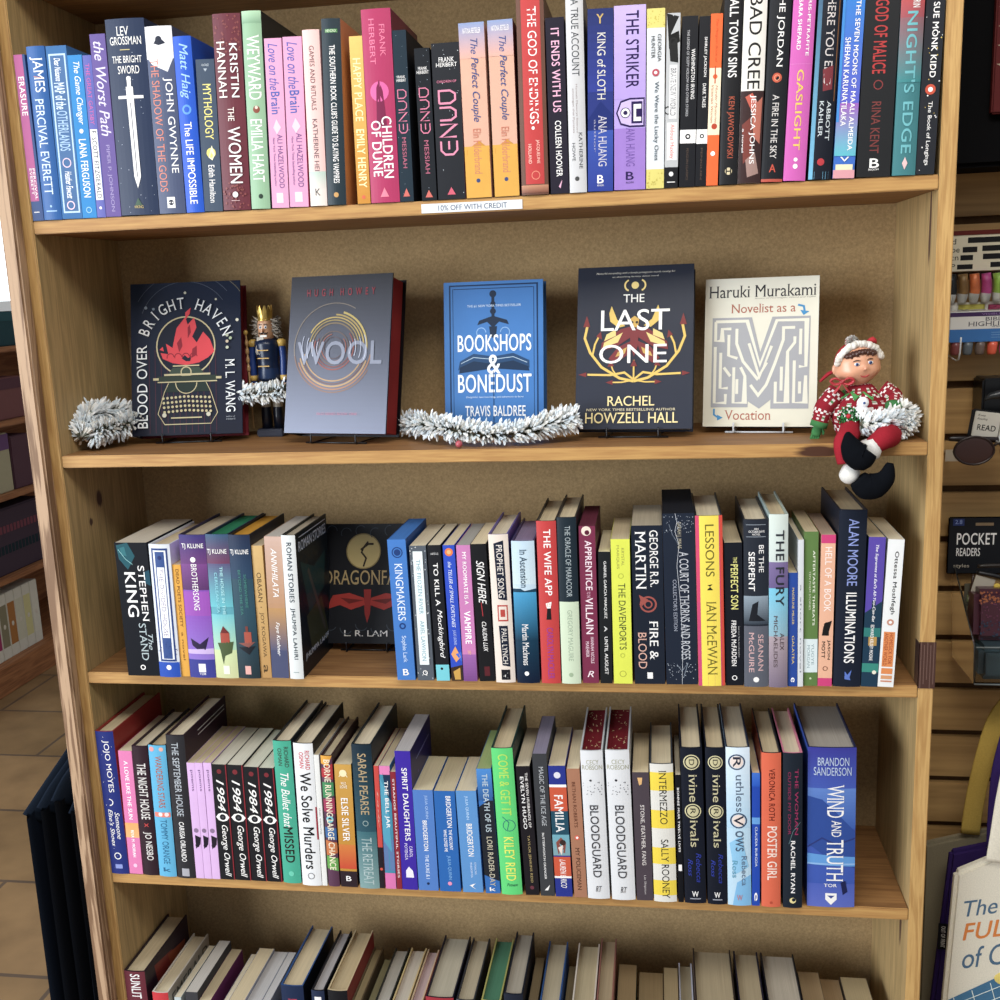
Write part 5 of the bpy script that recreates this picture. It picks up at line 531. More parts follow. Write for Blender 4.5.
(4, 1.0484, -0.002, 0.0637, 0.2384, -0.0125, 0.155, 'h', '#3a58b0', [('G', '#3a3c98', '#4058b0', 0, 0.25, 6), ('G', '#5a80c8', '#3a60b0', 0.25, 0.5, 5), ('P', '#2c4c98', [(0, 0.3), (0.3, 0.32), (0.6, 0.4), (1, 0.52), (1, 0.75), (0.5, 0.7), (0, 0.6)]), ('P', '#5a98d8', [(0, 0.66), (1, 0.68), (1, 0.74), (0, 0.73)]), ('B', '#88b4e4', 0.72, 0.73, 0, 1), ('G', '#4a60b8', '#5a6ac0', 0.85, 1, 4), ('L', '#2a3878', 0.03, [(0, 0.62), (0.3, 0.56), (0.6, 0.6), (1, 0.56)]), ('H', 'BRANDON', '#b8c8e4', 0.06, 0.11, 0.2, 0.85, 's'), ('H', 'SANDERSON', '#b8c8e4', 0.12, 0.17, 0.12, 0.9, 's'), ('T', 'WIND', '#f2f0ee', 0.23, 0.43, 0.4, 0.75, 's'), ('T', 'AND', '#f2f0ee', 0.45, 0.55, 0.5, 0.7, 's'), ('T', 'TRUTH', '#f2f0ee', 0.57, 0.83, 0.4, 0.75, 's'), ('H', 'TOR', '#f2f0ee', 0.85, 0.87, 0.35, 0.62, 'b'), ('P', '#f2f0ee', [(0.38, 0.91), (0.62, 0.91), (0.62, 0.95), (0.5, 0.985), (0.38, 0.95)]), ('P', '#3a4a90', [(0.42, 0.925), (0.58, 0.925), (0.5, 0.945)]), ('P', '#1c2450', [(0.7, 0.84), (0.8, 0.83), (0.85, 0.9), (0.75, 0.92)])], 'thickest book on the lower shelf, blue stormy hardcover at the far right', {'side': '#1c2448', 'pages': '#a8a298'}),
(5, 0.002, -0.001, 0.0347, 0.2352, 0.0, 0.155, 'h', '#6a2c38', [('T', 'SUNLIT', '#f2f0ee', 0.02, 0.2, 0.3, 0.75, 'b')], 'dark red hardcover with white capitals, leftmost on the bottom visible shelf', {'side': '#2a1c28', 'sideart': 4}),
(5, 0.0457, -0.001, 0.0266, 0.2004, 0.0, 0.155, 'h', '#c8343c', [], 'cream jacketed hardcover with bright red spine on the bottom visible shelf', {'side': '#b8ac9c', 'rim': '#d8d0c4', 'sideart': 5}),
(5, 0.0822, -0.001, 0.0109, 0.1928, 0.0, 0.135, 'p', '#b8c4c4', [], 'pale paperback leaning beside the cream jacketed hardcover', {}),
(5, 0.1014, -0.001, 0.0203, 0.2035, -0.0, 0.135, 'p', '#3c3c40', [], 'paperback with dark grey spine and pale page tops near left of the bottom visible shelf', {'pages': '#c4beb4'}),
(5, 0.122, -0.001, 0.019, 0.1886, 0.0, 0.135, 'p', '#9ab0b8', [], 'paperback whose purple cover side shows, near left of the bottom visible shelf', {'side': '#6a2c58'}),
(5, 0.1572, -0.001, 0.0125, 0.181, 0.0, 0.135, 'p', '#b0b4c4', [], 'narrower pale lavender edged paperback right of the purple covered one', {}),
(5, 0.1725, -0.001, 0.0258, 0.1933, 0.0, 0.135, 'p', '#a8aab8', [], 'plump cream paged paperback left of a pair of pale ones', {}),
(5, 0.1986, -0.001, 0.0239, 0.1884, 0.0, 0.135, 'p', '#a4a8b4', [], 'pale paged paperback two places left of the navy hardcover', {'pages': '#c4c2c0'}),
(5, 0.2233, -0.001, 0.0132, 0.1888, 0.0, 0.135, 'p', '#9aa0ac', [], 'pale paged paperback directly left of the navy hardcover', {'pages': '#c4c2c0'}),
(5, 0.2606, -0.001, 0.0361, 0.2269, 0.0, 0.155, 'h', '#1c2c4c', [('T', 'MONSTER', '#c83c48', 0.1, 0.3, 0.3, 0.7, 'b')], 'tall navy hardcover with a red letter on its spine, on the bottom visible shelf', {'side': '#12161e', 'rim': '#28508a'}),
(5, 0.3093, -0.001, 0.0207, 0.221, 0.0, 0.155, 'h', '#23304c', [('T', 'P', '#f2f0ee', 0.05, 0.14, 0.25, 0.75, 'b')], 'slim dark hardcover with a white letter at its spine head', {'side': '#1a1c24', 'pages': '#b4b0b0'}),
(5, 0.3358, -0.001, 0.031, 0.2236, -0.0, 0.155, 'h', '#16181e', [], 'black hardcover with cream edged boards and red cover side', {'side': '#8a2c30', 'rim': '#c8b48c', 'pages': '#c0ac84'}),
(5, 0.3671, -0.001, 0.0161, 0.1935, 0.0, 0.155, 'h', '#6a5c44', [], 'slim olive brown hardcover right of the cream edged one', {'pages': '#a89870'}),
(5, 0.3897, -0.001, 0.0113, 0.1851, 0.0, 0.135, 'p', '#4a4c3c', [], 'low dull olive paperback in the dip left of the cream boards', {'pages': '#8a8460'}),
(5, 0.4039, -0.001, 0.0242, 0.1939, 0.0, 0.155, 'h', '#2a2e2c', [], 'dark edged hardcover with pale pages in the left half of the bottom visible shelf', {'pages': '#b8b4a8'}),
(5, 0.4315, -0.001, 0.0258, 0.1955, 0.0, 0.155, 'h', '#c8b47c', [], 'straw coloured hardcover beside a pinkish paged one', {'pages': '#c4bcac'}),
(5, 0.4595, -0.001, 0.0192, 0.1942, 0.0, 0.155, 'h', '#c8b490', [], 'hardcover with pinkish pages left of the wide crimson one', {'pages': '#b8a4a4'}),
(5, 0.4902, -0.001, 0.043, 0.2222, 0.0, 0.155, 'h', '#a02c38', [], 'wide crimson hardcover with thin dark boards on the bottom visible shelf', {'side': '#1c1c2c', 'pages': '#b8b09a'}),
(5, 0.5374, -0.001, 0.0283, 0.2204, 0.0, 0.155, 'h', '#5a5c64', [], 'grey boarded hardcover between the crimson and green paged books', {'side': '#2a2e38', 'pages': '#b4a88c'}),
(5, 0.5757, -0.001, 0.0297, 0.2215, 0.0, 0.155, 'h', '#c8b848', [], 'yellow boarded hardcover with green page tops', {'side': '#a8a458', 'pages': '#487c60'}),
(5, 0.6105, -0.001, 0.0288, 0.2356, 0.0, 0.155, 'h', '#1c2434', [], 'black boarded hardcover right of the green paged one', {'side': '#141c2c', 'pages': '#a8a090'}),
(5, 0.6436, -0.001, 0.0144, 0.2044, 0.0, 0.135, 'p', '#6a5c48', [], 'low tan paperback sunk between a black and a blue hardcover', {'pages': '#8a7858'}),
(5, 0.6639, -0.001, 0.0309, 0.2215, 0.0, 0.155, 'h', '#24508c', [], 'blue boarded hardcover with cream pages on the bottom visible shelf', {'pages': '#b4a88c'}),
(5, 0.6973, -0.001, 0.0123, 0.1921, 0.0, 0.135, 'p', '#5a5448', [], 'lowest brown paperback right of the blue boarded hardcover', {'pages': '#847454'}),
(5, 0.7121, -0.001, 0.0342, 0.2207, 0.0, 0.155, 'h', '#d0c8bc', [], 'off white boarded hardcover beside a pinkish brown one', {'pages': '#b4a684'}),
(5, 0.7491, -0.001, 0.0246, 0.2316, 0.0, 0.155, 'h', '#8a5a50', [], 'pinkish brown boarded hardcover in the middle of the bottom visible shelf', {'pages': '#a89474'}),
(5, 0.7774, -0.001, 0.0287, 0.2007, 0.0, 0.135, 'p', '#4a4c40', [], 'paperback with dark green cover edge, right of the pinkish brown boards', {'side': '#24382c', 'pages': '#a48c64'}),
(5, 0.8097, -0.001, 0.0376, 0.1884, 0.0, 0.135, 'p', '#5a5040', [], 'wide low paperback with tan pages at the lowest dip of the bottom visible shelf', {'pages': '#9c855e'}),
(5, 0.8483, -0.001, 0.0219, 0.1991, 0.0, 0.135, 'p', '#786a50', [], 'tan paged paperback left of the pale lavender boards', {'pages': '#a08c66'}),
(5, 0.872, -0.001, 0.021, 0.1942, 0.0, 0.155, 'h', '#c4c8d8', [], 'slim hardcover with pale lavender boards', {'pages': '#a09478'}),
(5, 0.8947, -0.001, 0.0588, 0.2222, 0.0, 0.155, 'h', '#4a342c', [], 'widest book on the bottom visible shelf, with brown boards', {'side': '#2c2420', 'pages': '#ac9c7c'}),
(5, 0.9582, -0.001, 0.0374, 0.221, 0.0, 0.155, 'h', '#2c2420', [], 'hardcover with dark boards between the widest book and navy one', {'side': '#16162c', 'pages': '#ac9c7c'}),
(5, 1.0003, -0.001, 0.051, 0.2207, 0.0, 0.155, 'h', '#1c1c38', [], 'wide navy boarded hardcover near right of the bottom visible shelf', {'side': '#12141c', 'pages': '#b4aa98'}),
(5, 1.0552, -0.001, 0.0318, 0.2051, 0.0, 0.135, 'p', '#5a4c3c', [], 'plain brown paged paperback right of the wide navy boarded one', {'pages': '#a08864'}),
(5, 1.0888, -0.001, 0.0293, 0.1942, 0.0, 0.135, 'p', '#5a4c3c', [], 'lowest and second from right paperback on the bottom visible shelf', {'pages': '#967c58'}),
(5, 1.1196, -0.001, 0.0397, 0.1997, -0.0, 0.135, 'p', '#4a4038', [], 'last paperback at right on the bottom visible shelf, leaning slightly', {'pages': '#a89874'}),
]

for b in BOOKS: make_book(*b)

# ------------------------------------------------------------------ the bookcase
M_EDGE = wood_mat('golden_shelf_edge', '#ac7c40', '#c39550', 0, 22, knots=[(1.052, -.001, Z2 - .011, .03, .004, .0095), (1.092, -.001, Z2 - .008, .028, .004, .009)], strength=.5)
M_BOARD = wood_mat('worn_shelf_board', '#845a30', '#a0723e', 0, 18, strength=.6)
M_SIDE = wood_mat('pale_pine_side', '#a58a58', '#bf9f68', 2, 20, knots=[(W, .035, Z1 - .06, .02, .006, .05), (W, .045, Z4 - .05, .02, .006, .035), (0, .09, Z2 - .08, .02, .008, .014), (0, .06, Z2 - .11, .02, .005, .006)], strength=.8, dark='#5a4034')
M_SIDEEDGE = wood_mat('golden_side_edge', '#b08446', '#caa05c', 2, 26, strength=.7)
M_OAK = wood_mat('grey_oak_trim', '#806044', '#b89674', 2, 16, strength=1.5)
M_BACK = speckle_mat('pressed_hardboard', '#9c8056', '#c2a26e', 260, bump=.15)
TOPZ = 2.18
case = thing('bookcase', 'tall golden pine bookcase holding five visible rows of books against the slat wall', 'bookcase', (W / 2, D / 2, 0))
inv = Matrix.Translation((-W / 2, -D / 2, 0))
def case_part(name, mb, mat, label=None):
    o = mb.build(name, mat, case); o.location = (-W / 2, -D / 2, 0)
    if label: o['label'] = label
    return o
def multi(o, mat2, test):
    o.data.materials.append(mat2)
    for p in o.data.polygons:
        if test(p): p.material_index = 1
def board(name, x0, x1, y0, y1, z0, z1, m_face, m_edge, r=.0012):
    mb = MB(); mb.bevbox(x0, x1, y0, y1, z0, z1, '#c8a060', r)
    o = case_part(name, mb, m_face)
    multi(o, m_edge, lambda p: p.normal.y < -.5 and p.center.y < y0 + .003)
    return o
board('side_panel', -.0195, 0, 0, D, 0, TOPZ, M_SIDE, M_SIDEEDGE)
board('side_panel', W, W + .0195, 0, D, 0, TOPZ, M_SIDE, M_SIDEEDGE)
mb = MB(); mb.box(-.0195, W + .0195, D, D + .005, 0, TOPZ, '#8a7450'); case_part('back_panel', mb, M_BACK)
for z in (Z1 + .322, Z1, Z2, Z3, Z4, Z5, .09):
    board('shelf', .0004, W - .0004, .0005, D - .0002, z - TH, z, M_BOARD, M_EDGE)
board('top_board', -.0195, W + .0195, 0, D, TOPZ, TOPZ + .019, M_BOARD, M_EDGE)
mb = MB(); mb.bevbox(-.036, -.0137, -.0215, -.0006, 0, TOPZ, '#a08468', .003); case_part('oak_trim', mb, M_OAK, 'greyish oak strip with wavy grain')
mb = MB(); mb.box(0, .132, -.0006, -.0001, 0, .0115, '#dfe4ea')
put_art(mb, [('H', '10% OFF WITH CREDIT', '#3c4a66', .22, .8, .17, .85, '')], .132, .0115, lambda a, z, e: (a, -.0006 - e * .3, z))
lb = case_part('shelf_label', mb, M_MATTE, 'white paper price notice strip'); lb.location = (-W / 2 + .546, -D / 2, Z1 - .0155); lb.rotation_euler = (0, .002, 0)
mb = MB(); zt0, zt1 = 0.9787, 1.0428
mb.box(W - .0012, W + .0205, -.0012, -.0002, zt0, zt1, '#4a302a'); mb.box(W - .0012, W - .0004, -.0012, .02, zt0 + .003, zt1 - .002, '#3c2a28')
for i in range(5): mb.box(W + .001 + i * .004, W + .0022 + i * .004, -.0015, -.001, zt0 + .006 * (i % 3), zt1 - .004 * (i % 2), '#6a5048')
case_part('tape_patch', mb, M_SATIN, 'shiny dark brown tape wrapped over the edge')

# ------------------------------------------------------------------ display books facing out, each on a wire easel
def easel(x, y, yaw, w, t, z, col, label, lean):
    root = thing('book_easel', label, 'book stand', (x, y, z), (0, 0, yaw), 'wire easels under the display books')
    mb = MB(); r = .0013
    for u in (.28, .72):
        a = w * u
        mb.tube([(a, -.004, .016), (a, -.0045, .006), (a, -.003, .0022), (a, .01, .0018), (a, t + .022, .0018)], r, col, 6, 3)
    mb.tube([(w * .28, t + .022, .0018), (w * .28, t + .026, .01), (w * .4, t + .026 + .1 * math.tan(lean), .1), (w * .6, t + .026 + .1 * math.tan(lean), .1), (w * .72, t + .026, .01), (w * .72, t + .022, .0018)], r, col, 6, 3)
    mb.tube([(w * .2, .004, .0016), (w * .8, .004, .0016)], r, col, 6, 1)
    mb.build('wire_frame', M_WIRE, root)

def face_book(label, bl, yaw, w, h, t, lean, base, art, pages, back, z, ecol, elabel, hard=True, bulge=0):
    root = thing('hardcover_book' if hard else 'paperback_book', label, 'book', (bl[0], bl[1], z + .0048 + (t * math.sin(lean))), (-lean, 0, yaw), 'books displayed face out')
    mb = MB(); ct = .0024
    for (x0, x1, y0, y1, c) in ((0, w, 0, ct, base), (0, w, t - ct, t, back), (0, ct, ct, t - ct, base)):
        mb.box(x0, x1, y0, y1, 0, h, c)
    put_art(mb, art, w, h, lambda a, zz, e: (a, -e * 1.8, zz), 0)
    mb.build('cover', M_SILVER if 'arcs' in label else M_JACKET, root)
    pg = MB(); pg.box(ct + .001, w - .0045, ct + .0002, t - ct - .0002, .003, h - .0035, pages); pg.build('page_block', M_PAGE, root)
    easel(bl[0], bl[1], yaw, w, t, z, ecol, elabel, lean)
    return root

G_ = '#c2b68c'
FIRE = [[(.42, .3), (.5, .23), (.52, .28), (.58, .235), (.6, .3), (.56, .36), (.6, .4), (.66, .33), (.72, .38), (.76, .46), (.7, .5), (.62, .53), (.5, .545), (.38, .53), (.29, .5), (.27, .46), (.34, .47), (.32, .4), (.38, .43), (.4, .36)],
        [(.5, .2), (.55, .17), (.54, .21), (.5, .25)], [(.26, .44), (.29, .42), (.3, .45)]]
blood = [('G', '#12203a', '#171b2c', 0, 1, 6)]
for i in range(12): blood.append(('B', '#4a2434', .44 + .0, .985, .16 + i * .055, .166 + i * .055))
blood += [('A', '#5a6478', .5, .3, .5, .004, 40, 150), ('A', '#5a6478', .5, .3, .42, .004, 35, 160), ('A', '#8a846c', .62, .27, .47, .004, -10, 80)]
blood += [('C', '#c8c4b0', .5, .07, .012), ('C', '#8a98a8', .14, .16, .014), ('C', '#8a98a8', .21, .17, .012), ('C', '#c8c4b0', .78, .12, .01), ('C', '#e8e4d0', .97, .26, .014)]
blood += [('C', '#141a2c', .5, .42, .27), ('O', G_, .5, .42, .27, .012)]
blood += [('P', '#d8404a', p) for p in FIRE]
blood += [('P', '#141a2c', [(.49, .48), (.52, .5), (.55, .485), (.54, .52), (.5, .52), (.46, .5)]), ('P', '#8c1f30', [(.42, .4), (.46, .36), (.47, .42), (.44, .46)]), ('P', '#8c1f30', [(.56, .44), (.6, .42), (.6, .48), (.55, .5)]), ('P', '#8c1f30', [(.52, .3), (.54, .28), (.55, .33), (.52, .37)])]
blood += [('A', '#8c1f30', .36 + .07 * i, .49, .035, .008, 0, 200) for i in range(4)]
blood += [('B', G_, .545, .553, .38, .62), ('P', '#3a4a3e', [(.38, .56), (.62, .56), (.66, .6), (.34, .6)]), ('O', G_, .5, .59, .05, .01), ('B', G_, .6, .612, .3, .72), ('B', '#2c382e', .615, .65, .24, .78), ('B', G_, .65, .657, .24, .78), ('B', G_, .625, .64, .2, .25), ('B', G_, .625, .64, .77, .82)]
blood += [('P', '#22302a', [(.34, .66), (.68, .66), (.72, .72), (.3, .72)]), ('L', G_, .006, [(.34, .66), (.3, .72), (.24, .86), (.3, .93), (.72, .93), (.78, .86), (.72, .72), (.68, .66)]), ('A', G_, .5, .66, .1, .008, 180, 360)]
for r_ in range(4):
    for c_ in range(12):
        blood.append(('C', G_, .29 + c_ * .038 + .004 * r_, .75 + r_ * .03 + .01 * abs(c_ - 5.5) / 5.5, .012))
blood += [('B', G_, .885, .893, .36, .64), ('C', '#c8c4b0', .3, .87, .02), ('C', '#c8c4b0', .7, .87, .02)]
def up_text(s, c, v0, v1, u0, u1, st=''):   # reads bottom to top
    return [('RAW', [(u1 - y * (u1 - u0), v1 - x * (v1 - v0)) for x, y in vs], fs, c) for vs, fs in letters(s, st)[0]]
_art2d = art2d
def art2d(items, w, h):
    out = []
    for it in items:
        if it[0] == 'RAW': out.append(([(u * w, (1 - v) * h) for u, v in it[1]], it[2], it[3]))
        else: out += _art2d([it], w, h)
    return out
blood += up_text('BLOOD OVER', '#e8ecee', .41, .95, .055, .15, 's') + [('ARC', 'BRIGHT HAVEN', '#e8ecee', .5, .43, .4, .1, 158, 20, 's'), ('T', 'M. L. WANG', '#e8ecee', .52, .86, .86, .945, 's'),
          ('C', '#b8c0a8', .88, .36, .014), ('C', '#c8b8a0', .88, .4, .014), ('C', '#a8b898', .91, .38, .014), ('C', '#c0c8b0', .88, .44, .014), ('H', 'author of', '#9aa0a8', .885, .895, .86, .94, ''), ('H', 'sword', '#9aa0a8', .9, .912, .86, .94, '')]

wool = [('G', '#2c2c31', '#484b58', 0, 1, 12), ('H', 'H  U  G  H    H  O  W  E  Y', '#7c2a34', .085, .13, .17, .84, 'b')]  # paler towards the foot: reflected window light put into the cover colour
cx_, cy_ = .46, .46
for i, (r, a0, a1, c, lw) in enumerate([(.4, 60, 200, '#8a7c70', .008), (.4, 190, 330, '#7a5c50', .012), (.375, 200, 350, '#9a6c50', .014), (.35, 195, 340, '#a8845c', .016), (.325, 205, 350, '#6a4c48', .01), (.3, 190, 330, '#a8845c', .012),
        (.33, -5, 75, '#c8b060', .018), (.3, 0, 88, '#b89c54', .014), (.275, 20, 150, '#c0a458', .012), (.25, 10, 170, '#a89050', .01), (.225, 0, 190, '#8a7454', .012), (.2, 160, 400, '#8a4a44', .012), (.175, 150, 380, '#7a443f', .01), (.15, 0, 300, '#6a5a54', .01), (.125, 100, 400, '#9a5a48', .008), (.1, 0, 360, '#5a4a50', .008)]):
    wool.append(('A', '#' + ''.join('%02x' % int(int(c[q:q + 2], 16) * .72) for q in (1, 3, 5)), cx_, cy_, r, lw, a0, a1))
wool += [('H', 'WOOL', '#62646f', .42, .565, .1, .93, 'b')]
for i in range(4): wool.append(('A', '#8a8c98', cx_, cy_, .32 - i * .05, .006, -20, 20)); wool.append(('A', '#8a8c98', cx_, cy_, .32 - i * .05, .006, 160, 200))
wool += [('H', 'SILO SERIES BOOK ONE', '#7a5060', .87, .885, .32, .72, '')]

bone = [('G', '#3f7cc0', '#3670b4', 0, 1, 4), ('B', '#16355c', .02, .975, .055, .95), ('B', '#3c78bc', .03, .965, .07, .935), ('B', '#16355c', .045, .05, .1, .9), ('B', '#16355c', .945, .95, .1, .9), ('B', '#16355c', .045, .95, .09, .096), ('B', '#16355c', .045, .95, .905, .911),
        ('C', '#1b2c44', .5, .085, .035), ('B', '#1b2c44', .09, .32, .485, .515), ('C', '#1b2c44', .5, .15, .026), ('C', '#1b2c44', .5, .2, .03), ('P', '#1b2c44', [(.36, .26), (.5, .23), (.64, .26), (.66, .29), (.56, .27), (.5, .31), (.44, .27), (.34, .29)]), ('P', '#1b2c44', [(.46, .3), (.54, .3), (.53, .36), (.5, .38), (.47, .36)]),
        ('H', 'THE #1 NEW YORK TIMES BESTSELLER', '#c8dcf0', .155, .172, .24, .78, ''), ('A', '#8ab4e0', .38, .34, .05, .008, 0, 260), ('A', '#8ab4e0', .62, .34, .05, .008, -80, 180),
        ('P', '#22466e', [(.16, .53), (.3, .48), (.5, .5), (.7, .48), (.86, .53), (.86, .58), (.7, .54), (.5, .56), (.3, .54), (.14, .59)]), ('P', '#16304e', [(.16, .57), (.3, .53), (.5, .55), (.7, .53), (.85, .57), (.86, .6), (.5, .58), (.15, .61)]), ('L', '#b0c8dc', .006, [(.17, .545), (.3, .505), (.5, .52), (.7, .505), (.84, .545)]),
        ('H', 'BOOKSHOPS', '#eef4fa', .355, .465, .14, .88, 'b'), ('H', '&', '#f4f8fc', .49, .615, .44, .57, 'b'), ('H', 'BONEDUST', '#eef4fa', .62, .74, .14, .88, 'b'), ('L', '#16355c', .006, [(.5, .6), (.5, .95)]),
        ('H', 'Delightful, heartwarming, and adventure to burn', '#c8dcf0', .765, .78, .22, .8, 'i'), ('H', 'TRAVIS BALDREE', '#eef4fa', .83, .9, .21, .82, 'b')]

last = [('G', '#252a38', '#2a2f3e', 0, 1, 4), ('H', 'Masterful storytelling with a female protagonist worth rooting for', '#c8c4b8', .035, .05, .16, .84, 'i'), ('H', 'an absorbing fantasy debut novel', '#c8c4b8', .06, .072, .3, .7, ''),
        ('C', '#e8cf7c', .5, .12, .032), ('A', '#e8cf7c', .46, .12, .055, .014, 110, 250), ('A', '#e8cf7c', .54, .12, .055, .014, -70, 70), ('H', 'THE', '#f0eee8', .175, .225, .4, .58, '')]
for sx in (-1, 1):
    X = lambda u, sx=sx: .5 + sx * (u - .5)
    last += [('L', '#e0bc58', .022, [(X(.5), .71), (X(.62), .69), (X(.78), .62), (X(.88), .53), (X(.93), .44), (X(.91), .37)]), ('L', '#e0bc58', .016, [(X(.86), .55), (X(.84), .48), (X(.8), .42)]), ('L', '#e0bc58', .018, [(X(.5), .7), (X(.58), .655), (X(.7), .67), (X(.9), .665)]), ('L', '#e0bc58', .012, [(X(.52), .705), (X(.6), .715), (X(.68), .715)]), ('L', '#e0bc58', .012, [(X(.64), .68), (X(.68), .64), (X(.7), .6)]),
             ('P', '#7c3030', [(X(.915), .3), (X(.945), .37), (X(.885), .37)]), ('P', '#7c3030', [(X(.79), .4), (X(.83), .43), (X(.78), .45)]), ('P', '#7c3030', [(X(.98), .665), (X(.91), .65), (X(.91), .68)]), ('P', '#7c3030', [(X(.74), .715), (X(.68), .7), (X(.68), .73)]), ('P', '#7c3030', [(X(.7), .585), (X(.73), .62), (X(.67), .615)]),
             ('P', '#d8b858', [(X(.7), .245), (X(.72), .29), (X(.71), .34), (X(.64), .38), (X(.58), .37), (X(.65), .33)]), ('P', '#7c3034', [(X(.51), .37), (X(.62), .39), (X(.78), .47), (X(.79), .52), (X(.66), .5), (X(.53), .44)]), ('P', '#e0c878', [(X(.6), .41), (X(.76), .47), (X(.77), .5), (X(.64), .47)]), ('P', '#e0c878', [(X(.66), .39), (X(.74), .42), (X(.76), .46), (X(.66), .43)]), ('P', '#7c3034', [(X(.52), .46), (X(.64), .5), (X(.72), .57), (X(.66), .6), (X(.56), .55)]), ('P', '#c8a050', [(X(.56), .5), (X(.64), .53), (X(.66), .56), (X(.58), .54)])]
last += [('P', '#c8a048', [(.46, .33), (.5, .31), (.54, .33), (.53, .38), (.47, .38)]), ('P', '#7c3034', [(.46, .39), (.54, .39), (.53, .5), (.5, .56), (.47, .5)]), ('C', '#3a2c28', .48, .35, .012), ('C', '#3a2c28', .52, .35, .012), ('L', '#e0bc58', .014, [(.5, .58), (.5, .7)]), ('P', '#7c3030', [(.5, .575), (.53, .62), (.47, .62)]),
         ('H', 'LAST', '#f4f2ee', .27, .4, .21, .8, 't'), ('H', 'ONE', '#f4f2ee', .485, .6, .2, .78, 't'), ('H', 'RACHEL', '#f0dc9c', .8, .86, .28, .68, ''), ('H', 'NEW YORK TIMES BESTSELLING AUTHOR', '#d8cca8', .875, .89, .1, .86, 'b'), ('H', 'HOWZELL HALL', '#f0dc9c', .9, .965, .09, .88, '')]
GY = '#9fa0a4'
nov = [('G', '#dcd9c8', '#d8d4c0', 0, 1, 3), ('H', 'Haruki Murakami', '#2c2a30', .05, .13, .04, .97, 's'), ('H', 'author of Norwegian Wood and 1Q84', '#8a8478', .135, .145, .44, .97, 'i'), ('H', 'Novelist as a', '#a8604c', .175, .235, .24, .8, 's'), ('H', 'Vocation', '#a8604c', .89, .955, .2, .6, 's'),
       ('L', '#3c8cc0', .018, [(.82, .19), (.87, .2), (.88, .24)]), ('P', '#3c8cc0', [(.84, .225), (.92, .235), (.87, .26)]), ('L', '#3c8cc0', .016, [(.1, .88), (.1, .92), (.14, .94)]), ('P', '#3c8cc0', [(.13, .92), (.18, .94), (.13, .96)]),
       ('P', GY, [(.07, .265), (.42, .265), (.5, .5), (.6, .265), (.93, .265), (.93, .88), (.6, .88), (.6, .82), (.5, .88), (.4, .83), (.4, .87), (.07, .87)])]
LT = '#dcd9c8'
for pts in ([(.1, .29), (.38, .29), (.5, .585), (.64, .29), (.9, .29), (.9, .6), (.84, .6)], [(.1, .29), (.1, .42), (.16, .42), (.16, .34), (.24, .34)], [(.1, .46), (.1, .84), (.2, .84), (.2, .78)], [(.15, .5), (.15, .74), (.22, .74)],
            [(.22, .38), (.22, .52), (.3, .54)], [(.29, .34), (.29, .44), (.35, .56), (.48, .68), (.56, .57)], [(.27, .6), (.27, .84), (.37, .84), (.37, .66), (.33, .6)], [(.42, .72), (.49, .79), (.56, .72), (.63, .58), (.7, .42), (.7, .34), (.8, .34)], [(.3, .68), (.3, .78)],
            [(.64, .7), (.64, .84), (.74, .84), (.74, .5), (.8, .44), (.8, .4)], [(.69, .6), (.69, .76)], [(.8, .56), (.8, .84), (.9, .84), (.9, .66)], [(.85, .7), (.85, .78)], [(.85, .35), (.85, .52)], [(.4, .44), (.5, .67), (.6, .46)], [(.18, .6), (.24, .66)]):
    nov.append(('L', LT, .026, pts))
drag = [('G', '#17181c', '#1b1c20', 0, 1, 3), ('C', '#b8a468', .45, .23, .18), ('O', '#8a7848', .45, .23, .19, .012), ('L', '#2a2018', .018, [(.5, .15), (.45, .2), (.43, .24), (.48, .29), (.45, .36)]), ('L', '#2a2018', .022, [(.42, .22), (.5, .17), (.56, .17)]),
        ('H', 'DRAGONFALL', '#a89060', .39, .51, .02, .95, 's'), ('P', '#8c2824', [(.46, .55), (.54, .55), (.53, .75), (.5, .83), (.47, .75)]), ('P', '#a03028', [(.46, .62), (.3, .58), (.12, .6), (.04, .72), (.2, .68), (.32, .72), (.47, .68)]), ('P', '#a03028', [(.54, .62), (.7, .58), (.88, .6), (.96, .72), (.8, .68), (.68, .72), (.53, .68)]), ('P', '#6a201c', [(.46, .64), (.2, .62), (.3, .67)]), ('P', '#6a201c', [(.54, .64), (.8, .62), (.7, .67)]),
        ('H', 'L. R. LAM', '#d8d4cc', .89, .94, .25, .72, '')] + [('A', '#3c444c', .1 + .16 * i, .06 + .02 * (i % 2), .06, .008, 20 * i, 200 + 10 * i) for i in range(6)] + [('A', '#3c444c', .1 + .17 * i, .84 + .03 * (i % 2), .07, .008, 180, 330) for i in range(6)]

face_book('dark hardcover with a red flame in a round glass above a typewriter, facing out', (0.0598, 0.1), 0.1067, 0.169, 0.2328, 0.034, 0.24, '#16203a', blood, '#7a1c2a', '#6a1824', Z2, '#16161a', 'black wire easel under the flame and typewriter cover', True)
face_book('gunmetal grey hardcover with gold and copper concentric arcs, facing out', (0.3044, 0.088), -0.2019, 0.1646, 0.2301, 0.046, 0.2389, '#30333e', wool, '#8c2420', '#16181e', Z2, '#16161a', 'black wire easel under the cover with concentric arcs', True)
face_book('blue paperback with ornate sword and open book drawing, facing out behind the garland', (0.5374, 0.128), -0.0814, 0.1475, 0.2161, 0.026, 0.1278, '#3c78bc', bone, '#b8ae9a', '#2c5c94', Z2, '#16161a', 'black wire easel behind the garland under the blue cover', False)
face_book('tallest face out book, dark slate cover with a red and yellow moth', (0.7315, 0.085), -0.0925, 0.1624, 0.2311, 0.03, 0.28, '#262b39', last, '#b0a48c', '#1c202c', Z2, '#16161a', 'black wire easel under the moth cover', True)
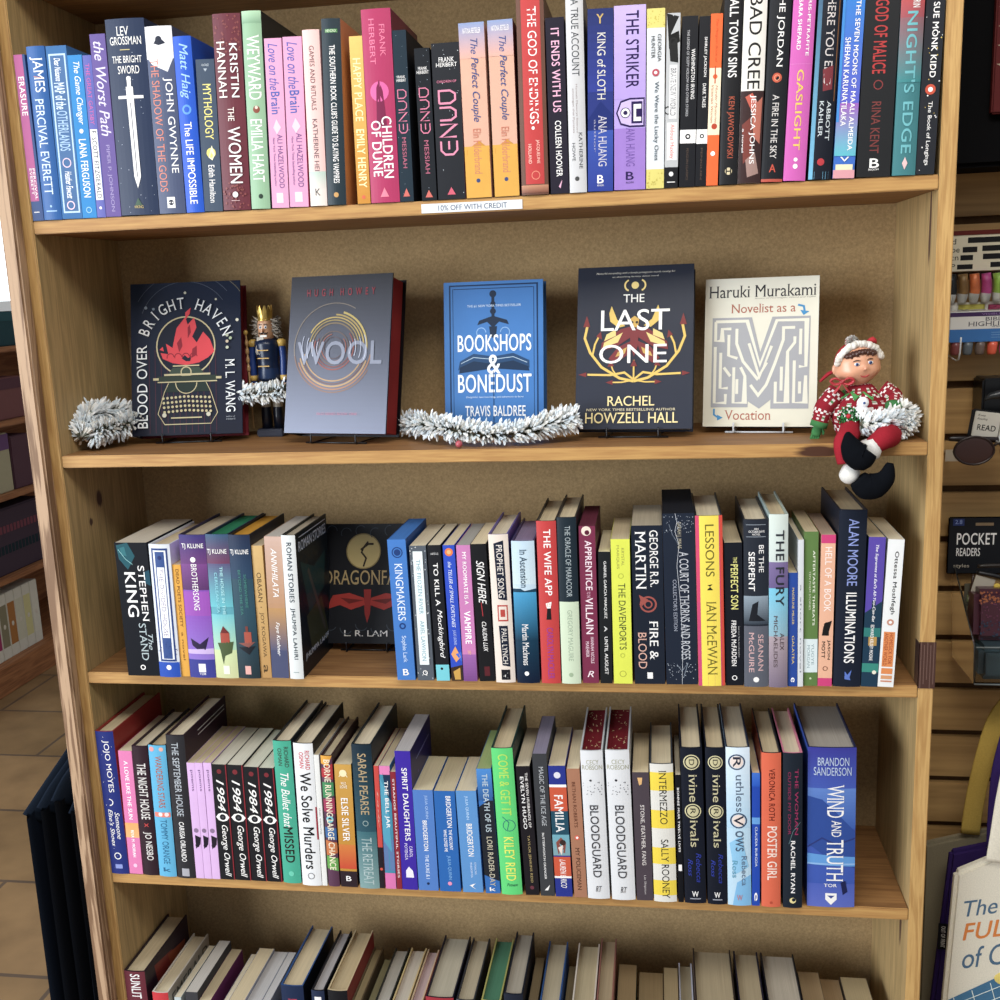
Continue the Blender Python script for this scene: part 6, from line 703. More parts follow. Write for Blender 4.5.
face_book('cream hardcover with a large grey maze letter, facing out beside the elf doll', (0.9094, 0.115), -0.1638, 0.1534, 0.2065, 0.026, 0.1946, '#d8d4c2', nov, '#c0b8a4', '#1c1c20', Z2, '#c8ccd0', 'white wire easel under the cream maze cover', True)
face_book('black face out book with a gold moon and red winged dragon, on the middle shelf', (0.3311, 0.105), 0.0, 0.1446, 0.184, 0.03, 0.28, '#17181c', drag, '#a89c88', '#111216', Z3, '#16161a', 'black wire easel under the gold moon and dragon cover', True)

# ------------------------------------------------------------------ frosted garland pieces
def garland(path, n, rad, label, ln=.019, berries=(), seed=1, up=0):
    rr = random.Random(seed)
    root = thing('snowy_garland', label, 'garland', path[0], group='frosted garland pieces')
    o0 = Vector(path[0]); P = [Vector(p) - o0 for p in path]
    core = MB(); core.tube(P, .0028, '#5a5040', 6, 4); core.build('wire_stem', M_FROST, root)
    Q = []
    for i in range(len(P) - 1):
        a, b, c, d = P[max(i - 1, 0)], P[i], P[i + 1], P[min(i + 2, len(P) - 1)]
        for k in range(8):
            t = k / 8; Q.append(.5 * ((2 * b) + (c - a) * t + (2 * a - 5 * b + 4 * c - d) * t * t + (3 * b - a - 3 * c + d) * t ** 3))
    Q.append(P[-1]); mb = MB()
    tips = [lin(c) for c in ('#eef2f4', '#dfe8ee', '#f6f6f4', '#d0dbe2', '#e4e2da')]; mids = [lin(c) for c in ('#a8b4ae', '#8c9488', '#b8bcb4', '#7c8070')]; cores = [lin(c) for c in ('#4a4c3c', '#5c5440', '#3c4434')]
    for _ in range(n):
        i = rr.randrange(len(Q) - 1); p = Q[i].lerp(Q[i + 1], rr.random()); t = (Q[i + 1] - Q[i]).normalized()
        a = Vector((rr.gauss(0, 1), rr.gauss(0, 1), rr.gauss(0, 1))).normalized(); a = (a - t * a.dot(t)).normalized()
        d = (a * 1.0 + t * rr.uniform(.1, .9)).normalized(); L_ = ln * rr.uniform(.7, 1.15) * rad
        if (p + d * L_ + o0).z < GZ + .002: d.z = abs(d.z) * .3; d.normalize()
        s = d.cross(Vector((.3, .5, .8))).normalized(); u = d.cross(s); w_ = rr.uniform(.0011, .0021)
        vs = []
        for f, q in ((.1, .5), (.45, 1.0), (.85, 1.15)):
            for k in range(3):
                an = 2 * PI * k / 3; vs.append(p + d * L_ * f + (s * math.cos(an) + u * math.sin(an)) * w_ * q)
        vs.append(p + d * L_); tc = rr.choice(tips); mc = rr.choice(mids); cc = rr.choice(cores)
        fs = []; cs = []
        for lv in range(2):
            for k in range(3):
                k2 = (k + 1) % 3; fs.append((lv * 3 + k, lv * 3 + k2, lv * 3 + 3 + k2, lv * 3 + 3 + k)); cs.append(cc if lv == 0 and rr.random() < .5 else mc if lv == 0 else tc)
        for k in range(3): fs.append((6 + k, 6 + (k + 1) % 3, 9)); cs.append(tc)
        mb.add(vs, fs, cs)
    ob = mb.build('needles', M_FROST, root); ob['kind'] = 'stuff'
    for b in berries:
        m2 = MB(); m2.ball(Vector(b) - o0, .005, '#b8505c', 10, 8); m2.build('berry', M_SATIN, root)
GZ = Z2
g = Z2 + .02
garland([(.018, .03, g + .002), (.012, .05, g + .02), (.014, .08, g + .034), (.034, .11, g + .03), (.06, .125, g + .016), (.045, .08, g + .01), (.03, .045, g + .006)], 1050, 1.25, 'frosted garland bunched in the left corner of the display shelf', seed=3)
garland([(.215, .135, g + .052), (.235, .142, g + .05), (.262, .142, g + .05), (.29, .14, g + .056)], 330, 1.0, 'small tuft of frosted garland around the nutcracker legs', seed=4)
garland([(0.476, 0.125, 1.3295), (0.5134, 0.08, 1.3346), (0.5575, 0.04, 1.3333), (0.6089, 0.025, 1.3261), (0.6638, 0.028, 1.3274), (0.7007, 0.045, 1.3368), (0.7316, 0.055, 1.3418)], 1350, 1.15, 'frosted garland curving in front of the blue face out book', berries=[(0.5791, 0.01, 1.315)], seed=5)
garland([(1.1008, -0.006, 1.3342), (1.1207, -0.004, 1.3348), (1.1405, 0.01, 1.3364), (1.1592, 0.03, 1.3452), (1.167, 0.03, 1.3333), (1.1529, 0.02, 1.3219)], 900, 1.0, 'frosted garland clump leaning on the right side panel by the elf doll', ln=.018, seed=6)

# ------------------------------------------------------------------ nutcracker
def nutcracker(x, y, z):
    r = thing('nutcracker', 'small painted nutcracker soldier with gold crown between two face out books', 'figurine', (x, y, z)); r.scale = (.88, .95, 1)
    m = MB(); m.bevbox(-.024, .024, -.02, .02, 0, .012, '#1c2338', .002); m.build('base', M_SATIN, r)
    for s in (-1, 1):
        m = MB(); m.lathe([(.009, .012), (.0095, .03), (.0085, .045), (.008, .075), (.0085, .088)], (s * .011, 0, 0), '#141a2a', 14, lambda i, j: '#141a2a' if i < 2 else '#c8c0ac'); m.build('leg', M_SATIN, r)
    m = MB(); m.lathe([(.02, .086), (.0215, .09), (.019, .105), (.019, .12), (.022, .14), (.021, .146), (.012, .15)], (0, 0, 0), '#14233f', 22, lambda i, j: '#1c3054' if i == 1 else '#14233f')
    for k in range(3): m.box(-.01, .01, -.023, -.021, .108 + k * .012, .1095 + k * .012, '#c8a050')
    m.build('coat', M_SATIN, r)
    for s in (-1, 1):
        m = MB(); m.tube([(s * .026, 0, .143), (s * .028, -.001, .12), (s * .0275, -.003, .1), (s * .0275, -.003, .082)], [.0065, .006, .006, .0055], '#1c3a7c', 12, 3)
        m.lathe([(.0075, .138), (.0082, .146), (.004, .149)], (s * .026, 0, 0), '#d0aa4c', 12); m.lathe([(.0066, .086), (.0068, .094)], (s * .0275, -.003, 0), '#d0aa4c', 12)
        arm = m.build('arm', M_SATIN, r)
        m = MB(); m.ball((s * .0275, -.004, .078), .0062, '#d8b090', 12, 8); m.build('hand', M_SATIN, arm)
    m = MB(); m.tube([(-.034, -.008, .012), (-.034, -.008, .158)], .0017, '#b08c58', 8, 1); m.ball((-.034, -.008, .16), .004, '#d0aa4c', 10, 8)
    for zz in (.105, .118, .131, .144): m.ball((-.034, -.008, zz), (.0035, .0035, .006), '#b8905c', 10, 6)
    m.build('staff', M_SATIN, r)
    m = MB(); m.lathe([(.006, .148), (.0128, .15), (.0138, .158), (.0138, .172), (.0125, .178), (.008, .18)], (0, 0, 0), '#d09c74', 24)
    m.ball((0, -.0146, .1625), (.0022, .004, .003), '#c08860', 10, 8)
    m.box(-.006, .006, -.0146, -.0125, .1525, .1555, '#f0ece4')
    h = m.build('head', M_SATIN, r)
    for s in (-1, 1):
        m = MB(); m.ball((s * .0048, -.0128, .167), (.0028, .0016, .0028), '#f4f0e8', 12, 8); m.ball((s * .0048, -.0142, .167), (.0014, .0008, .0015), '#2c4a80', 10, 6); m.box(s * .0048 - .003, s * .0048 + .003, -.0146, -.0132, .1706, .1718, '#3a2418'); m.build('eye', M_SATIN, h)
    m = MB()
    for s in (-1, 1): m.tube([(s * .0005, -.015, .1586), (s * .005, -.0155, .1572), (s * .0085, -.0125, .1598)], [.0014, .0013, .0004], '#2c1c14', 8, 3)
    m.build('moustache', M_SATIN, h)
    m = MB(); rr = random.Random(5)
    for k in range(260):
        s = rr.choice((-1, 1)); a = Vector((s * rr.uniform(.011, .016), rr.uniform(-.006, .01), rr.uniform(.152, .18)))
        b = a + Vector((s * rr.uniform(.004, .012), rr.uniform(-.004, .006), rr.uniform(-.008, .006)))
        m.tube([a, b], [.0011, .0004], rr.choice(['#8c8478', '#a49c90', '#bcb4a8']), 4, 1, caps=False)
    for k in range(90):
        a = Vector((rr.uniform(-.012, -.001), -.0125, .152)); b = a + Vector((rr.uniform(-.003, .003), -.006, -rr.uniform(.012, .026))); m.tube([a, b], [.001, .0004], rr.choice(['#b8b2a8', '#ccc6bc']), 4, 1, caps=False)
    m.build('hair', M_CLOTH, h)
    m = MB(); n = 10; vs = []; fs = []
    for i in range(2 * n):
        a = 2 * PI * i / (2 * n); top = .2 if i % 2 == 0 else .19; rt = .0135
        for rr_, zz in ((.012, .178), (.0128, .186), (rt, top), (rt - .0015, top), (.0112, .186), (.0105, .178)): vs.append((rr_ * math.cos(a), rr_ * math.sin(a), zz))
    for i in range(2 * n):
        k = (i + 1) % (2 * n)
        for q in range(5): fs.append((i * 6 + q, k * 6 + q, k * 6 + q + 1, i * 6 + q + 1))
    m.add(vs, fs, lin('#e0bc58')); m.lathe([(.0125, .176), (.0135, .178), (.0125, .18)], (0, 0, 0), '#e0bc58', 20); m.ball((0, 0, .182), (.011, .011, .006), '#b8902c', 14, 8); m.build('crown', M_GOLD, r)
nutcracker(0.2543, .18, Z2 + .0003)

# ------------------------------------------------------------------ elf doll
def elf():
    PX = {'seat': (1.1131, 0.045, 1.3113), 'chest': (1.1115, 0.05, 1.3557), 'neck': (1.11, 0.052, 1.3792), 'head': (1.1052, 0.05, 1.4044), 'pom': (1.0981, 0.05, 1.4344), 'snowman': (1.1049, 0.012, 1.3472), 'wreath': (1.0889, 0.012, 1.3424), 'bow': (1.0834, 0.03, 1.3845), 'la0': (1.082, 0.05, 1.3709), 'la1': (1.0639, 0.045, 1.3495), 'la2': (1.0579, 0.045, 1.3283), 'ra0': (1.1363, 0.05, 1.3722), 'ra1': (1.1506, 0.045, 1.3619), 'ra2': (1.1479, 0.03, 1.3493), 'rt': (1.139, 0.012, 1.3181), 'rk': (1.1281, -0.018, 1.3175), 'rc': (1.1104, -0.03, 1.3081), 'rc0': (1.1053, -0.03, 1.3171), 'rc1': (1.1133, -0.03, 1.2929), 'rb0': (1.104, -0.045, 1.3068), 'rb1': (1.0959, -0.045, 1.2981), 'rb2': (1.088, -0.045, 1.3045), 'rb3': (1.0823, -0.045, 1.3159), 'rb4': (1.079, -0.045, 1.3297), 'lt': (1.0887, 0.0, 1.3207), 'lk': (1.0769, -0.024, 1.3116), 'lc': (1.0799, -0.028, 1.288), 'lc0': (1.0761, -0.03, 1.2794), 'lc1': (1.0946, -0.03, 1.2702), 'lb0': (1.094, -0.04, 1.2695), 'lb1': (1.1039, -0.04, 1.2605), 'lb2': (1.1159, -0.04, 1.2616), 'lb3': (1.1275, -0.04, 1.2716), 'lb4': (1.1318, -0.04, 1.2892)}
    O = Vector((PX['seat'][0], PX['seat'][1], Z2))
    r = thing('elf_doll', 'elf doll in red knitted sweater sitting on the display shelf with black boots dangling', 'doll', O)
    Lc = lambda p: Vector(p) - O
    S_ = lambda k: Lc(PX[k])
    def knit(i, j, n, seg):
        b = i % 9
        if b in (2,) and j % 2 == 0: return '#e8e0dc'
        if b == 3 and j % 2 == 1: return '#e8e0dc'
        if b == 6 and j % 5 == 0: return '#4a8a50'
        if b in (5, 7) and j % 5 in (0, 2): return '#d8ccc8'
        return '#8c1c2a'
    hip = Vector((0, 0, .022)); ch = S_('chest'); nk = S_('neck')
    m = MB(); m.tube([hip + Vector((0, .004, -.018)), hip + Vector((0, .004, .004)), hip.lerp(ch, .6), ch, nk.lerp(ch, .4), nk], [.03, .038, .037, .031, .021, .012], '#8c1c2a', 34, 6, knit, flat=(1.05, .78))
    body = m.build('sweater', M_CLOTH, r)
    m = MB(); m.ball(S_('snowman'), (.011, .004, .0085), '#e8ecf0', 14, 8); m.ball(S_('snowman') + Vector((.002, 0, .012)), (.0075, .004, .0075), '#eef0f4', 14, 8); m.ball(S_('snowman') + Vector((.003, -.0045, -.0015)), .0035, '#b83038', 10, 6); m.ball(S_('snowman') + Vector((.003, -.004, .012)), .0016, '#30508c', 8, 6)
    m.build('snowman_patch', M_CLOTH, body)
    m = MB(); rr = random.Random(9); c = S_('wreath')
    for k in range(240):
        a = rr.uniform(0, 2 * PI); q = rr.uniform(.004, .0135); p = c + Vector((q * math.cos(a), -rr.uniform(0, .004), q * math.sin(a)))
        m.ball(p, .0013, rr.choice(['#1f6a34', '#2f8a44', '#185028', '#dfe8e0']), 5, 4)
    m.ball(c + Vector((0, -.004, 0)), .003, '#c03038', 8, 6); m.build('wreath_patch', M_CLOTH, body)
    for nm, col in (('la', 0), ('ra', 1)):
        a, b, c = S_(nm + '0'), S_(nm + '1'), S_(nm + '2')
        m = MB(); m.tube([a, a.lerp(b, .5), b, b.lerp(c, .5), c], [.013, .0135, .0125, .0115, .0105], '#8c1c2a', 20, 5, knit); sl = m.build('sleeve', M_CLOTH, r)
        d = (c - b).normalized(); m = MB(); m.tube([c - d * .004, c + d * .004], [.0115, .0112], '#3c7a44', 14, 1); m.build('cuff', M_CLOTH, sl)
        s = Vector((1, 0, 0)); hd = MB(); hd.tube([c + d * .002, c + d * .01, c + d * .016], [.0055, .0068, .0055], '#3f7f48', 12, 3, flat=(1, .6))
        for q in range(4):
            o = s * (q - 1.5) * .003; hd.tube([c + d * .014 + o, c + d * .021 + o, c + d * (.025 - .001 * abs(q - 1.5)) + o], [.0018, .0017, .001], '#3f7f48', 7, 2)
        hd.tube([c + d * .006 + s * .005, c + d * .011 + s * .009, c + d * .015 + s * .0095], [.002, .0019, .0011], '#3f7f48', 7, 2); hd.build('mitten_hand', M_CLOTH, sl)
    # legs with white cuffs and curled boots
    m = MB(); m.tube([Vector((.012, -.004, .02)), S_('rt'), S_('rk'), S_('rc')], [.015, .0165, .0145, .0105], '#a01c2c', 22, 6); rl = m.build('leg', M_CLOTH, r)
    m = MB(); m.tube([Vector((-.014, -.004, .02)), S_('lt'), S_('lk'), S_('lc')], [.014, .0135, .011, .0095], '#a01c2c', 22, 6); ll = m.build('leg', M_CLOTH, r)
    for lg, a, b in ((rl, 'rc0', 'rc1'), (ll, 'lc0', 'lc1')):
        m = MB(); A, B_ = S_(a), S_(b); m.tube([A, A.lerp(B_, .25), A.lerp(B_, .5), A.lerp(B_, .75), B_], [.008, .0125, .0135, .0125, .008], '#e6e4de', 18, 2); m.build('fur_cuff', M_CLOTH, lg)
    m = MB(); m.tube([S_('rb%d' % i) for i in range(5)], [.013, .0175, .0165, .0115, .002], '#090c12', 22, 5, flat=(.75, 1)); m.build('boot', M_CLOTH, rl)
    m = MB(); m.tube([S_('lb%d' % i) for i in range(5)], [.012, .017, .0165, .0115, .004], '#090c12', 22, 5, flat=(.75, 1)); m.build('boot', M_CLOTH, ll)
    # collar, bow
    m = MB()
    for k in range(9):
        a = 2 * PI * k / 9 + .2; d = Vector((math.cos(a), math.sin(a) * .8, -.35)); s = Vector((-math.sin(a), math.cos(a), 0)); b = nk + Vector((0, 0, -.002))
        vs = [b + d * .008 - s * .008, b + d * .008 + s * .008, b + d * .022 + s * .007 + Vector((0, 0, .001)), b + d * .034 + Vector((0, 0, -.004)), b + d * .022 - s * .007 + Vector((0, 0, .001))]
        vs += [v - Vector((0, 0, .0018)) for v in vs]
        m.add(vs, [(0, 1, 2, 3, 4), (9, 8, 7, 6, 5), (0, 5, 6, 1), (1, 6, 7, 2), (2, 7, 8, 3), (3, 8, 9, 4), (4, 9, 5, 0)], lin('#4c9a50'))
    m.build('leaf_collar', M_CLOTH, r)
    m = MB(); c = S_('bow')
    for s in (-1, 1): m.tube([c, c + Vector((s * .008, -.002, .005)), c + Vector((s * .014, 0, .002)), c + Vector((s * .008, 0, -.003)), c], [.002, .0035, .004, .0035, .002], '#b8303a', 10, 3, flat=(1, .45)); m.tube([c, c + Vector((s * .006, -.002, -.009)), c + Vector((s * .01, 0, -.014))], [.002, .003, .003], '#b8303a', 8, 3, flat=(1, .3))
    m.ball(c, .0035, '#a82832', 10, 8); m.build('ribbon_bow', M_SATIN, r)
    # head
    hc = S_('head'); tl = Matrix.Rotation(math.radians(-6), 3, 'Y') @ Matrix.Rotation(math.radians(12), 3, 'Z')
    bm = bmesh.new(); bmesh.ops.create_uvsphere(bm, u_segments=40, v_segments=28, radius=1)
    for v in bm.verts:
        x, y, z = v.co
        k = 1.0 + (.10 * math.exp(-((z + .35) ** 2) / .08) if True else 0)      # full cheeks
        X, Y, Z = x * .0285 * k, y * .0245, z * .027
        if z < -.5: X *= 1 - (-.5 - z) * .35
        g1 = math.exp(-((x) ** 2 / .012 + (z + .12) ** 2 / .012)) if y < 0 else 0; Y -= .0045 * g1      # nose
        for s in (-1, 1):
            if y < 0:
                Y -= .0025 * math.exp(-((x - s * .5) ** 2 / .06 + (z + .3) ** 2 / .05))
                Y += .0018 * math.exp(-((x - s * .32) ** 2 / .02 + (z - .1) ** 2 / .02))
        v.co = (X, Y, Z)
    m = MB(); m.addbm(bm, '#dfa07c', True, Matrix.Translation(hc) @ tl.to_4x4())
    def on_face(x, z, lift=.0005):
        y = -.0245 * math.sqrt(max(0, 1 - (x / .0275) ** 2 - (z / .027) ** 2)) - lift
        return hc + tl @ Vector((x, y, z))
    for s in (-1, 1): m.ball(on_face(s * .0145, -.0085, -.0035), (.0062, .0045, .0055), '#dc8c74', 12, 8)
    m.ball(on_face(0, -.0035, .0022), (.0022, .0025, .0022), '#e0a080', 10, 8)
    for s in (-1, 1): m.ball(hc + tl @ Vector((s * .0285, .003, -.002)), (.004, .003, .007), '#dfa07c', 12, 8)
    h = m.build('head', M_SATIN, r)
    for s in (-1, 1):
        m = MB(); m.ball(on_face(s * .0088, .003, -.0004), (.0037, .0016, .0024), '#e8e2dc', 14, 10); m.ball(on_face(s * .0088 - .0004, .003, .0008), (.0021, .0009, .0021), '#31508c', 12, 8); m.ball(on_face(s * .0088 - .0004, .003, .0015), (.001, .0005, .0011), '#101018', 8, 6)
        m.tube([on_face(s * .0088 + q * .0045, .0068 + .0014 * (1 - q * q), .001) for q in (-1, -.5, 0, .5, 1)], [.0003, .0006, .0007, .0006, .0003], '#4a2c1c', 6, 2)
        m.tube([on_face(s * .009 + q * .005, .0118 + .0016 * (1 - q * q), .0008) for q in (-1, -.5, 0, .5, 1)], [.0003, .0006, .0007, .0006, .0003], '#6a4028', 6, 2); m.build('eye', M_SATIN, h)
    m = MB(); m.tube([on_face(q * .006, -.0118 - .0024 * (1 - q * q), .0018) for q in (-1, -.5, 0, .5, 1)], [.0003, .0009, .0012, .0009, .0003], '#b83c3c', 8, 3); m.build('mouth', M_SATIN, h)
    m = MB()
    for k in range(11):
        a = -1 + 2 * k / 10; p0 = hc + tl @ Vector((a * .019, -.0125 - .006 * (1 - a * a), .019 - .004 * a * a)); p1 = on_face(a * .017, .0155 - abs(a) * .004 - (k % 2) * .0015, .0012)
        m.tube([p0, p0.lerp(p1, .5) + tl @ Vector((0, -.0015, 0)), p1], [.0032, .003, .0008], '#4a2a22', 8, 3)
    m.build('hair', M_SATIN, h)
    rr = random.Random(12); m = MB()
    for k in range(90):
        a = PI * (.03 + .94 * k / 89); p = hc + tl @ Vector((.0285 * math.cos(a), -.008 - .003 * math.sin(a), .004 + .0235 * math.sin(a)))
        m.ball(p + Vector((rr.uniform(-.0012, .0012), rr.uniform(-.0015, .0012), rr.uniform(-.0012, .0012))), rr.uniform(.0036, .0046), rr.choice(['#e4e0d8', '#d8d2c8', '#eeeae4']), 10, 7)
    brim = m.build('fur_brim', M_CLOTH, h)
    m = MB(); bm = bmesh.new(); bmesh.ops.create_uvsphere(bm, u_segments=24, v_segments=16, radius=1)
    for v in bm.verts: v.co = (v.co.x * .0275, v.co.y * .025 + .005, v.co.z * .0285 + .002)
    bmesh.ops.delete(bm, geom=[v for v in bm.verts if v.co.y < -.008], context='VERTS')
    m.addbm(bm, '#a8242c', True, Matrix.Translation(hc) @ tl.to_4x4())
    t0 = hc + tl @ Vector((-.004, .004, .026)); m.tube([t0, t0 + Vector((-.002, -.002, .006)), S_('pom')], [.008, .006, .004], '#a8242c', 14, 3)
    p = hc + tl @ Vector((.016, .0, .026)); m.tube([p, p + Vector((.006, -.002, .004)), p + Vector((.01, 0, 0))], [.003, .005, .002], '#b83038', 10, 3)
    p = hc + tl @ Vector((-.026, .006, -.004)); m.tube([p, p + Vector((-.01, 0, -.004)), p + Vector((-.02, .002, -.014))], [.004, .005, .003], '#a02430', 10, 3, flat=(1, .5)); m.build('hat', M_CLOTH, h)
    m = MB()
    for k in range(420):
        d = Vector((rr.gauss(0, 1), rr.gauss(0, 1), rr.gauss(0, 1))).normalized(); m.tube([S_('pom'), S_('pom') + d * rr.uniform(.007, .0095)], [.0011, .0005], rr.choice(['#c8c4be', '#a8a49e', '#dcd8d2']), 3, 1, caps=False)
    m.build('pompom', M_CLOTH, h)
elf()

# ------------------------------------------------------------------ setting: floor, walls, window
def floor_mat():
    m, nt, b = new_mat('floor_tiles')
    tc = node(nt, 'ShaderNodeTexCoord'); mp = node(nt, 'ShaderNodeMapping'); mp.inputs['Location'].default_value = (.15, -.2275, 0)
    nt.links.new(tc.outputs['Object'], mp.inputs[0])
    br = node(nt, 'ShaderNodeTexBrick'); br.offset = .5
    br.inputs['Color1'].default_value = (*lin('#a07c50'), 1); br.inputs['Color2'].default_value = (*lin('#907046'), 1); br.inputs['Mortar'].default_value = (*lin('#6a5644'), 1)
    br.inputs['Scale'].default_value = 1; br.inputs['Brick Width'].default_value = .758; br.inputs['Row Height'].default_value = .379; br.inputs['Mortar Size'].default_value = .006
    nt.links.new(mp.outputs[0], br.inputs['Vector'])
    no = node(nt, 'ShaderNodeTexNoise'); no.inputs['Scale'].default_value = 7; no.inputs['Detail'].default_value = 7; nt.links.new(tc.outputs['Object'], no.inputs['Vector'])
    mr = node(nt, 'ShaderNodeMapRange'); mr.inputs[1].default_value = .3; mr.inputs[2].default_value = .7; mr.inputs[3].default_value = .72; mr.inputs[4].default_value = 1.12; nt.links.new(no.outputs[0], mr.inputs[0])
    mx = node(nt, 'ShaderNodeVectorMath', operation='SCALE'); nt.links.new(br.outputs[0], mx.inputs[0]); nt.links.new(mr.outputs[0], mx.inputs['Scale'])
    nt.links.new(mx.outputs[0], b.inputs['Base Color']); b.inputs['Roughness'].default_value = .4
    return m
mb = MB(); mb.box(-4, 4, -4, 4.6, -.05, 0, '#a08a6c'); struct(mb.build('floor', floor_mat()))
M_SLAT = wood_mat('slat_wall_board', '#a07a44', '#be9658', 0, 6, strength=.5, rough=.5)
mb = MB(); mb.box(1.13, 3.2, .262, .3, 0, 2.7, '#5a4024')
slat_back = struct(mb.build('wall_back', speckle_mat('slat_groove', '#4a3218', '#5c4022', 40)))
mb = MB(); k = -15
while 1.1985 + .0784 * k < 2.6:
    zz = 1.1985 + .0784 * k
    if zz > -.08: mb.bevbox(1.13, 3.2, .25, .262, max(zz + .0055, .001), zz + .0784 - .0055, '#a08050', .0012)
    k += 1
o = mb.build('wall_back_slats', M_SLAT); struct(o)
M_PLASTER = speckle_mat('wall_paint', '#b8b2a4', '#c8c2b4', 30)
mb = MB(); mb.box(-4, -3.6, 4.4, 4.5, 0, 2.9, '#c0b8a8'); mb.box(-3.6, -2.8, 4.4, 4.5, 0, 1.5, '#c0b8a8'); mb.box(-3.6, -2.8, 4.4, 4.5, 2.6, 2.9, '#c0b8a8'); mb.box(-2.8, 3.2, 4.4, 4.5, 0, 2.9, '#c0b8a8'); struct(mb.build('wall_far', M_PLASTER))
mb = MB()
for z in (1.5, 2.03, 2.54): mb.box(-3.6, -2.8, 4.36, 4.42, z, z + .06, '#dcdcd8')
for x in (-3.6, -2.85): mb.box(x, x + .05, 4.36, 4.42, 1.5, 2.6, '#dcdcd8')
struct(mb.build('window_1', M_SATIN))
mb = MB(); mb.box(-3.55, -2.85, 4.388, 4.392, 1.56, 2.54, '#ffffff'); struct(mb.build('window_1_glass', M_PLASTIC))

# low display case at the left, running away from the viewer
M_CASE = wood_mat('red_brown_case', '#84502c', '#ac7040', 1, 10, strength=.6)
lc = thing('display_case', 'red brown shelving unit seen through the gap at far left', 'shelf unit', (-1.95, 2.7, 0))
def lcp(name, x0, x1, y0, y1, z0, z1):
    mb = MB(); mb.bevbox(x0 + 1.95, x1 + 1.95, y0 - 2.7, y1 - 2.7, z0, z1, '#8a5838', .003); mb.build(name, M_CASE, lc)
lcp('plinth', -2.15, -1.735, 1.7, 3.7, 0, .115)
for z in (.43, .76, 1.05, 1.345): lcp('shelf', -2.15, -1.745, 1.7, 3.7, z, z + .022)
lcp('end_panel', -2.15, -1.745, 1.67, 1.6995, 0, 1.5); lcp('end_panel', -2.15, -1.745, 3.7005, 3.73, 0, 1.5); lcp('back_panel', -2.17, -2.1505, 1.7, 3.7, 0, 1.5)
yy = 2.18
PAST = [('#c88870', 'salmon'), ('#9a9480', 'grey beige'), ('#a83468', 'magenta'), ('#8c8468', 'dull olive'), ('#b07438', 'orange brown'), ('#d0ccb4', 'cream'), ('#d4cc90', 'pale yellow'), ('#dcd8c8', 'off white')]
for i, (c, nm) in enumerate(PAST):
    t = .056; r = thing('boxed_book', '%s spined boxed volume in the lowest row of the far left shelving unit' % nm, 'book', (-1.78, yy, .1155), (0, 0, 0), 'pastel volumes at far left')
    mb = MB(); mb.bevbox(-.2, 0, 0, t - .002, 0, .27, '#d8d4c6', .002)
    mb.box(0, .0006, .004, t - .006, .05, .225, c); mb.ball((.0002, t / 2, .135), (.0012, .009, .011), '#d8d0c0', 10, 6); mb.build('slipcase', M_MATTE, r); yy += t
for i, (y0, y1, h, c, c2, nm) in enumerate([(2.1, 2.75, .27, '#4a3c48', '#7c4450', 'dark woven storage box with a dusty red dotted band'),]):
    r = thing('storage_box', nm + ' on the far left shelving unit', 'box', (-1.78, y0, .4525)); mb = MB(); mb.bevbox(-.3, 0, 0, y1 - y0, 0, h, c, .006)
    for k in range(26): mb.box(0, .0012, .012 + k * .024, .028 + k * .024, .17, .2, c2); mb.box(0, .0012, .01 + k * .024, .026 + k * .024, .085, .12, '#24343c')
    mb.build('box_body', M_CLOTH, r)
for (y0, y1, z, h, cb, ct_, nm) in [(2.3, 2.56, .7825, .24, '#b0a888', '#6c4a78', 'cream fronted case with a purple upper band'), (2.57, 2.7, .7825, .22, '#5a3c48', '#5a3c48', 'dark maroon volume beside the cream fronted case'), (2.3, 2.5, 1.0725, .2, '#3c5a80', '#2c4464', 'slate blue volume pair front'), (2.51, 2.7, 1.0725, .17, '#7a4c4c', '#5c3844', 'dusty rose volume'), (2.45, 2.72, 1.3675, .14, '#20444c', '#28545c', 'dark teal box on top')]:
    r = thing('storage_case', nm + ' on the far left shelving unit', 'box', (-1.78, y0, z)); mb = MB(); mb.bevbox(-.2, 0, 0, y1 - y0, 0, h, cb, .004); mb.box(0, .0015, .004, y1 - y0 - .004, h * .72, h - .004, ct_); mb.build('case_body', M_MATTE, r)

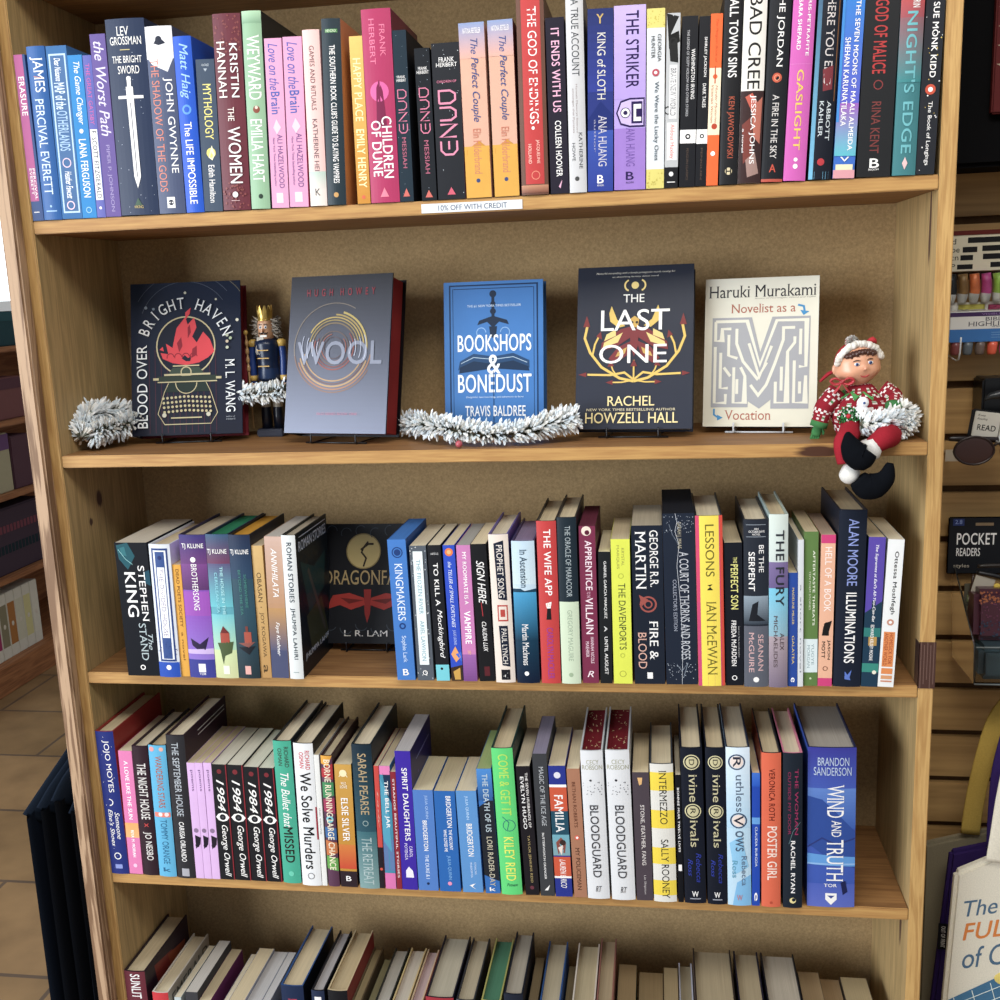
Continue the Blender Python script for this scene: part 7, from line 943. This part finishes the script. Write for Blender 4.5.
# black tote bags hanging on the left outside of the bookcase
def tote_stack():
    for i in range(6):
        x = -.058 - i * .0275; top = .73 - (i % 3) * .012 - i * .003; r = thing('tote_bag', ['black cloth tote hanging nearest to the bookcase side', 'black cloth tote hanging second from the bookcase side', 'black cloth tote hanging third from the bookcase side', 'black cloth tote hanging fourth from the bookcase side', 'black cloth tote hanging fifth, next to the outermost one', 'dark navy black tote hanging outermost, furthest from the bookcase'][i], 'bag', (x, .12, .1), group='black totes hung beside the bookcase')
        mb = MB(); ny, nz = 16, 10; w2 = .0122; vs = []; fs = []
        H_ = top - .1
        for s in (-1, 1):
            for a in range(ny + 1):
                for b in range(nz + 1):
                    yv = -.03 + .13 * a / ny; e = math.sin(PI * a / ny) ** .5; f = 1 - .35 * (b / nz) ** 2
                    vs.append((s * w2 * e * f + .0012 * math.sin(a * 1.3 + i + b * .3), yv, H_ * b / nz + .004 * math.sin(a * .9 + i) * (b == nz)))
        o = (ny + 1) * (nz + 1)
        for s in (0, 1):
            for a in range(ny):
                for b in range(nz):
                    q = s * o + a * (nz + 1) + b; f = (q, q + nz + 1, q + nz + 2, q + 1); fs.append(f if s else f[::-1])
        for a in range(ny): fs.append((a * (nz + 1), (a + 1) * (nz + 1), o + (a + 1) * (nz + 1), o + a * (nz + 1)))
        for b in range(nz): fs.append((b + 1, b, o + b, o + b + 1))
        mb.add(vs, fs, lin('#0c1018' if i < 5 else '#121a28'), True); mb.build('bag_body', M_CLOTH, r)
        mb = MB(); tp = .81 - i * .005 - .1
        q = .4 * (-.03 - x)
        mb.tube([(0, -.01, H_ - .012), (q * .3, .005, H_ + .02), (q * .9, .022, tp - .014), (q, .034, tp), (q * .9, .05, tp - .014), (q * .3, .07, H_ + .02), (0, .085, H_ - .012)], [.02, .019, .016, .014, .016, .019, .02], '#141d2a', 12, 4, flat=(.2, 1)); mb.build('handle', M_CLOTH, r)
    mb = MB(); mb.tube([(-.0205, .157, .792), (-.06, .157, .787), (-.1, .157, .78), (-.106, .157, .79)], .003, '#2a2a2c', 8, 3); tag(mb.build('wall_hook', M_WIRE), 'black hook bar on the bookcase side carrying the totes', 'hook')
tote_stack()

# ------------------------------------------------------------------ goods on the slat wall at the right
def plate(mb, x0, x1, y, z0, z1, col, t=.001): mb.box(x0, x1, y - t, y, z0, z1, col)
def card_art(mb, items, x0, y, z0, w, h): put_art(mb, items, w, h, lambda a, z, e: (x0 + a, y - e * .6, z0 + z), 0)
r = thing('display_box', 'black display box filling the top right corner of the slat wall', 'bag', (1.235, .2495, 1.6541))  # a black display box, built as one plain cloth slab
mb = MB(); mb.bevbox(0, .36, -.1, 0, 0, .42, '#0b0b0d', .006); mb.build('bag_body', M_CLOTH, r)
r = thing('notebook', 'maroon notebook with beige leaf fans at the top right corner', 'notebook', (1.2808, .1485, 1.7189))
mb = MB(); mb.bevbox(0, .15, -.012, 0, 0, .21, '#5a1c1c', .002)
card_art(mb, [('P', '#a89880', [(.02 + .09 * (k % 2), .05 + .055 * k), (.12 + .06 * (k % 2), .04 + .055 * k), (.16, .06 + .055 * k), (.1, .075 + .055 * k)]) for k in range(13)] + [('P', '#a89880', [(.3 + .2 * (k % 3), .1 + .06 * k), (.42 + .2 * (k % 3), .08 + .06 * k), (.4 + .2 * (k % 3), .13 + .06 * k)]) for k in range(12)], 0, -.012, 0, .15, .21); mb.build('cover', M_MATTE, r)
r = thing('marker_set', 'clear pack of marker pens under a cream card of struck out typed words', 'marker pens', (1.2493, 0.21, 1.4639))
mb = MB(); mb.box(0, .13, -.004, -.002, 0.0553, 0.1105, '#c8c0a8'); mb.box(0, .13, -.005, -.002, 0.1045, 0.1105, '#5a1c18')
card_art(mb, [('H', 'd', '#2a2826', .12, .27, .06, .1, 's'), ('B', '#18181a', .1, .25, .22, .98), ('H', 'be', '#2a2826', .34, .49, .06, .14, 's'), ('B', '#18181a', .35, .5, .17, .32), ('B', '#18181a', .33, .48, .37, .98), ('H', 'cn', '#2a2826', .6, .7, .05, .13, 's'), ('B', '#18181a', .57, .71, .15, .28), ('B', '#18181a', .55, .7, .38, .98), ('H', 'P', '#2a2826', .8, .93, .06, .1, 's'), ('B', '#18181a', .82, .95, .12, .28), ('B', '#18181a', .78, .92, .46, .98)], 0, -.004, 0.0553, .13, 0.0508); mb.box(.02, .055, -.005, -.003, .002, .009, '#b8b048'); mb.box(.06, .1, -.005, -.003, .001, .008, '#8c3050'); mb.box(0, .13, -.003, -.002, 0, .012, '#d8d4cc'); mb.build('header_card', M_MATTE, r)
for i, c in enumerate(['#1c1c1e', '#8c6428', '#e0702c', '#c03c88', '#8cb42c', '#3c9c3c', '#3c6cb0']):
    mb = MB(); a = .008 + i * .0155
    mb.tube([(a, -.006, .011), (a, -.007, .02), (a + .001, -.008, .03), (a - .001, -.008, 0.0513)], [.005, .0072, .0072, .0066], c, 10, 2, cf=lambda i_, j_, n_, s_, c=c: '#c8c8c4' if i_ < n_ * .35 else c); mb.build('marker', M_SATIN, r)
mb = MB(); mb.box(0, .13, -.0165, -.0155, .008, 0.0553, '#fff'); mb.build('blister', M_PLASTIC, r)
r = thing('marker_set', 'white and blue boxed highlighter pens with coral and pink caps, on the slat wall', 'marker pens', (1.2567, 0.21, 1.4023))
mb = MB(); mb.bevbox(0, .14, -.012, 0, 0.0183, 0.0611, '#d8d6d0', .001)
card_art(mb, [('B', '#3a1c50', .03, .17, 0, 1), ('H', 'VISIBLE SAMPLES', '#8a6ca0', .07, .13, .3, .75, ''), ('H', 'BIBLE', '#2c2c40', .2, .32, .34, .54, 's'), ('H', 'HIGHLIGHTERS', '#2c2c40', .34, .49, .18, .82, 's'), ('H', 'set of six', '#5a5a70', .49, .53, .4, .8, ''), ('B', '#2c6cb0', .58, 1, 0, 1), ('B', '#8ab0d8', .7, .71, .4, .95), ('B', '#8ab0d8', .78, .79, .4, .95), ('B', '#8ab0d8', .86, .87, .4, .95)], 0, -.012, 0.0183, .14, 0.0428); mb.build('sleeve', M_SATIN, r)
for i, c in enumerate(['#7c3c3c', '#5a646c', '#6c5c54', '#e05a3c', '#d0508c', '#d04078']):
    mb = MB(); a = .01 + i * .0165; mb.tube([(a, -.006, 0.0), (a, -.006, .006), (a + .001, -.006, 0.0177)], [.0055, .007, .007], c, 10, 2); mb.build('marker_cap', M_SATIN, r)
mb = MB(); mb.tube([(1.2635, .2495, 1.4054), (1.2635, .215, 1.3994), (1.2635, .172, 1.3984), (1.2645, .168, 1.4294)], .0012, '#d8dcde', 8, 3); tag(mb.build('display_hook', M_WIRE), 'white wire hook holding the highlighter boxes', 'hook')
r = thing('book_shaped_tag', 'small black and cream tag shaped like an open book above the glasses', 'tag', (1.2805, .162, 1.292), (0, .14, 0))
mb = MB(); mb.bevbox(-.003, .075, 0, .004, -.004, .038, '#17171a', .0015); mb.build('backing', M_SATIN, r)
mb = MB(); mb.bevbox(.001, .036, -.004, -.0003, 0, .036, '#ccc8bc', .001); card_art(mb, [('H', 'Keep', '#4a4844', .1, .2, .1, .4, 'i'), ('H', 'Reading', '#4a4844', .24, .34, .1, .5, 'i'), ('H', 'READ', '#222', .5, .72, .16, .86, 'b')], .001, -.004, 0, .035, .036); mb.build('page', M_MATTE, r)
mb = MB(); mb.bevbox(.0372, .073, -.004, -.0003, -.002, .034, '#ccc8bc', .001); card_art(mb, [('H', 'in', '#222', .5, .65, .1, .3, '')], .0372, -.004, -.002, .035, .036); mb.build('page', M_MATTE, r)
r = thing('sunglasses', 'brown tinted round reading glasses hanging under the open book tag', 'glasses', (1.2825, .145, 1.2744))
for k in (0, 1):
    c = k * .062; mb = MB(); n = 24; mb.tube([(c + .0265 * math.cos(2 * PI * i / n), 0, .0205 * math.sin(2 * PI * i / n) - (.002 if math.sin(2 * PI * i / n) > 0 else 0)) for i in range(n + 1)], .0018, '#24120e', 8, 1, caps=False); mb.build('rim', M_SATIN, r)
    mb = MB(); mb.ball((c, 0, -.001), (.026, .0012, .0195), '#3c2420', 24, 12); mb.build('lens', M_SATIN, r)
mb = MB(); mb.tube([(.026, 0, .006), (.031, -.001, .009), (.036, 0, .006)], .002, '#24120e', 8, 3); mb.build('bridge', M_SATIN, r)
mb = MB(); mb.tube([(-.034, .003, .016), (-.02, .003, .016), (.03, .006, .013), (.08, .01, .012)], [.003, .0045, .004, .003], '#1a0e0c', 8, 3); mb.build('temple', M_SATIN, r)
mb = MB(); mb.tube([(1.3125, .2495, 1.2854), (1.3125, .14, 1.2859), (1.3125, .138, 1.2944)], .0015, '#c8ccce', 8, 3); tag(mb.build('display_hook', M_WIRE), 'metal peg carrying the brown round glasses', 'hook')
mb = MB(); mb.box(1.259, 1.2890, .199, .2005, 1.2496, 1.2666, '#b8ac98'); mb.box(1.2690, 1.2730, .2005, .2495, 1.2546, 1.2576, '#b8ac98'); tag(mb.build('price_tag_holder', M_SATIN), 'clear whitish plastic tag holder left of the brown glasses', 'tag holder')
mb = MB(); mb.bevbox(1.3059, 1.4259, .2, .2492, 1.3184, 1.3684, '#101216', .003); mb.tube([(1.2999, .17, 1.3404), (1.3179, .17, 1.3484), (1.3859, .17, 1.3444)], [.001, .006, .008], '#2c3034', 8, 3); tag(mb.build('glasses_rack', M_SATIN), 'black rack bracket behind the open book tag', 'rack')
r = thing('display_sign', 'black card sign standing at the back of the clear bin', 'sign', (1.2767, .236, 1.0711))
mb = MB(); mb.bevbox(0, .16, -.003, 0, 0, 0.0881, '#1b1d22', .0015); card_art(mb, [('B', '#2c3a6c', .03, .15, .04, .14), ('H', '2.8', '#8090c0', .05, .12, .06, .12, 'b'), ('B', '#8a7458', .1, .15, .24, .4), ('H', 'POCKET', '#ecebe8', .28, .48, .08, .43, 'b'), ('H', 'READERS', '#ecebe8', .54, .68, .08, .29, 'b'), ('H', 'styles', '#a8a090', .82, .9, .06, .2, 'b')], 0, -.003, 0, .16, 0.0881); mb.build('card', M_MATTE, r)
r = thing('clear_bin', 'clear acrylic bin of spectacle cases hooked on the slat wall', 'bin', (1.2883, .248, 0.9433))
mb = MB(); L_ = .26
prof = [(0, 0.1497), (-.13, .055), (-.138, 0), (-.02, 0)]
for xa, xb in ((0, .002), (L_, L_ + .002)):
    vs = [(x, y, z) for x in (xa, xb) for y, z in prof]
    mb.add(vs, [(0, 1, 2, 3), (7, 6, 5, 4), (0, 4, 5, 1), (1, 5, 6, 2), (2, 6, 7, 3), (3, 7, 4, 0)], lin('#fff'))
mb.box(.002, L_, -.138, -.136, 0, .055, '#fff'); mb.box(.002, L_, -.136, -.02, 0, .002, '#fff'); mb.build('bin_shell', M_PLASTIC, r)
mb = MB(); mb.tube([(0, 0, 0.1497), (0, -.13, .055), (0, -.138, 0)], .0009, '#2c3030', 6, 1); mb.tube([(0, -.139, 0), (.26, -.139, 0)], .0012, '#6a7070', 6, 1); mb.tube([(0, -.139, .055), (.26, -.139, .055)], .001, '#7a8484', 6, 1); mb.build('bin_edge', M_SATIN, r)
r = thing('spectacle_case', 'slate blue glittery spectacle case lying lowest in the clear bin', 'case', (1.2963, .13, 0.9458))
mb = MB(); mb.bevbox(0, .15, -.014, .05, 0, .05, '#33454c', .008); mb.build('case_body', M_SATIN, r)
r = thing('spectacle_case', 'burgundy to copper glittery spectacle case standing in the clear bin', 'case', (1.2943, .15, 0.9963), (-.1, 0, 0))
mb = MB(); mb.bevbox(0, .12, -.012, .03, 0, .075, '#4a2230', .008); card_art(mb, [('S', '#a86038', 160, .018, 60, 0, .28), ('S', '#6a3450', 120, .015, 61, .2, .7), ('S', '#2c4058', 120, .015, 62, .6, 1)], 0, -.012, .003, .12, .07); mb.build('case_body', M_SATIN, r)
r = thing('reading_glasses', 'folded black reading glasses with a yellow price dot in the clear bin', 'glasses', (1.3003, .175, 1.0783), (0, .25, 0))
mb = MB(); mb.tube([(0, 0, .012), (.03, -.004, .014), (.07, -.004, .012), (.11, 0, .01)], .0032, '#17171a', 8, 4); mb.tube([(0, .004, .02), (.04, .004, .03), (.1, .004, .024)], .0028, '#2a2420', 8, 4); mb.build('frame', M_SATIN, r)
mb = MB(); mb.box(.0, .028, -.001, 0, -.03, .008, '#b8b0a0'); mb.ball((.03, -.009, .0), (.005, .0015, .005), '#d8b83c', 12, 6); mb.build('price_tag', M_MATTE, r)
r = thing('reading_glasses', 'tortoise reading glasses on a printed card at the left side of the clear bin', 'glasses', (1.2918, .19, 0.9833))
mb = MB(); mb.box(0, .02, 0, .002, 0, .085, '#5a5648'); card_art(mb, [('H', 'R', '#8a9a60', .2, .32, .2, .8, 'b'), ('B', '#8a8470', .4, .7, .2, .5), ('S', '#a8a088', 30, .05, 65, .1, .9)], 0, 0, 0, .02, .085); mb.build('card', M_MATTE, r)
mb = MB(); mb.tube([(.004, -.004, .01), (.006, -.006, .05), (.01, -.004, .1)], .002, '#3a2418', 8, 3); mb.build('frame', M_SATIN, r)
def slab_tote(name, label, pts, y, t, col, top=.03, items=None, strap=None, scol=None):
    c = Vector((pts[0][0], y, pts[0][1])); r = thing(name, label, 'tote bag', c, group='cloth totes at the lower right')
    mb = MB(); bm = bmesh.new(); q = [(a - c.x, b - c.z) for a, b in pts]
    f0 = [bm.verts.new((a, 0, b)) for a, b in q]; f = bm.faces.new(f0); bmesh.ops.recalc_face_normals(bm, faces=[f])
    e = bmesh.ops.extrude_face_region(bm, geom=[f]); bmesh.ops.translate(bm, vec=(0, t, 0), verts=[v for v in e['geom'] if isinstance(v, bmesh.types.BMVert)])
    bmesh.ops.recalc_face_normals(bm, faces=bm.faces[:]); bmesh.ops.bevel(bm, geom=bm.edges[:], offset=t * .3, segments=2, affect='EDGES')
    mb.addbm(bm, col); 
    if items: put_art(mb, items[0], items[1], items[2], lambda a, z, e: (items[3] + a * math.cos(.2) - z * math.sin(.2) * .6, -e, items[4] + z + a * math.sin(.2)), 0)
    mb.build('bag_body', M_CLOTH, r)
    if strap:
        m = MB(); m.tube([Vector(v) - c for v in strap], .014, scol, 12, 4, flat=(1, .16)); m.build('handle', M_CLOTH, r)
    return r
slab_tote('tote_bag', 'grey beige cloth tote with a yellow strap, rearmost of the hanging totes', [(1.2455, 0.6577), (1.3358, 0.6847), (1.4248, 0.6965), (1.4656, 0.262), (1.2476, 0.244)], .17, .016, '#8c8268', strap=[(1.3101, 0.165, 0.6815), (1.3155, 0.168, 0.736), (1.3258, 0.17, 0.8002), (1.3445, 0.185, 0.8548), (1.3702, 0.2, 0.8842)], scol='#b8983c')
slab_tote('tote_bag', 'deep purple cloth tote between the grey beige and cream totes', [(1.2714, 0.674), (1.3254, 0.6892), (1.4071, 0.7086), (1.4457, 0.3023), (1.2451, 0.2857)], .12, .016, '#33215c', strap=[(1.3333, 0.118, 0.6859), (1.3336, 0.12, 0.7454), (1.3391, 0.13, 0.8037), (1.3562, 0.15, 0.8576)], scol='#33215c')
slab_tote('tote_bag', 'cream canvas tote with blue and orange lettering, frontmost at the lower right', [(1.2627, 0.6751), (1.314, 0.7024), (1.399, 0.7246), (1.4492, 0.3529), (1.2492, 0.3364)], 0.06, .018, '#d8d0bc', items=([('H', 'The', '#4c6880', .0, .21, .1, .55, 'i'), ('H', 'FUL', '#d07830', .3, .52, .04, .6, 'bi'), ('H', 'of C', '#4c6880', .62, .9, .0, .62, 'i')], .1, .118, 0.0169, -0.1626), strap=[(1.3141, 0.055, 0.6991), (1.3182, 0.057, 0.7352), (1.3274, 0.07, 0.7867), (1.3448, 0.1, 0.8336)], scol='#d8d0bc')
r = [o for o in bpy.data.objects if o.get('label', '').startswith('cream canvas tote')][0]; mb = MB(); q = [(1.2603, 0.4725), (1.33, 0.5164), (1.4091, 0.5552), (1.4206, 0.368), (1.254, 0.3545)]; cc = r.location
vs = [(a - cc.x, -.0006, b - cc.z) for a, b in q]; mb.add(vs, [(0, 1, 2, 3, 4)], lin('#3f6c8c'))
for k in range(6):
    a = Vector(vs[0]).lerp(Vector(vs[2]), k / 6 + .05); mb.tube([a + Vector((0, -.0004, 0)), a + Vector((.02, -.0004, -.07))], .0006, '#c8d0c8', 4, 1)
for k in range(3):
    a = Vector(vs[0]) + Vector((0, -.0004, -.012 - .018 * k)); b = Vector(vs[2]) + Vector((0, -.0004, -.012 - .018 * k)); mb.tube([a, b], .0006, '#c8d0c8', 4, 1)
mb.ball(Vector(vs[1]) + Vector((.012, 0, -.004)), (.02, .0008, .012), '#d8c060', 16, 8); mb.build('plaid_print', M_CLOTH, r)
mb = MB(); mb.box(1.2582, 1.2712, .117, .119, 0.5162, 0.5582, '#16161c'); put_art(mb, [('T', 'OUT OF PRINT', '#e8e4dc', .08, .92, .3, .75, 'b')], .013, .042, lambda a, z, e: (1.2582 + a, .117 - e, 0.5162 + z), 0); tl_ = mb.build('bag_label', M_MATTE, [o for o in bpy.data.objects if o.get('label', '').startswith('deep purple cloth tote')][0]); tl_.matrix_parent_inverse = Matrix.Translation(-tl_.parent.location)

# ------------------------------------------------------------------ light, world, camera
def area(name, loc, target, size, size_y, power, col):
    l = bpy.data.lights.new(name, 'AREA'); l.shape = 'RECTANGLE'; l.size = size; l.size_y = size_y; l.energy = power; l.color = col
    o = bpy.data.objects.new(name, l); COL.objects.link(o); o.location = loc
    o.rotation_euler = (Vector(target) - Vector(loc)).to_track_quat('-Z', 'Y').to_euler(); return o
w = bpy.data.worlds.new('world'); SC.world = w; w.use_nodes = True
nt = w.node_tree; bg = nt.nodes['Background']; tc = node(nt, 'ShaderNodeTexCoord'); sx = node(nt, 'ShaderNodeSeparateXYZ'); nt.links.new(tc.outputs['Generated'], sx.inputs[0])
cr = node(nt, 'ShaderNodeValToRGB'); cr.color_ramp.elements[0].position = .0; cr.color_ramp.elements[0].color = (.34, .31, .27, 1); cr.color_ramp.elements[1].position = 1; cr.color_ramp.elements[1].color = (.86, .92, 1.0, 1)
mr = node(nt, 'ShaderNodeMapRange'); mr.inputs[1].default_value = -.3; mr.inputs[2].default_value = .35; nt.links.new(sx.outputs[2], mr.inputs[0]); nt.links.new(mr.outputs[0], cr.inputs[0]); nt.links.new(cr.outputs[0], bg.inputs[0])
bg.inputs[1].default_value = .45
area('ceiling_light', (.9, -1.5, 2.95), (.7, 0, 1.0), 1.6, .6, 30, (1, .95, .87))
area('shop_window_light', (-2.7, -2.8, 1.75), (.5, 0, 1.15), 2.8, 2.2, 200, (.88, .94, 1))
area('outdoor_daylight', (-3.2, 4.9, 2.1), (-3.2, 0, 1.9), 1.1, 1.4, 14, (.9, .96, 1))
SC.view_settings.exposure = 0.17


cam = bpy.data.cameras.new('camera'); cam.sensor_width = 36; cam.lens = 36 * 1056.891 / 1000; cam.clip_start = .02
co = bpy.data.objects.new('camera', cam); COL.objects.link(co)
co.location = (0.84636, -1.39145, 1.52); co.rotation_euler = (1.37346, 0.03832, 0.14375)
SC.camera = co
SC.view_settings.view_transform = 'Standard'; SC.view_settings.look = 'None'; SC.view_settings.gamma = 1
SC.view_settings.use_curve_mapping = False
bpy.data.objects.remove(_ob); bpy.data.curves.remove(_cu)
